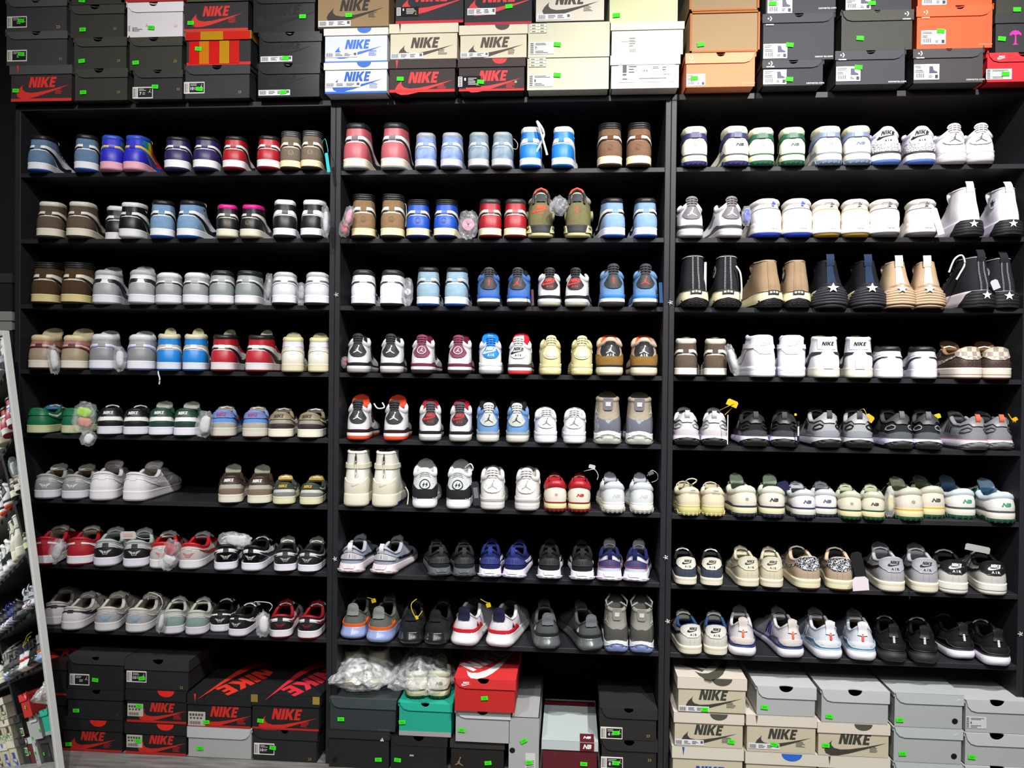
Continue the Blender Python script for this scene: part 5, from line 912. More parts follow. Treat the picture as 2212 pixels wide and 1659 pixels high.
def sizelabel(root, kind, x, z, y, num=None, w=None, h=None):
    # x, z = lower left corner
    if kind == 'dark':
        w, h = w or .066, h or .036; s = slab(root, 'size_label', 'd8d4cc', x, x+w, z, z+h, y); y -= .0014
        pr(s, 'label_print', '1a1a1a', [rect(x+w*.27, x+w*.97, z+h*.1, z+h*.9)], 0, 0, 1, y)
        pr(s, 'label_print', '8a8884', bars(x+w*.04, x+w*.22, z+h*.12, z+h*.88, 1)+[rect(x+w*.04, x+w*.22, z+h*(.15+.13*i), z+h*(.2+.13*i)) for i in range(6)], 0, 0, 1, y)
        pr(s, 'label_print', 'c8c8c8', lines(x+w*.32, x+w*.7, z+h*.62, z+h*.86, 2)+lines(x+w*.5, x+w*.72, z+h*.3, z+h*.55, 2), 0, 0, 1, y-.0004)
        pr(s, 'jump_logo', 'c8c8c8', JUMP, x+w*.86, z+h*.62, h*.3, y-.0004)
        if num: pr(s, 'label_print', 'e8e8e8', text_mesh(num, .02), x+w*.4, z+h*.42, h*.26, y-.0004)
    elif kind == 'black':
        w, h = w or .068, h or .028; s = slab(root, 'size_label', '18181a', x, x+w, z, z+h, y); y -= .0014
        pr(s, 'label_print', 'dcdcdc', [rect(x+w*.02, x+w*.2, z+h*.06, z+h*.94)], 0, 0, 1, y)
        pr(s, 'label_print', '222222', bars(x+w*.03, x+w*.19, z+h*.1, z+h*.9, 1)[:0]+[rect(x+w*.04, x+w*.18, z+h*(.12+.14*i), z+h*(.18+.14*i)) for i in range(6)], 0, 0, 1, y-.0004)
        pr(s, 'label_print', 'c8c8c8', lines(x+w*.45, x+w*.9, z+h*.2, z+h*.85, 5), 0, 0, 1, y)
        if num: pr(s, 'label_print', 'f0f0f0', text_mesh(num, .02), x+w*.32, z+h*.7, h*.26, y-.0004)
        pr(s, 'jump_logo', 'b0a040', JUMP, x+w*.88, z+h*.25, h*.3, y-.0004)
    elif kind == 'long':
        w, h = w or .1, h or .017; s = slab(root, 'size_label', 'd4d4d8', x, x+w, z, z+h, y); y -= .0014
        pr(s, 'label_print', '55565a', bars(x+w*.03, x+w*.25, z+h*.15, z+h*.85, 11)+lines(x+w*.32, x+w*.55, z+h*.2, z+h*.85, 3)+lines(x+w*.6, x+w*.84, z+h*.2, z+h*.85, 3)+[rect(x+w*.89, x+w*.97, z+h*.4, z+h*.85)], 0, 0, 1, y)
    elif kind == 'shoe':
        w, h = w or .074, h or .044; s = slab(root, 'size_label', 'e8e6ec', x, x+w, z, z+h, y); y -= .0014
        pr(s, 'label_print', '3a3a3e', lines(x+w*.05, x+w*.45, z+h*.72, z+h*.92, 2)+bars(x+w*.05, x+w*.42, z+h*.12, z+h*.42, 13)+lines(x+w*.05, x+w*.4, z+h*.45, z+h*.65, 2)+lines(x+w*.58, x+w*.75, z+h*.1, z+h*.3, 3)+[rect(x+w*.83, x+w*.95, z+h*.08, z+h*.3)], 0, 0, 1, y)
        pr(s, 'shoe_picture', num or '4a4e60', [[(.6,.38),(.95,.38),(.95,.48),(.8,.56),(.76,.82),(.6,.82)]], x, z, 1, y, sq=1) if 0 else pr(s, 'shoe_picture', num or '4a4e60', [[(x+w*a, z+h*b) for a, b in [(.6,.4),(.93,.4),(.92,.5),(.78,.6),(.74,.86),(.6,.86)]]], 0, 0, 1, y)
    elif kind == 'grid':
        w, h = w or .05, h or .028; s = slab(root, 'size_label', 'd8d6c4', x, x+w, z, z+h, y, .0006); y -= .0012
        pr(s, 'label_print', '6a6a5a', [rect(x, x+w, z+h*i/3-.0004, z+h*i/3+.0004) for i in range(4)]+[rect(x+w*i/2-.0004, x+w*i/2+.0004, z, z+h) for i in range(3)]+[rect(x+w*(a+.12), x+w*(a+.34), z+h*(b+.1), z+h*(b+.2)) for a in (0, .5) for b in (0, .333, .667)], 0, 0, 1, y)
    elif kind == 'plain':
        w, h = w or .066, h or .03; s = slab(root, 'size_label', 'c4c4c4', x, x+w, z, z+h, y, .0006); y -= .0012
        pr(s, 'label_print', '5a5a5c', [rect(x+w*.03, x+w*.16, z+h*(.08+.15*i), z+h*(.16+.15*i)) for i in range(6)]+lines(x+w*.24, x+w*.9, z+h*.72, z+h*.92, 2)+lines(x+w*.24, x+w*.8, z+h*.06, z+h*.3, 2), 0, 0, 1, y)
        if num: pr(s, 'label_print', '2a2a2c', text_mesh(num, .02), x+w*.26, z+h*.5, h*.22, y)
    elif kind == 'usa':
        w, h = w or .072, h or .042; s = slab(root, 'size_label', 'b8b4a8', x, x+w, z, z+h, y); y -= .0014
        pr(s, 'label_print', '4a4a48', bars(x+w*.08, x+w*.75, z+h*.1, z+h*.32, 14)+[rect(x+w*(.1+.2*i), x+w*(.22+.2*i), z+h*.5, z+h*.62) for i in range(4)]+[rect(x+w*(.08+.17*i), x+w*(.2+.17*i), z+h*.72, z+h*.88) for i in range(5)], 0, 0, 1, y)
def notchrect(x0, x1, z0, z1, nc=None, nr=.016, rc=0., side='l', top=True):
    # outline with a half-round notch in its top (or bottom) edge and one rounded lower corner
    P = []
    if rc and side == 'l': P += [(x0+rc*.1, z0+rc), (x0+rc*.25, z0+rc*.45), (x0+rc*.55, z0+rc*.12), (x0+rc, z0)]
    else: P += [(x0, z0)]
    if nc is not None and not top: P += [(nc+nr*math.cos(a), z0+nr*math.sin(a)) for a in np.linspace(PI, 0, 11)]
    if rc and side == 'r': P += [(x1-rc, z0), (x1-rc*.55, z0+rc*.12), (x1-rc*.25, z0+rc*.45), (x1-rc*.1, z0+rc)]
    else: P += [(x1, z0)]
    P += [(x1, z1)]
    if nc is not None and top: P += [(nc+nr*math.cos(a), z1-nr*.85*math.sin(a)) for a in np.linspace(0, PI, 11)]
    P += [(x0, z1)]; return P
def shoebox(x0, x1, z0, z1, yf, depth, st, label, group, name='shoe_box', rz=0.):
    # st: body, lid colours, lid height lh (m), style flap / lift / none, notch, disc, strip, prints
    w = x1-x0; h = z1-z0; root = empty(name, ((x0+x1)/2, yf, z0), rz); tag(root, label, 'shoe box', group)
    bc, lc = st['b'], st.get('l', st['b']); lh = st.get('lh', .03); style = st.get('s', 'flap'); kd = st.get('kd', 'card'); t = .0025; X = w/2; ht = h-.001
    nc = st.get('notch'); ncx = None if nc is None else nc*w-X; nr = st.get('nr', .012)*1.45
    in_ = 0 if style == 'none' else .0035
    # body
    m = MB(); bt = ht-(.003 if style != 'none' else 0)
    bn = ncx if (nc is not None and style != 'none') else None
    V, Fa = plate(notchrect(-X+in_, X-in_, 0, bt, bn, nr*1.05+.001), t); m.mesh(V, Fa)
    m.box(-X+in_, -X+in_+t, t, depth-.004, 0, bt); m.box(X-in_-t, X-in_, t, depth-.004, 0, bt); m.box(-X+in_, X-in_, depth-.004-t, depth-.004, 0, bt); m.box(-X+in_, X-in_, t, depth-.006, 0, t)
    if style == 'none': m.box(-X, X, 0, depth-.004, bt-.001, bt)
    m.build('box_body', M(bc, kd), root)
    yl = -.0034 if style != 'none' else 0.
    if style != 'none':
        m = MB(); fl = notchrect(-X, X, ht-lh, ht, ncx, nr, .034 if style == 'flap' else 0, st.get('side', 'l'))
        V, Fa = plate(fl, .0024); m.mesh([(a, b+yl, c) for a, b, c in V], Fa)
        if ncx is None: m.box(-X, X, yl+.001, depth, ht-.0024, ht)
        else:
            V2, F2 = plate([(-X, yl+.0024), (ncx-nr, yl+.0024)]+[(ncx-nr*math.cos(a), yl+.0024+nr*.5*math.sin(a)) for a in np.linspace(0, PI, 9)]+[(ncx+nr, yl+.0024), (X, yl+.0024), (X, depth), (-X, depth)], .0024)
            m.mesh([(a, c, ht-.0024+b) for a, b, c in V2], [f[::-1] for f in F2])
        sl = lh if style == 'lift' else .012
        m.box(-X, -X+.0024, 0, depth, ht-sl, ht-.001); m.box(X-.0024, X, 0, depth, ht-sl, ht-.001); m.box(-X, X, depth-.0024, depth, ht-sl, ht-.001)
        m.build('box_lid', M(lc, kd), root)
    e = .0006
    if st.get('strip'): slab(root, 'bottom_band', st['strip'], -X+in_, X-in_, 0.0, st.get('sh', .009), -e*.2, .0008, 'card')
    if st.get('hole') is not None:                                 # front stays uncut; a near-black disc paints the hole's shaded inside
        hx, hz = st['hole']; pr(root, 'vent_hole_shade', '0a0a0a', [circ(hx*w-X, hz*h, .0085, 18)], 0, 0, 1, -.0008)
    if st.get('disc'):
        c, dc = st['disc'][:2]; r = st['disc'][2] if len(st['disc']) > 2 else .03; x = dc*w-X; zt = ht; n = 14
        ds = [(x+r*math.cos(a), zt-r*.72*math.sin(a)) for a in np.linspace(0, PI, n)]
        cut = zt-lh
        up_ = [q for q in ds if q[1] > cut-.0001]
        if r*.72 > lh and style != 'none':
            xa = r*math.sqrt(max(0, 1-(lh/(r*.72))**2)); poly = [(x+r*math.cos(a), zt-r*.72*math.sin(a)) for a in np.linspace(0, math.asin(lh/(r*.72)), 8)]+[(x-r*math.cos(a), zt-r*.72*math.sin(a)) for a in np.linspace(math.asin(lh/(r*.72)), 0, 8)]
            pr(root, 'lid_disc', c, [poly], 0, 0, 1, yl-e)
        else: pr(root, 'lid_disc', c, [ds], 0, 0, 1, yl-e)
    for q in st.get('p', []):
        kind = q[0]
        if kind == 'N':                                            # word and tick: colour, x, z, size
            pr(root, 'brand_print', q[1], NIKE, q[2]*w-X+.004, q[3]*h+q[4]*.34, q[4]*.92, -e); pr(root, 'tick_print', q[1], [[(a*1.5+.1, b*1.05-.42) for a, b in SWOOSH[0]]], q[2]*w-X, q[3]*h, q[4], -e*.8)
            if len(q) < 6: pr(root, 'small_print', q[1], lines(0, .028, 0, .018, 5, (.6, 1)), q[2]*w-X+q[4]*1.3, q[3]*h-.026, 1, -e)
        elif kind == 'P': price(root, q[1]*w-X, q[2]*h, -e, *q[3:])
        elif kind == 'L': sizelabel(root, q[1], q[2]*w-X, q[3]*h, -e, *q[4:])
        elif kind == 'T': pr(root, 'box_print', q[1], text_mesh(q[2], q[6] if len(q) > 6 else .0), q[3]*w-X, q[4]*h, q[5], -e)
        elif kind == 'TL': pr(root, 'lid_print', q[1], text_mesh(q[2], .03), q[3]*w-X, q[4]*h, q[5], yl-e)
        elif kind == 'G': pr(root, 'lid_logo' if q[6] else 'box_logo', q[1], q[2], q[3]*w-X, q[4]*h, q[5], (yl if q[6] else 0)-e)
        elif kind == 'K':                                          # corner tape
            slab(root, 'corner_tape', q[1], q[2]*w-X-.011, q[2]*w-X+.011, ht-.024, ht, yl-.0004, .0006, 'gloss')
        elif kind == 'BL':
            x, z = q[1]*w-X, q[2]*h; s_ = slab(root, 'paper_label', 'ece8ea', x, x+.165, z, z+.06, -.0006); y_ = -.0022
            pr(s_, 'label_print', '4a4a4c', [rect(x+.012,x+.024,z+.028,z+.05), rect(x+.012,x+.024,z+.02,z+.025)]+lines(x+.03,x+.055,z+.026,z+.05,3)+lines(x+.1,x+.118,z+.038,z+.046,2)+lines(x+.128,x+.14,z+.032,z+.046,2)+bars(x+.128,x+.152,z+.02,z+.024,7)+bars(x+.068,x+.086,z+.03,z+.036,6)+[rect(x+.06,x+.14,z+.01,z+.0115), rect(x+.012,x+.026,z+.008,z+.011)], 0, 0, 1, y_)
        elif kind == 'SEAM': pr(root, 'fold_line', q[1], [rect(-X+in_, X-in_, q[2]*h-.0005, q[2]*h+.0005)], 0, 0, 1, -e)
        elif kind == 'SPIKE': pr(root, 'lid_print', q[1], [[(q[2]*w-X-.004, ht), (q[2]*w-X+.003, ht), (q[2]*w-X, ht-.026)]], 0, 0, 1, yl-e)
        elif kind == 'TAPE':
            for i, c in enumerate(('c8201e','c8741c','c8201e','b8861c','c02420')):
                slab(root, 'packing_tape', c, -X+.012+i*(w-.05)/5, -X+.012+(i+1)*(w-.05)/5-.001, .004, ht-.03, -.0006-.0002*i, .0006, 'patent')
            slab(root, 'packing_tape', 'c02820', -X+.002, -X+.06, ht-.028, ht-.002, yl-.0006, .0006, 'patent'); slab(root, 'packing_tape', 'b8861c', -X+.05, X-.07, ht-.028, ht-.002, yl-.0008, .0006, 'patent'); slab(root, 'packing_tape', 'c42a20', X-.09, X-.004, ht-.028, ht-.002, yl-.001, .0006, 'patent')
        elif kind == 'FRAME':
            for a, b_, c, d_ in ((-X, X, ht-.005, ht), (-X, X, 0, .005), (-X, -X+.006, 0, ht), (X-.006, X, 0, ht)): slab(root, 'sleeve_edge', q[1], a, b_, c, d_, -.0008, .003, 'card')
        elif kind == 'TOPN':                                       # big print running over the lid top; reds are brightened to look lit
            rz_, col, sx, cy = q[1], q[2], q[3], q[4]
            o = pr(root, 'lid_print', col, NIKESW, q[5], 0, sx, 0, rz_)
            for v in o.data.vertices: v.co = (v.co.x, cy+v.co.z, ht+.0006-v.co.y)
            o.data.update()
    return root
BX = []
def col(u0, u1, tops, styles, labels, group, zb, yf=-.05, depth=.31, jit=None):
    # a stack: pixel columns of its front, pixel tops from the lowest box up
    z = zb
    for i, (tp, st, lb) in enumerate(zip(tops, styles, labels)):
        a, b = (u0, u1) if not isinstance(u0, (list, tuple)) else (u0[i], u1[i])
        y = yf if not isinstance(yf, (list, tuple)) else yf[i]; zt = at_y((a+b)/2, tp, y)[2]; zm = (z+zt)/2
        X0, X1 = x_at(a, y, zm), x_at(b, y, zm)
        g = st.get('gr', group); shoebox(X0, X1, z+.0006, zt, y, st.get('dp', depth), st, lb, g); z = zt
TOPZ = 2.0785
def put_boxes():
    g = 'shoe boxes stacked on top of the left cabinet'
    sm = dict(b='3a393a', l='4e4d4c', lh=.024, notch=.5, nr=.01)
    olive = dict(b='34342e', l='3c3c35', lh=.028, notch=.47, nr=.011)
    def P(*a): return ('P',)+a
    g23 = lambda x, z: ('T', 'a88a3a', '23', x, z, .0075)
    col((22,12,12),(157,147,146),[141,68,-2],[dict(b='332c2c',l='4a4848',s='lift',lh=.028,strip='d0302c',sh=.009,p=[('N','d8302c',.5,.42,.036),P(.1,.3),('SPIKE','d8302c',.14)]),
        dict(sm,p=[('L','dark',.03,.12),P(.26,.33),g23(.88,.18)]), dict(sm,p=[('L','dark',.03,.12),P(.26,.33),('T','c8a040','23',.85,.12,.009)])],
        ['black box with red tick print, bottom of the first top stack','dark grey box with size label, middle of the first top stack','dark grey box with label and gold number, top of the first stack'], g, TOPZ, -.03)
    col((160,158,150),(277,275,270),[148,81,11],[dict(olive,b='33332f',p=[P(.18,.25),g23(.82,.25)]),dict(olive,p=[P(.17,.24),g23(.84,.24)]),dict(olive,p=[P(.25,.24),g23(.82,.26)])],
        ['olive black box in the second top stack, bottom one','olive black box in the second top stack, second from bottom','olive black box in the second top stack, third from bottom'], g, TOPZ, -.03)
    col((287,278,273),(396,395,397),[151,80,5],[dict(b='2c2c2e',l='34342f',lh=.024,notch=.5,nr=.009,p=[('L','dark',.0,.03,'7'),P(.45,.42),g23(.9,.33)]),dict(olive,p=[P(.14,.22),g23(.86,.25)]),dict(b='ddd6da',l='e6e2e6',lh=.03,notch=.48,nr=.01,p=[('L','grid',.1,.12,None,.045,.03)][:0]+[('T','6a6a6c','6',.12,.22,.007),P(.44,.26),('T','b89a70','23',.86,.3,.0075),('G','5a5a5c',[rect(0,.05,0,.3)]+bars(-1.2,-.6,-.5,.8,2)+lines(-.2,2.2,-.6,.4,3),.12,.24,.014,0),('G','8a8a8a',JUMP,.36,.34,.009,0)])],
        ['black box with number 7 size label','olive black box under the white box','white box with green sticker in the third top stack'], g, TOPZ, -.03)
    col((398,401,398),(541,544,536),[141,67,4],[dict(b='2e2e31',l='38383a',lh=.028,notch=.5,nr=.011,p=[('L','dark',.0,.15,'10'),P(.24,.28),g23(.84,.18)]),dict(b='26262a',l='8a6a20',lh=.026,s='lift',strip='c82020',p=[('TAPE',),P(.2,.48)]),dict(b='2c2a2c',s='none',strip='d0302c',sh=.007,p=[('N','d0302c',.48,.55,.034),P(.11,.28)])],
        ['charcoal box with number 10 size label','black box wrapped in red and orange tape','black box with red tick print above the taped box'], g, TOPZ, -.03)
    col((555,558,545),(692,696,682),[137,69,-10],[dict(b='1a1c1e',l='222426',lh=.032,notch=.5,nr=.01,kd='gloss',p=[('L','long',.03,.05),P(.42,.14),('N','0c0c0e',.45,.55,.024,0)]),dict(b='1a1c1e',l='222426',lh=.03,notch=.5,nr=.01,kd='gloss',p=[('L','long',.04,.05),P(.43,.16),('N','0a0a0c',.48,.5,.026,0)]),dict(b='1c1c1e',l='232325',lh=.024,kd='gloss',p=[P(.8,.4),('N','0a0a0c',.5,.5,.038,0)])],
        ['glossy black ribbed box, lowest of its stack','glossy black ribbed box in the middle of its stack','glossy black box with black-on-black print'], g, TOPZ, -.03)
    col([150,276,400,540],[272,396,540,682],[-40,-40,-40,-60],[],[],g,TOPZ)
    # the topmost row that the frame cuts
    for (a, b, y0, y1, st, lb) in [(152,272,10,-60,dict(olive,p=[P(.22,.12)]),'olive black box cut by the top edge of the photo'),(262,396,4,-60,dict(b='b02a28',l='b02a28',s='none'),'red box above the white box, cut by the frame'),(404,538,3,-60,dict(b='4a4a30',s='none',p=[('L','plain',.5,.05,None,.03,.01)][:0]),'olive green box cut by the photo above red tick box')]:
        zb = at_y((a+b)/2, y0, -.03)[2]; zt = at_y((a+b)/2, y1, -.03)[2]; shoebox(x_at(a,-.03,zb), x_at(b,-.03,zb), zb+.001, zt, -.03, .31, st, lb, g)
    g = 'shoe boxes stacked on top of the middle cabinet'
    cr = dict(b='c8c0a8', l='ccc6b0', s='lift', lh=.028)
    col((700,700,687),(838,839,840),[135,61,-20],[dict(b='dcdde4',l='e2dfd6',s='lift',lh=.021,disc=('2f62b8',.63,.022),notch=None,strip='2a64c0',sh=.006,p=[('N','2458b0',.5,0.43,.032),('L','long',.02,.2,None,.11,.015)]),dict(b='c8ccd6',l='d4d2cc',s='lift',lh=.021,disc=('3a6ac0',.63,.022),strip='4a78c0',sh=.004,p=[('N','3a6ac4',.5,0.43,.03),('L','long',.02,.15,None,.1,.015)]),dict(b='8e7654',s='none',strip='3a3026',sh=.004,p=[('N','2c2620',.5,.5,.036),('L','long',.01,.05,None,.1,.018),P(.44,.34)])],
        ['white box with blue tick print, bottom row','white and blue box wrapped in clear plastic','kraft brown box with dark tick print'], g, TOPZ)
    kr = dict(b='33292a', s='lift', lh=.024)
    col((839,841,855),(985,990,1001),[130,51,-30],[dict(kr,l='3a302e',strip='d82c2c',sh=.008,p=[('N','e03030',.5,0.33,.036),P(.18,.42),('SPIKE','e03030',.13)]),dict(cr,strip='4a443c',sh=.003,p=[('N','463c34',.5,0.37,.034),('L','long',.02,.04,None,.1,.017),('SPIKE','463c34',.16)]),dict(b='26262a',s='none',strip='c02030',sh=.008,notch=None,p=[('N','c83038',.52,.62,.04,0),('L','black',.01,.2,'8'),P(.18,.72)])],
        ['black box with red tick, green sticker at its left','cream box with brown tick in the sixth stack','black and red box with size 8 and 10 label'], g, TOPZ)
    col((989,992,1004),(1135,1140,1149),[127,54,-30],[dict(kr,l='3a302e',disc=('d82c30',.62,.022),strip='d02c2e',sh=.006,p=[('N','d83034',.5,0.35,.034),('L','black',.0,.12,'8',.07,.034),P(.34,.28),('G','6aa080',RING,.86,.27,.008,0)]),dict(cr,disc=('463832',.63,.022),strip='3a342e',sh=.002,p=[('N','463c34',.5,0.37,.034),('L','long',.02,.05,None,.085,.014)]),dict(b='242428',s='none',strip='a82238',sh=.008,p=[('N','c83038',.5,.62,.04,0),('L','long',.04,.26,None,.085,.02),P(.66,.46)])],
        ['dark box with red half disc and black label','cream box with brown half disc on its lid','black and red box with white strip label'], g, TOPZ)
    col((1139,1141,1158),(1315,1317,1305),[124,47,-30],[dict(b='c0bda8',s='none',p=[('L','grid',.02,.72),('L','plain',.02,.1,'8',.072,.036),P(.37,.45),('FRAME','b07a50')][:3]),dict(b='c0bfa6',s='none',p=[('L','grid',.02,.7),('L','plain',.02,.1,'7',.072,.036),P(.36,.36)]),dict(b='c4beb0',s='none',strip='4a443e',sh=.002,p=[('N','3a322c',.48,.52,.034),('L','long',.02,.06,None,.1,.017)])],
        ['plain cream box with number 8 label','plain cream box with number 7 label','stone grey box with dark tick print'], g, TOPZ)
    col((1318,1319,1317),(1469,1478,1464),[119,48,-30],[dict(b='ccc8c4',l='c2bec0',s='lift',lh=.028,p=[('BL',.12,.18),('T','5a5a5a','',.5,.5,.01)][:1]),dict(b='c8c4b4',l='c8c4b2',s='lift',lh=.022,p=[('T','6a6a66','Alexander McQueen',.25,.42,.0045),('G','7a7a76',bars(-1,1,-.5,.5,9)+lines(-1,1,1,4,4),.3,.14,.01,0),('G','a8a8a4',SWOOSH,.1,.2,.005,0)]),dict(b='bcbe96',s='none',p=[P(.1,.2)])],
        ['white box with large printed paper label','white box with small black writing','pale green-cream box cut by the frame'], g, TOPZ)
    g = 'shoe boxes stacked on top of the right cabinet'
    cv = lambda x, z, c='e8e6e4': [('G', c, CHEV, x, z, .013, 1), ('TL', c, 'CONVERSE', x, z-.13, .0035)]
    site = lambda x, z: ('T', 'e4e2e0', 'converse.com', x, z, .0042)
    col((1480,1490,1489),(1633,1641,1640),[114,24,-40],[dict(b='d87e5a',l='e2906c',lh=.03,notch=.5,nr=.009,side='r',p=[('L','shoe',.02,.04,'b8a8a8',.054,.034),P(.13,.26)]+cv(.08,.85,'f0c8b0')+[('T','e8b8a0','converse.com',.9,.1,.003)]),dict(b='8c7452',s='none',p=[('FRAME','9a5a2c'),P(.16,.2)]),dict(b='867050',s='none',p=[('FRAME','9a5a2c')])],
        ['light orange box with star-chevron lid','kraft box with brown edges and green sticker','kraft box with brown edges cut by the frame'], g, TOPZ)
    blk = dict(b='33343a', l='3a3b40', lh=.026, notch=.5, nr=.009, side='r')
    col((1646,1646,1652),(1780,1804,1808),[130,29,-50],[dict(blk,b='2e2e34',lh=.022,p=[('L','shoe',.02,.06,None,.066,.042),P(.44,.24),site(.86,.08)]+cv(.13,.87)),dict(blk,p=[('L','shoe',.02,.04,None,.068,.042),P(.38,.32),site(.85,.06)]+cv(.1,.89)),dict(blk,p=[('L','shoe',.04,.01,None,.07,.044),P(.11,.28),site(.87,.12)])],
        ['dark box with shoe-picture label, smallest of its stack','dark blue-grey box with star-chevron lid and shoe label','dark grey box above the two shoe-label boxes'], g, TOPZ)
    col((1803,1815,1824),(1957,1973,1972),[109,22,-50],[dict(blk,b='3a3a40',l='3e3f45',p=[('L','shoe',.02,.1,None,.068,.042),P(.33,.5),site(.88,.06)]+cv(.1,.86)),dict(b='3c3c38',l='42423c',lh=.03,notch=.5,nr=.006,p=[P(.27,.3)]+cv(.9,.88)),dict(blk,p=[('L','shoe',.02,.02,None,.07,.042),P(.4,.2)])],
        ['dark grey box with large shoe label below the worn box','worn grey-green box with dented front','grey box with shoe label cut by the frame'], g, TOPZ)
    orn = dict(b='dd5630', l='df5c34', lh=.03, notch=.56, nr=.009, side='r')
    col((1971,1978,1980),(2126,2146,2146),[105,12,-60],[dict(b='3c3a3a',l='444242',lh=.026,notch=.5,nr=.006,side='r',p=[('L','shoe',.02,.1,None,.07,.044),site(.88,.08)]+cv(.1,.86)),dict(orn,p=[('L','shoe',.07,.1,'b8b0b8',.068,.04),P(.32,.4),('T','e8a890','converse.com',.9,.08,.0032)]+cv(.12,.85,'f0c8b8')),dict(orn,notch=None,p=[('L','shoe',.07,.02,'b8b0b8',.068,.04)])],
        ['warm grey box with shoe label, under orange box','orange box with star-chevron lid','orange box cut by the top of the frame'], g, TOPZ)
    col((2130,2148,2152),(2290,2300,2300),[113,29,-50],[dict(b='c2202a',l='cc2a30',lh=.026,notch=.5,nr=.01,p=[('G','e8c8c8',NIKESW,.2,.82,.006,1),('L','plain',.0,.08,None,.07,.03),P(.26,.26)]),dict(b='2e2e30',l='323234',lh=.026,s='lift',p=[('G','d02a9a',PALM,.3,.42,.026,0),P(.1,.35)]),dict(b='36362f',l='3c3c34',s='none',p=[P(.3,.1)])],
        ['red box at the right end of the top row','black box with magenta palm tree print','dark olive box at the top right corner'], g, TOPZ)
    # ---- bottom compartments
    g = 'shoe boxes in the bottom of the left cabinet'
    nk = dict(b='1c1b1d', l='1d1c1e', s='lift', lh=.034)
    Z0 = .0
    col((135,145,145),(266,267,269),[1554,1490,1418],[dict(nk,disc=('d8281e',.6,.028),strip='b02420',sh=.007,p=[('N','b82820',.48,0.37,.032),P(.11,.2)]),dict(b='1e2022',l='1f2123',lh=.03,s='lift',notch=.52,nr=.01,p=[P(.17,.28),('T','5a4c2a','23',.88,.18,.007)]),dict(b='1e1f20',l='303132',lh=.024,notch=.5,nr=.009,p=[('L','dark',.05,.12),P(.5,.3),('T','3a3428','23',.85,.22,.006)])],
        ['black box with dim red tick at floor level','plain black box, middle of leftmost bottom stack','black box with grey size label under lowest shelf'], g, Z0, .0)
    col((270,272,270),(404,405,409),[1562,1490,1424],[dict(nk,disc=('dc2a20',.66,.028),strip='b02420',sh=.007,p=[('N','c02a22',.57,0.37,.032),('L','usa',.03,.2,None,.052,.04),P(.22,.42)]),dict(nk,disc=('dc2a20',.66,.028),strip='b02420',sh=.007,p=[('N','c02a22',.57,0.37,.032),('L','usa',.03,.18,None,.052,.04),P(.22,.5)]),dict(b='222325',l='2c2e30',lh=.034,s='lift',notch=.52,nr=.012,p=[('L','dark',.03,.22,'10'),P(.27,.36),('T','a88a3a','23',.88,.1,.008)])],
        ['black and red box with half disc, touching the floor','black and red box with half disc, second from floor','black box with white-framed label beside gold number'], g, Z0, .0)
    col((405,403),(545,544),[1571,1499],[dict(b='a4a6a6',l='b8babc',lh=.034,side='r',p=[P(.2,.3)]),dict(nk,strip='b02420',sh=.006,p=[('N','c42a20',.56,0.35,.036),('SPIKE','d83020',.14),('L','usa',.03,.02,None,.056,.044),P(.31,.14,.1),('TOPN',-2.0,'ea3a24',.078,.125,.02)])],
        ['plain light grey box at floor level','black box with red lid print and paper label'], g, Z0, .0)
    col((545,543),(686,691),[1577,1501],[dict(b='222224',l='232325',lh=.028,notch=.5,nr=.008,p=[('L','dark',.03,.18,'10'),P(.32,.42),('T','a88a3a','23',.88,.1,.008)]),dict(nk,strip='b02420',sh=.006,p=[('N','c42a20',.5,0.33,.038),P(.14,.24),('K','8a7434',.05),('K','9a8038',.95),('TOPN',-2.0,'e03044',.078,.125,.02)])],
        ['black box with number 10 label at floor level','black box with red tick and gold taped corners'], g, Z0, .0)
    col((30,25,22,20),(143,143,144,146),[1620,1560,1500,1424],[dict(nk,strip='b02420'),dict(nk,strip='b02420'),dict(b='1a1a1c',l='1b1b1d',s='lift'),dict(b='1c1b1d',l='2a1a1a',s='lift',lh=.03,strip='b02420',sh=.006,p=[('TOPN',-2.0,'ea3a24',.078,.125,.02)])],
        ['black box behind the mirror frame, lowest','black box behind the mirror frame, second up','black box behind the mirror frame, third up','black box with red-printed lid behind the mirror frame'], g, Z0, .03)
    g = 'shoe boxes in the bottom of the middle cabinet'
    col((709,711),(842,856),[1578,1510],[dict(b='1c1d1e',l='232426',lh=.024,s='lift',hole=(.11,.2),p=[('G','d8d8d8',TRI3,.88,.8,.012,1),P(.82,.26)]),dict(b='2c3436',l='3c4548',lh=.028,notch=None,p=[P(.18,.34),('T','5c6464','new balance',.82,.06,.0055),('G','5a6466',ringp(.8,.88,16)[:8],.48,.88,.011,1)])],
        ['black box with three-stripe logo and vent hole','slate green box beneath the plastic bag'], g, Z0, -.02)
    col((842,860),(967,977),[1590,1518],[dict(b='16171c',l='18191f',lh=.028,notch=.5,nr=.011,kd='gloss',p=[P(.14,.3),('T','8a8a8a','',.4,.4,.01),('G','a8a8a8',[rect(-.9,.9,-.35,.35)],.38,.44,.007,0)]),dict(b='20a088',l='22ae94',lh=.024,notch=.5,nr=.009,strip='a09a9a',sh=.014,p=[P(.08,.4)])],
        ['worn glossy black box with small white marks','teal box beneath the bagged pair'], g, Z0, -.02)
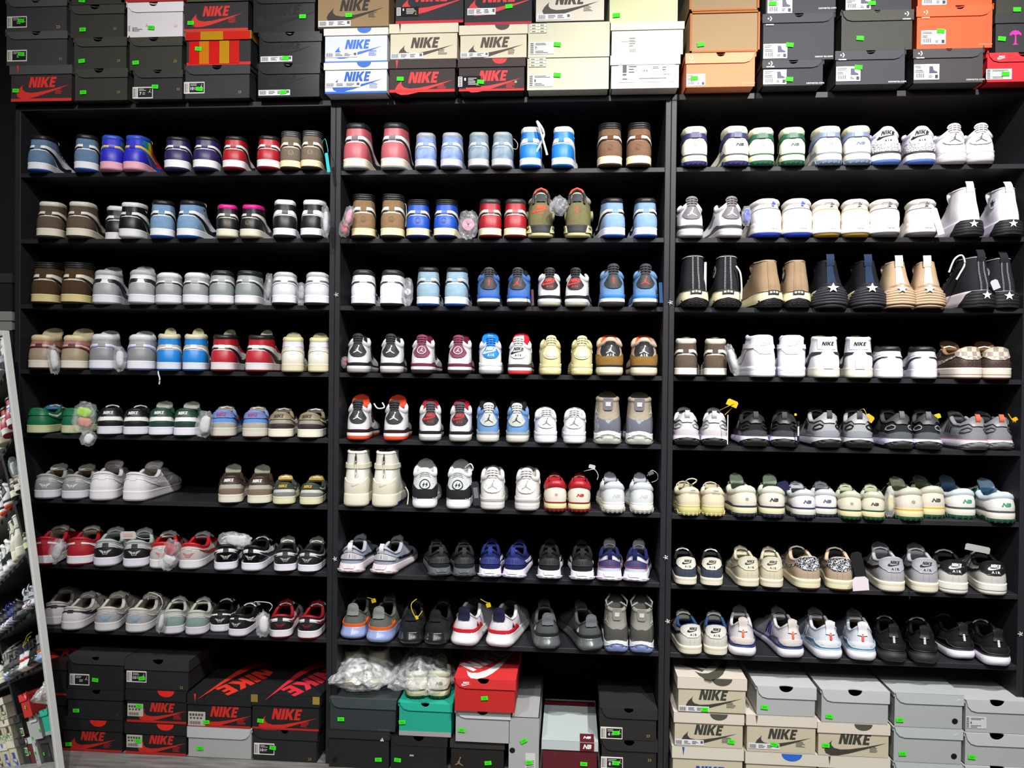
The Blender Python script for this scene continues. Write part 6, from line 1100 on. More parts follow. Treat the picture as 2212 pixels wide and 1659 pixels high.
    col((972,982,980),(1090,1103,1114),[1600,1533,1466],[dict(b='1c1a18',l='2e2c2a',lh=.022,s='lift',p=[('G','9a7a50',JUMP,.17,.35,.024,0),P(.7,.36)]),dict(b='a4a6a6',l='c4c6c8',lh=.026,notch=.5,nr=.012,p=[P(.13,.36)]),dict(b='bc2424',l='d03030',lh=.03,notch=.48,nr=.012,p=[('G','f0e8e8',NIKESW,.2,.84,.007,1),P(.5,.42),('TOPN',1.0,'dcdcdc',.07,.14,.0)])],
        ['dark box with bronze jumping figure, crushed corner','light grey box under the bright red box','bright red box with white tick on its lid'], g, Z0, (-.02,-.03,-.045))
    # the upright grey box and the burgundy one
    y = -.03; X0, X1 = x_at(1099,y,.1), x_at(1164,y,.1); zt = at_y(1130,1549,y)[2]
    shoebox(X0, X1, 0, zt, y, .34, dict(b='a2a4a4', l='b4b6b6', s='none', hole=(.12,.45), p=[('P',.5,.62,.5),('G','c8c8c8',[rect(-1,1,-2,2)],.72,.26,.015,0),('G','5a5a5a',[rect(-.8,.8,-1.9+.35*i,-1.75+.35*i) for i in range(8)],.72,.24,.015,0),('P',.68,.27,.1)]), 'narrow grey box standing on its side', g)
    y = -.02; X0, X1 = x_at(1170,y,.1), x_at(1292,y,.1); z1 = at_y(1230,1619,y)[2]; z2 = at_y(1230,1600,y)[2]
    r = shoebox(X0, X1, 0, z2, y, .3, dict(b='561820', l='b4bebe', s='lift', lh=z2-z1, p=[('P',.75,.42),('G','8a6a6c',ringp(.98,1,4)[:0]+[rect(-3,-2.6,-2,-1.95),rect(-3,-2.95,-2,-1.6),rect(-3,-2.95,1.7,2),rect(-3,-2.6,1.95,2),rect(2.6,3,1.95,2)],.45,.45,.012,0)]), 'burgundy box with pale grey lid', g)
    w = X1-X0; slab(r, 'lid_band', '5c1822', w/2-.055, w/2-.012, z1, z2-.002, -.0042, .0006, 'card'); pr(r, 'brand_print', 'e8e4e4', text_mesh('NB', .05, .3), w/2-.033, (z1+z2)/2, .014, -.0056)
    m = MB(); m.box(w/2-.055, w/2-.012, -.0034, .05, z2-.001, z2+.0004); m.build('lid_band', M('5c1822','card'), r); m = MB(); m.box(-w/2, w/2-.002, .25, .285, z2-.001, z2+.0004); m.build('lid_band', M('5c1822','card'), r)
    A, Fa = text_mesh('NB', .05, .3); add('brand_print', [(a[0]*.013+w/2-.033, .024+a[1]*.016, z2+.0009) for a in A], Fa, M('e8e4e4','print'), r, False)
    col((1297,1296),(1420,1420),[1600,1530],[dict(b='222120',l='262524',lh=.03,notch=.5,nr=.011,p=[('L','dark',.01,.3,'8'),P(.27,.45),('T','a8925a','23',.86,.55,.008)]),dict(b='242322',l='282726',lh=.03,notch=.5,nr=.01,p=[('L','dark',.01,.02,'6'),P(.28,.22),('T','a8925a','23',.84,.16,.008)])],
        ['black box with number 8 label, lower right of middle cabinet','black box with number 6 label, upper one of two'], g, Z0, (-.02,-.018))
    g = 'shoe boxes in the bottom of the right cabinet'
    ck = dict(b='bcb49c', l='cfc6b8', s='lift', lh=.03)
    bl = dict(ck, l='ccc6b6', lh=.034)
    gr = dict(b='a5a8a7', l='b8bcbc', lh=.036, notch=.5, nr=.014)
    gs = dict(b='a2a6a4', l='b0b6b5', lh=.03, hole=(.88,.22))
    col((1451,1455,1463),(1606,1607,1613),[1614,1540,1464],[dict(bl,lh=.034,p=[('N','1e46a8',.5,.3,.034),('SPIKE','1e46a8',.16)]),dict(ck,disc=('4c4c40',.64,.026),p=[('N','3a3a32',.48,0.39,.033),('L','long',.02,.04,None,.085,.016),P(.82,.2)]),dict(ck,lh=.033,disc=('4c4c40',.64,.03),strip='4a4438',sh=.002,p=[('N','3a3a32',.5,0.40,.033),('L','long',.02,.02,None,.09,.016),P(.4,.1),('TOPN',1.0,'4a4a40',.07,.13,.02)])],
        ['cream box with blue lettering, left bottom corner','cream box with olive half disc and tick, middle of its stack','cream box with olive tick over its lid'], g, Z0, -.03)
    col((1609,1611,1632),(1766,1764,1763),[1626,1546,1482],[dict(bl,notch=None,disc=('2a62c0',.64,.03),p=[('N','1e46a8',.52,.3,.034)]),dict(ck,lh=.03,p=[('N','3a3a32',.5,0.40,.033),('L','long',.04,.08,None,.09,.016),P(.4,.22),('SPIKE','4c4c40',.15)]),dict(gr,p=[P(.15,.27)])],
        ['cream box with blue half disc on its lid','cream box with tick print below the grey notched box','light grey box with thumb notch, left one'], g, Z0, -.03)
    col((1766,1765,1772),(1922,1922,1921),[1634,1562,1490],[dict(bl,p=[('N','3a3a32',.55,.3,.034),('SPIKE','4c4c40',.16)]),dict(ck,disc=('4c4c40',.63,.026),p=[('N','3a3a32',.5,0.40,.036),P(.12,.3)]),dict(gr,p=[P(.13,.18)])],
        ['cream box at the floor with only a spike mark','cream box with olive half disc and large tick','light grey notched box with creased flap'], g, Z0, -.03)
    col((1928,1928,1930),(2078,2079,2081),[1648,1572,1498],[gs,dict(gs,p=[P(.14,.24),('G','d4d8d8',NIKESW,.9,.85,.004,1)]),dict(gs,p=[P(.09,.2),('G','d4d8d8',NIKESW,.93,.85,.004,1)])],
        ['grey box with vent hole, cut by the bottom edge','grey box with vent hole, middle of its stack','grey box with vent hole, top of its stack'], g, Z0, -.03)
    col((2080,2082,2083),(2225,2222,2222),[1655,1584,1512],[dict(gr,l='bcbebe'),dict(gr,p=[P(.12,.25)]),dict(gr,p=[('L','plain',.02,.12,'6',.058,.034)])],
        ['grey notched box at the bottom right corner','grey notched box with sticker on the far right','grey notched box with pale printed label'], g, Z0, -.03)
    # the pair of boxes seen left of the cabinets
    g = 'boxes on the low stand left of the cabinets'
    for (a, b, y0, y1, c, l, lb) in [(-40,33,714,672,'8a8a86','8c8c88','pale grey box on the stand beside the left cabinet'),(-50,32,672,590,'1a1b1b','2c2e2e','dark box with grey lid above the mirror corner')]:
        Y = .02; zb = at_y(0, y0, Y)[2]; zt = at_y(0, y1, Y)[2]; shoebox(x_at(a,Y,zb), min(-.03, x_at(b,Y,zb)), zb+.001, zt, Y, .28, dict(b=c,l=l,s='lift',lh=.03), lb, g)
    zb = at_y(0, 714, .02)[2]; st = empty('side_stand', (-.16, .16, 0)); tag(st, 'dark stand between the left wall and the left cabinet', 'stand')
    m = MB(); m.box(-.15, .13, -.14, .15, zb-.02, zb-.001); m.build('stand_top', M('1a1a1b','card'), st)
    for x in (-.15, .11):
        m = MB(); m.box(x, x+.02, -.14, .15, 0, zb-.02); m.build('side_panel', M('1a1a1b','card'), st)
# ------------------------------------------------------------------ cabinets
def wood():
    m = bpy.data.materials.new('black_board'); m.use_nodes = True; nt = m.node_tree; b = nt.nodes['Principled BSDF']
    tc = nt.nodes.new('ShaderNodeTexCoord'); mp = nt.nodes.new('ShaderNodeMapping'); mp.inputs['Scale'].default_value = (2, 2, 18); n = nt.nodes.new('ShaderNodeTexNoise'); n.inputs['Scale'].default_value = 8; n.inputs['Detail'].default_value = 6
    r = nt.nodes.new('ShaderNodeValToRGB'); r.color_ramp.elements[0].color = lin('1c1c20'); r.color_ramp.elements[1].color = lin('2a2a2f')
    nt.links.new(tc.outputs['Object'], mp.inputs[0]); nt.links.new(mp.outputs[0], n.inputs[0]); nt.links.new(n.outputs[0], r.inputs[0]); nt.links.new(r.outputs[0], b.inputs['Base Color'])
    b.inputs['Roughness'].default_value = .5; b.inputs['Specular IOR Level'].default_value = .35; return m
def mattb():
    m = bpy.data.materials.new('black_backing'); m.use_nodes = True; b = m.node_tree.nodes['Principled BSDF']; b.inputs['Base Color'].default_value = lin('101012'); b.inputs['Roughness'].default_value = .9; b.inputs['Specular IOR Level'].default_value = .1; return m
BXS = [(-.0085, 1.0455), (1.0465, 2.0775), (2.0785, 3.118)]; IN = [(.010, 1.029), (1.063, 2.061), (2.0945, 3.1)]
def put_cabinets():
    W_, K_ = wood(), mattb()
    for b in range(3):
        (a0, a1), (i0, i1) = BXS[b], IN[b]; t = .0165
        r = empty('shoe_cabinet', ((a0+a1)/2, 0, 0)); cx = (a0+a1)/2; tag(r, ['tall black open shelf cabinet on the left','tall black open shelf cabinet in the middle','tall black open shelf cabinet on the right'][b], 'shelf cabinet', 'black open shelf cabinets side by side')
        for x0, x1 in ((a0, i0), (i1, a1)):
            m = MB(); m.bevbox(x0-cx, x1-cx, 0, .34, 0, 2.06, .0012); m.build('side_panel', W_, r)
        m = MB(); m.bevbox(a0-cx, a1-cx, 0, .34, 2.0602, 2.078, .0012); m.build('top_panel', W_, r)
        m = MB(); m.box(i0-cx+.0002, i1-cx-.0002, .33, .339, 0.002, 2.0598); m.build('back_panel', K_, r)
        for z in ZS[b]:
            m = MB(); m.bevbox(i0-cx+.0003, i1-cx-.0003, .0005, .329, z-.0145, z, .001); m.build('shelf', W_, r)
def screw(u, v, lb):
    P = at_y(u, v, -.001); m = MB()
    for i in range(5):
        a = i*2*PI/5+.3; m.tube([(0,-.001,0),(.004*math.cos(a),-.004,.004*math.sin(a)),(.007*math.cos(a+.4),-.002,.007*math.sin(a+.4))], .0012, 5)
    o = m.build('tape_scrap', M('c8ccd0','gloss'), None, loc=(P[0], P[1], P[2])); tag(o, lb, 'tape scrap', 'scraps of clear tape on the cabinet edges')
# ------------------------------------------------------------------ small things
def blob(cx, cz, w, h, d, seed, amp=.12, n=28, m_=20, e=.7):
    # a creased pouch: superellipsoid with folds
    rows = []
    for i in range(m_+1):
        ph = -PI/2+PI*i/m_; row = []
        for j in range(n):
            th = 2*PI*j/n; f = lambda c, q: math.copysign(abs(c)**q, c)
            x = f(math.cos(ph), e)*f(math.cos(th), e); y = f(math.cos(ph), e)*f(math.sin(th), e); z = f(math.sin(ph), e)
            v = Vector((x, y, z)); k = 1+amp*noise.noise(v*3+Vector((seed, 0, 0)))+amp*.6*abs(noise.noise(v*7+Vector((seed, 5, 0))))
            row.append((cx+x*w/2*k, y*d/2*k, cz+z*h/2*k))
        rows.append(row)
    return np.array(rows)
def bag(u0, v0, u1, v1, y, cols, label, tilt=0., alpha=.2, shape='lump', name='lace_bag', cat='plastic bag', d=.03, group=None):
    c = at_y((u0+u1)/2, (v0+v1)/2, y); m_ = ppm(c[0], y, c[2]); w, h = (u1-u0)/m_, (v1-v0)/m_
    r = empty(name, (c[0], y, c[2])); r.rotation_euler = (0, tilt, 0); tag(r, label, cat, group)
    m = MB(); m.grid(blob(0, 0, w*.95, h*.95, d, u0*.1, .2), closed=True); m.build('film', film_mat('bag_film_%d' % int(alpha*100), 'f2f4f8', alpha, .1), r, True)
    n = len(cols)
    for i, cc in enumerate(cols):
        z = (i-(n-1)/2)*h*.6/n
        if shape == 'roll':
            m = MB()
            for k in range(3): m.tube([(math.cos(a)*w*(.1+.08*k), -d*.05*k*0+.002*math.sin(3*a), z+math.sin(a)*w*(.1+.08*k)) for a in np.linspace(0, 2*PI, 22)], w*.055, 7, False)
            m.build('rolled_lace', M(cc,'canvas'), r, True)
        else:
            m = MB(); m.grid(blob(w*.06*(-1)**i, z, w*.6, h*.62/n, d*.62, i*3+u0, .22, 16, 10), closed=True); m.build('bundled_lace', M(cc,'canvas'), r, True)
    return r
def swingtag(u0, v0, u1, v1, y, cc, label, rot=0., cord=None, cc2=None, name='swing_tag', hole=True):
    c = at_y((u0+u1)/2, (v0+v1)/2, y); m_ = ppm(c[0], y, c[2]); w, h = (u1-u0)/m_, (v1-v0)/m_
    r = empty(name, (c[0], y, c[2])); tag(r, label, 'tag'); c_, s_ = math.cos(rot), math.sin(rot)
    k = min(w, h)*.22; P = [(-w/2,-h/2),(w/2,-h/2),(w/2,h/2-k),(w/2-k,h/2),(-w/2+k,h/2),(-w/2,h/2-k)]
    V, Fa = plate([(x*c_-z*s_, x*s_+z*c_) for x, z in P], .0012); add('card', V, Fa, M(cc,'paper'), r, False)
    if cc2: slab(r, 'sticker', cc2, -w*.3, w*.3, -h*.2, h*.25, -.0004, .0006, rot=rot)
    if cord:
        pts = []
        for (u, v, yy) in cord[1]: q = at_y(u, v, yy); pts.append((q[0]-c[0], yy-y, q[2]-c[2]))
        m = MB(); n = 24; pts = [Vector(p) for p in pts]
        out = []
        for i in range(len(pts)-1):
            p0, p1, p2, p3 = pts[max(i-1, 0)], pts[i], pts[i+1], pts[min(i+2, len(pts)-1)]
            for k in range(6):
                t = k/6; out.append(.5*((2*p1)+(-p0+p2)*t+(2*p0-5*p1+4*p2-p3)*t*t+(-p0+3*p1-3*p2+p3)*t**3))
        out.append(pts[-1]); m.tube(out, .0011, 6); m.build('cord', M(cord[0],'canvas'), r, True)
    return r
def lace(pts, cc, label, r=.0022, flat=False):
    P = [at_y(u, v, y) for u, v, y in pts]; c = P[0]; m = MB(); out = []; P = [Vector(p-c) for p in P]
    for i in range(len(P)-1):
        p0, p1, p2, p3 = P[max(i-1, 0)], P[i], P[i+1], P[min(i+2, len(P)-1)]
        for k in range(7):
            t = k/7; out.append(.5*((2*p1)+(-p0+p2)*t+(2*p0-5*p1+4*p2-p3)*t*t+(-p0+3*p1-3*p2+p3)*t**3))
    out.append(P[-1]); m.tube(out, r, 7); o = m.build('shoelace', M(cc,'canvas'), None, True, loc=tuple(c)); tag(o, label, 'shoelace'); return o
def put_small():
    swingtag(704,330,711,372,-.05,'3ab8bc','turquoise paper tag beside the rightmost olive brown high-top', .15, ('3ab8bc',[(694,312,.02),(702,300,-.0),(708,322,-.045),(708,332,-.05)]))
    bag(105,745,127,808,-.045,['e0e0e4'],'clear bag of white laces between the beige and pink mid-tops', -.12)
    bag(246,748,270,802,-.045,['dcdce0'],'clear bag of laces between two lilac-marked grey mid-tops', -.05)
    bag(157,868,207,935,-.05,['d88870','a8e020'],'plastic bag holding a pink and a neon-yellow lace bundle', .2, .2)
    bag(175,930,206,963,-.05,['e0e0e2'],'small clear bag of white laces hanging below the neon bundle', .45)
    bag(424,888,458,944,-.05,['d0d2d6'],'clear bag of laces beside the last forest green low-top', .2)
    bag(694,445,712,512,-.055,['c4c8cc'],'clear bag against the last black high-top of second shelf')
    bag(107,1163,138,1218,-.05,['b8b8bc'],'crumpled clear bag between the two all red low-tops', .35)
    bag(346,1165,388,1232,-.05,['d4d0d4','a82030'],'clear bag of white and red laces between red-collared low-tops', .35)
    bag(470,1150,545,1184,.03,['d4d4d8'],'clear bag of white laces lying over the glossy black low-tops', .1, .3)
    bag(340,1318,357,1366,-.04,['c8c8c8'],'white lace bundle bag beside the left mint heeled low-top', .15)
    bag(553,1322,583,1375,-.055,['e0e0e4'],'round clear bag hanging before the right white-lined black low-top')
    bag(572,590,588,655,-.02,['98989c'],'clear bag behind the right sage grey mid-top', .1)
    bag(640,610,660,655,-.01,['9aa0a8'],'clear bag between the white and pale grey mid-tops')
    bag(733,474,756,512,-.04,['b82034'],'clear bag with a red lace bundle at the divider', .2, .18)
    bag(743,445,764,490,-.05,['e08aa8'],'clear bag with pink laces above the red bundle', .2, .2)
    bag(990,455,1033,516,-.055,['d890a8'],'clear bag with a coiled pink lace between blue and crimson high-tops', 0, .16, 'roll')
    bag(1188,425,1226,465,-.06,['4c4e54'],'clear bag of dark grey laces hung between the olive sneakers', .6)
    bag(870,600,892,661,-.03,['d8d8dc'],'clear bag with white ring beside the black-collared white mid-top', 0, .2, 'roll')
    bag(738,770,752,795,.02,['a02030'],'small red packet at the divider on the fourth shelf')
    bag(1571,742,1592,812,-.05,['c0c0c4'],'clear bag of laces beside the right brown high-top', -.3)
    bag(1912,1058,1932,1116,.0,['c8c090'],'cream packet behind the small green-soled low-tops')
    bag(1602,446,1622,488,.0,['2438b8'],'bright blue pouch beside the blue-soled mid-top')
    swingtag(1676,1040,1704,1062,.02,'1c2240','navy paper tag behind the dark navy soled low-top', .3)
    swingtag(1570,864,1594,878,-.0,'d8b020','yellow paper tag above the pale grey running shoes', -.4, ('d8b020',[(1556,886,.03),(1572,878,0),(1586,872,0),(1580,882,.01),(1566,896,.02)]))
    swingtag(1869,896,1888,910,-.0,'c8a820','yellow paper tag beside the silver running shoe', -.6, ('d8b020',[(1858,886,.03),(1866,884,.0),(1872,896,0)]))
    swingtag(2018,894,2032,904,-.0,'c8b820','yellow paper tag beside the charcoal running shoe', .3)
    swingtag(2186,902,2198,910,-.02,'d8a818','yellow paper tag beside the coral-looped running shoe', .5, ('d8a818',[(2178,894,0),(2186,906,-.02),(2194,912,-.02)]))
    swingtag(1716,893,1721,898,.0,'d8b020','tiny yellow tie on the black running shoe', .3)
    swingtag(1571,896,1573,960,-.055,'c8c4c0','thin white tag against the second pale grey running shoe', 0)
    swingtag(1722,910,1727,955,-.04,'1c1c1e','dark hanging tag beside the black lilac-soled running shoe', 0, cc2='c8c8c8')
    swingtag(1842,1192,1866,1250,-.02,'1c1d1e','black paper tag between beige and grey low-tops', .25)
    swingtag(1842,1246,1876,1276,-.05,'d8ccd4','white paper slip hanging between beige and grey low-tops', .1)
    swingtag(1963,1276,1966,1294,-.052,'141414','thin black cord end hanging below the seventh shelf', .1)
    swingtag(2018,448,2032,508,-.03,'c8c0c0','grey paper tag hanging beside the last grey-seamed mid-top', .3)
    swingtag(1521,566,1526,640,-.01,'d0ccc4','white paper tag behind the left black canvas high-top', 0)
    swingtag(2142,604,2158,625,-.04,'c8c8cc','grey paper tag between the black platform high-tops', .4)
    swingtag(1020,1040,1036,1092,.0,'2a2c30','dark grey tag beside the lightning-badge sneaker', .12, cc2='6a6c70')
    swingtag(1148,625,1153,660,-.04,'5a3a44','purple tag beside the cobalt blue sneaker', .05)
    swingtag(1424,610,1431,654,-.03,'2c4a70','blue tag beside the sky blue suede sneaker', .05)
    swingtag(259,1148,294,1164,.03,'c8c4c0','white plastic security tag on the black low-top', .05, ('d4d4d4',[(292,1158,.03),(310,1164,.03),(332,1162,.03)]), cc2='d0a8a0', name='security_tag')
    swingtag(2086,1178,2138,1192,.04,'a8a8a4','long grey strap lying on the last black-tabbed low-top', -.18)
    swingtag(1272,1004,1286,1012,.03,'b8b8bc','grey price tag on the red low-top', -.2, ('d0d0d4',[(1262,1018,.05),(1270,1016,.03),(1284,1014,.03),(1292,1026,.03),(1290,1036,.03)]))
    swingtag(1400,1018,1412,1026,.03,'5a5e60','dark price tag on the pale grey low-top', .4, ('b8babc',[(1398,1028,.04),(1408,1016,.03),(1420,1024,.03),(1420,1036,.03),(1408,1042,.04)]))
    swingtag(897,1330,903,1338,-.04,'e0c020','yellow tag on the all black running shoe', .5, ('d8c020',[(900,1294,.0),(889,1304,-.02),(890,1318,-.03),(900,1334,-.04),(912,1320,-.02)]))
    swingtag(802,1293,812,1302,.02,'b89c18','yellow tag between the grey and orange running shoes', .3, ('b89c18',[(794,1291,.03),(802,1293,.02),(808,1296,.02)]))
    swingtag(1050,1302,1060,1312,.02,'c8b020','yellow tag between the red-waved running shoes', .3, ('c8b020',[(1038,1294,.03),(1048,1300,.02),(1056,1303,.02)]))
    lace([(343,796,-.014),(342,806,-.022),(345,818,-.024),(344,830,-.024)],'e4e4e8','white lace end hanging over the fourth shelf edge')
    lace([(1158,330,-.02),(1175,290,-.03),(1160,262,-.03),(1168,285,-.035),(1182,335,-.03)],'d4d4d4','white lace looped over the left vivid blue high-top', .0035)
    lace([(808,872,.0),(816,882,-.01),(830,880,-.01),(826,870,.0)],'e0e0e0','white lace loop bridging the orange-red tongued sneakers')
    lace([(320,1295,.05),(322,1280,.04),(345,1288,.03),(351,1305,.03),(345,1316,.03)],'c8c8c4','white plastic loop on the right pale blue-marked low-top', .0014)
    lace([(548,1305,.04),(552,1300,.03),(580,1302,.02),(588,1310,.02),(582,1320,.02)],'c4c4c8','white plastic loop on the black white-lined low-top', .0014)
    lace([(1005,1010,.06),(1016,1002,.05),(1022,1012,.05),(1016,1020,.05)],'d0d0d0','white lace loop on the right lightning-badge sneaker')
    lace([(1495,1175,.05),(1480,1190,.03),(1492,1196,.03),(1506,1186,.04)],'b8b8b0','lace loop on the navy low-top') if 0 else None
    lace([(2050,588,.0),(2062,560,-.01),(2078,552,.0),(2084,570,.0),(2074,590,.0),(2066,604,.0)],'e0dede','white lace bow on the left black platform high-top', .0028)
    lace([(1590,575,-.02),(1599,590,-.03),(1602,620,-.03),(1601,646,-.03)],'e4e2da','white lace hanging beside the right black canvas high-top', .0026)
    lace([(876,1052,.05),(882,1066,.03),(880,1090,.0)],'b8b6a8','cream lace hanging behind the tall zip-back high-top', .002)
    lace([(1468,1080,.1),(1480,1042,.06),(1494,1034,.05),(1505,1038,.05),(1496,1046,.05)],'c8c0a0','cream lace loop on the left cream low-top', .0022)
    lace([(860,462,.05),(875,440,.03),(878,462,.02),(876,490,.0)],'a8a8ac','grey cord loop beside the right tan suede high-top', .0012)
    lace([(1110,300,.05),(1118,310,.02),(1116,322,.02),(1106,320,.03)],'b8bcc0','thin cord loop beside the washed slate-blue high-top', .0012)
    for u, v, t in ((727,637,'left divider, third shelf'),(1448,654,'right divider, third shelf'),(1438,1204,'right divider, seventh shelf'),(1442,1342,'right divider, lowest shelf'),(724,1207,'left divider, seventh shelf'),(2203,1369,'far right panel, lowest shelf')): screw(u, v, 'scrap of clear tape on the '+t)
def bigbag(u0, v0, u1, v1, zb, y, d, seed, label, alpha):
    c0 = at_y(u0, v1, y-d/2); X0, X1 = x_at(u0, y, zb), x_at(u1, y, zb); zt = at_y((u0+u1)/2, v0, y)[2]
    r = empty('plastic_bag', ((X0+X1)/2, y, zb)); tag(r, label, 'plastic bag'); w = X1-X0; h = zt-zb; rows = []
    n, m_ = 96, 48
    for i in range(m_+1):
        q = i/m_; row = []
        for j in range(n):
            th = 2*PI*j/n; f = lambda c, e: math.copysign(abs(c)**e, c)
            prof = math.sin(min(1, q*1.0)*PI)**.45*(1-.3*q) if q > .03 else .35+q*8; prof = max(.06, prof)
            x, yy, z = f(math.cos(th), .8)*prof, f(math.sin(th), .8)*prof, q**.9
            v = Vector((x*2.2+seed, yy*2.2, z*2)); k = 1+.16*noise.noise(v)+.13*abs(noise.noise(v*2.7))+.07*abs(noise.noise(v*6))
            zz = z*h*(1-.28*abs(x))+.012*noise.noise(v*2+Vector((9, 0, 0)))*min(1, q*5)
            row.append((x*w/2*k*.92, yy*d/2*k, max(.001, zz)))
        rows.append(row)
    m = MB(); m.grid(np.array(rows), closed=True); m.build('bag_film', film_mat('bag_%d' % int(alpha*100), 'f0f4f6', alpha, .22), r, True)
    return r
def put_bags():
    # bags lie on two boxes of the middle cabinet and hold shoes
    for (px, kind, pal, z_px, u, lb, w, h, y) in [
        (762,'J1H',D(A='b8b09a',B='c0b8a0',C='a8a090',base='c4bca8',M='d0c8a8',O='b0a888',S='8a8474',W='c8c0ac'),1510,0,'cream high-top inside the left plastic bag, left of its pair',.076,.11,.06),
        (812,'J1H',D(A='b8b09a',B='c0b8a0',C='a8a090',base='c4bca8',M='d0c8a8',O='b0a888',S='8a8474',W='c8c0ac'),1510,1,'cream high-top inside the left plastic bag, right of its pair',.076,.11,.06),
        (900,'NB',D(A='d4d0bc',C='b8bca0',X='3a3c34',M='d8d4a8',O='1c4430',N='343c30',E='2c4034',lg='R',T='98a488',L='8a927c'),1518,0,'green-soled low-top inside the right plastic bag, left of pair',.073,.085,-.005),
        (944,'NB',D(A='d4d0bc',C='b8bca0',X='3a3c34',M='d8d4a8',O='1c4430',N='343c30',E='2c4034',lg='NB',T='98a488',L='8a927c'),1518,1,'green-soled low-top inside the right plastic bag, right of pair',.073,.085,-.005)]:
        zb = at_y(px, z_px, -.02)[2]+.001; X = x_at(px, y, zb); phi = math.atan2(X-CAM[0], y-CAM[1])
        s = build_shoe(kind, pal, X, y+.01, zb, phi+(-.02 if u == 0 else .1), w*.93, h, -1 if u == 0 else 1, NAMES[kind]); tag(s.root, lb, 'sneaker', 'sneakers in plastic bags')
    zb = at_y(780, 1510, -.02)[2]+.001
    bigbag(700,1394,880,1500,zb,.12,.36,3.,'crumpled plastic bag on the slate green box',.5)
    zb = at_y(920, 1518, -.02)[2]+.001
    bigbag(836,1396,1000,1512,zb,.12,.36,8.,'crumpled clear plastic bag on the teal box',.3)
# ------------------------------------------------------------------ room, mirror, lights, camera
def put_room():
    def s(name, x0, x1, y0, y1, z0, z1, m):
        b = MB(); b.box(x0, x1, y0, y1, z0, z1); o = b.build(name, m); o['kind'] = 'structure'; return o
    wl = M('1c1c1e','card'); wg = M('8a8a8a','card')
    m = bpy.data.materials.new('grey_plank_floor'); m.use_nodes = True; nt = m.node_tree; b = nt.nodes['Principled BSDF']; b.inputs['Roughness'].default_value = .45
    tc = nt.nodes.new('ShaderNodeTexCoord'); mp = nt.nodes.new('ShaderNodeMapping'); mp.inputs['Scale'].default_value = (1.2, 9, 1)
    n = nt.nodes.new('ShaderNodeTexNoise'); n.inputs['Scale'].default_value = 6; n.inputs['Detail'].default_value = 8
    br = nt.nodes.new('ShaderNodeTexBrick'); br.inputs['Scale'].default_value = 1; br.inputs['Brick Width'].default_value = 1.2; br.inputs['Row Height'].default_value = .19; br.inputs['Mortar Size'].default_value = .002
    r = nt.nodes.new('ShaderNodeValToRGB'); r.color_ramp.elements[0].color = lin('5c5a58'); r.color_ramp.elements[1].color = lin('8c8985'); r.color_ramp.elements[0].position = .3; r.color_ramp.elements[1].position = .7
    mx = nt.nodes.new('ShaderNodeMix'); mx.data_type = 'RGBA'; mx.inputs['B'].default_value = lin('3c3a38')
    nt.links.new(tc.outputs['Object'], mp.inputs[0]); nt.links.new(mp.outputs[0], n.inputs[0]); nt.links.new(n.outputs[0], r.inputs[0]); nt.links.new(tc.outputs['Object'], br.inputs[0])
    nt.links.new(br.outputs['Fac'], mx.inputs['Factor']); nt.links.new(r.outputs[0], mx.inputs['A']); nt.links.new(mx.outputs['Result'], b.inputs['Base Color'])
    s('floor', -.5, 5.3, -4.6, .5, -.05, 0, m); s('ceiling', -.5, 5.3, -4.6, .5, 3.0, 3.05, M('3a3a3c','card'))
    s('wall_back', -.5, 5.3, .4, .5, 0, 3.0, wl); s('wall_left', -.5, -.4, -4.6, .4, 0, 3.0, wl); s('wall_right', 5.2, 5.3, -4.6, .4, 0, 3.0, wg); s('wall_front', -.4, 5.2, -4.6, -4.5, 0, 3.0, wg)
def frame_of(P0, P1, wd, nrm):
    return
def put_mirror():
    P1 = at_y(21, 714, -.10); yb = -.20
    f = lambda v: at_y(141+.122*(v-1659), v, yb)
    lo, hi = 1659, 2600
    for _ in range(50):
        mid = (lo+hi)/2
        if f(mid)[2] > 0: lo = mid
        else: hi = mid
    P0 = f(lo); P0[2] = .0; E = Vector(P1-P0); H = E.length; ez = E.normalized()
    wd = Vector((-E.y, E.x, 0)).normalized()
    if wd.x > 0: wd = -wd
    nn = wd.cross(ez)                                # towards the viewer?
    if nn.dot(Vector(CAM)-Vector(P0)) < 0: nn = -nn
    W_ = .46; fw = .022
    r = empty('leaning_mirror', tuple(P0)); tag(r, 'tall leaning mirror in a thin silver frame at the left edge', 'mirror')
    M3 = Matrix((tuple(wd), tuple(-nn), tuple(ez))).transposed().to_4x4()      # local x = width, y = away from viewer, z = up the mirror
    r.matrix_world = Matrix.Translation(P0) @ M3
    fm = M('d2d2cf','gloss')
    flip = M3.determinant() < 0
    for nm, (x0, x1, z0, z1) in dict(a=(0, fw, 0, H), b=(W_-fw, W_, 0, H), c=(fw, W_-fw, 0, fw), d=(fw, W_-fw, H-fw, H)).items():
        m = MB(); m.bevbox(x0, x1, -.0, .022, z0+.004, z1, .002); m.build('mirror_frame', fm, r)
    m = MB(); m.mesh([(fw-.001,.006,fw),(W_-fw+.001,.006,fw),(W_-fw+.001,.006,H-fw),(fw-.001,.006,H-fw)], [(0,1,2,3)]); m.box(fw-.001, W_-fw+.001, .0075, .012, fw, H-fw)
    g = bpy.data.materials.new('mirror_glass'); g.use_nodes = True; b = g.node_tree.nodes['Principled BSDF']; b.inputs['Metallic'].default_value = 1; b.inputs['Roughness'].default_value = .015; b.inputs['Base Color'].default_value = (.86, .9, .88, 1)
    m.build('mirror_glass', g, r)
    return P0, wd, nn, ez, H
def refl(P, P0, nn):
    P = Vector(P); return P-2*(P-Vector(P0)).dot(nn)*nn
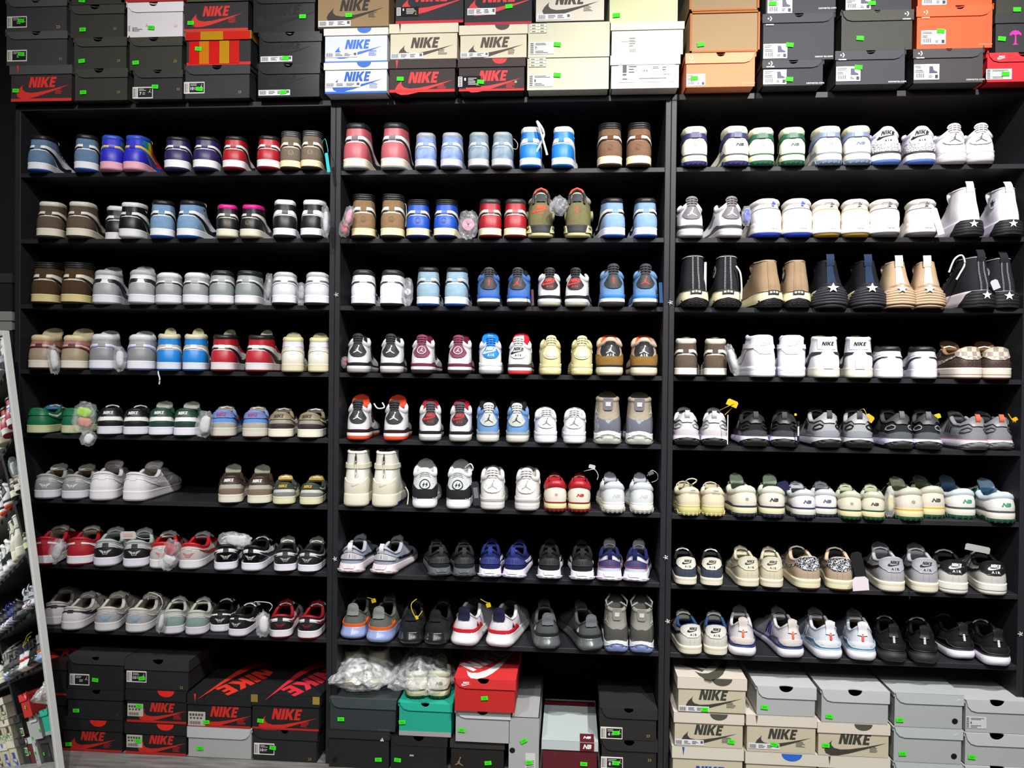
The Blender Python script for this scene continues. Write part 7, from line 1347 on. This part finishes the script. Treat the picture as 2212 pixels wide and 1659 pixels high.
def light(kind, loc, aim, energy, size=.2, col=(1,1,1), angle=60, blend=.5):
    l = bpy.data.lights.new('track_and_fill_light', kind); l.energy = energy; l.color = col
    if kind == 'AREA': l.shape = 'DISK'; l.size = size
    if kind == 'SPOT': l.spot_size = math.radians(angle); l.spot_blend = blend; l.shadow_soft_size = size
    o = bpy.data.objects.new('track_and_fill_light', l); C.objects.link(o); o.location = loc; o.rotation_euler = (Vector(aim)-Vector(loc)).to_track_quat('-Z', 'Y').to_euler(); return o
def put_lights():
    K = 1.
    light('SPOT', (2.75,-1.65,2.92), (2.6,0,1.25), 315*K, .025, (1,.975,.96), 80, .8)
    light('SPOT', (1.75,-1.75,2.92), (1.6,0,1.25), 172*K, .025, (1,.98,.97), 80, .8)
    light('SPOT', (.85,-1.75,2.92), (.55,0,1.25), 128*K, .025, (1,.99,.97), 80, .8)
    light('AREA', (1.9,-2.6,2.8), (1.9,0,.7), 20*K, 1.2, (1,.98,.97))  # soft fill added to lift the shade, not a fixture of the shop
    light('SPOT', (2.7,-2.5,2.92), (2.65,0,.08), 210*K, .04, (1,.99,.98), 40, .9)  # extra spot added to brighten the lower right boxes
    light('SPOT', (.75,-2.4,2.5), (.7,0,.15), 85, .06, (1,.99,.98), 44, .9)  # extra spot added so the lids at the lower left catch light
def put_camera():
    cd = bpy.data.cameras.new('camera'); o = bpy.data.objects.new('camera', cd); C.objects.link(o)
    cd.sensor_width = 36; cd.lens = 36*F/2212; cd.clip_start = .01
    o.matrix_world = Matrix(((RM[0,0], RM[0,2], -RM[0,1], CAM[0]), (RM[1,0], RM[1,2], -RM[1,1], CAM[1]), (RM[2,0], RM[2,2], -RM[2,1], CAM[2]), (0,0,0,1)))
    bpy.context.scene.camera = o
    sc = bpy.context.scene; sc.view_settings.view_transform = 'Standard'; sc.view_settings.look = 'None'; sc.view_settings.exposure = 0.0; sc.view_settings.gamma = 1
    w = bpy.data.worlds.new('world'); sc.world = w; w.use_nodes = True; w.node_tree.nodes['Background'].inputs[0].default_value = (.5,.5,.55,1); w.node_tree.nodes['Background'].inputs[1].default_value = .15
import time as _t
_t0 = _t.time()
put_camera(); put_room(); put_cabinets(); put_boxes(); put_small(); put_shoes(); put_bags(); MIR = put_mirror(); put_lights()
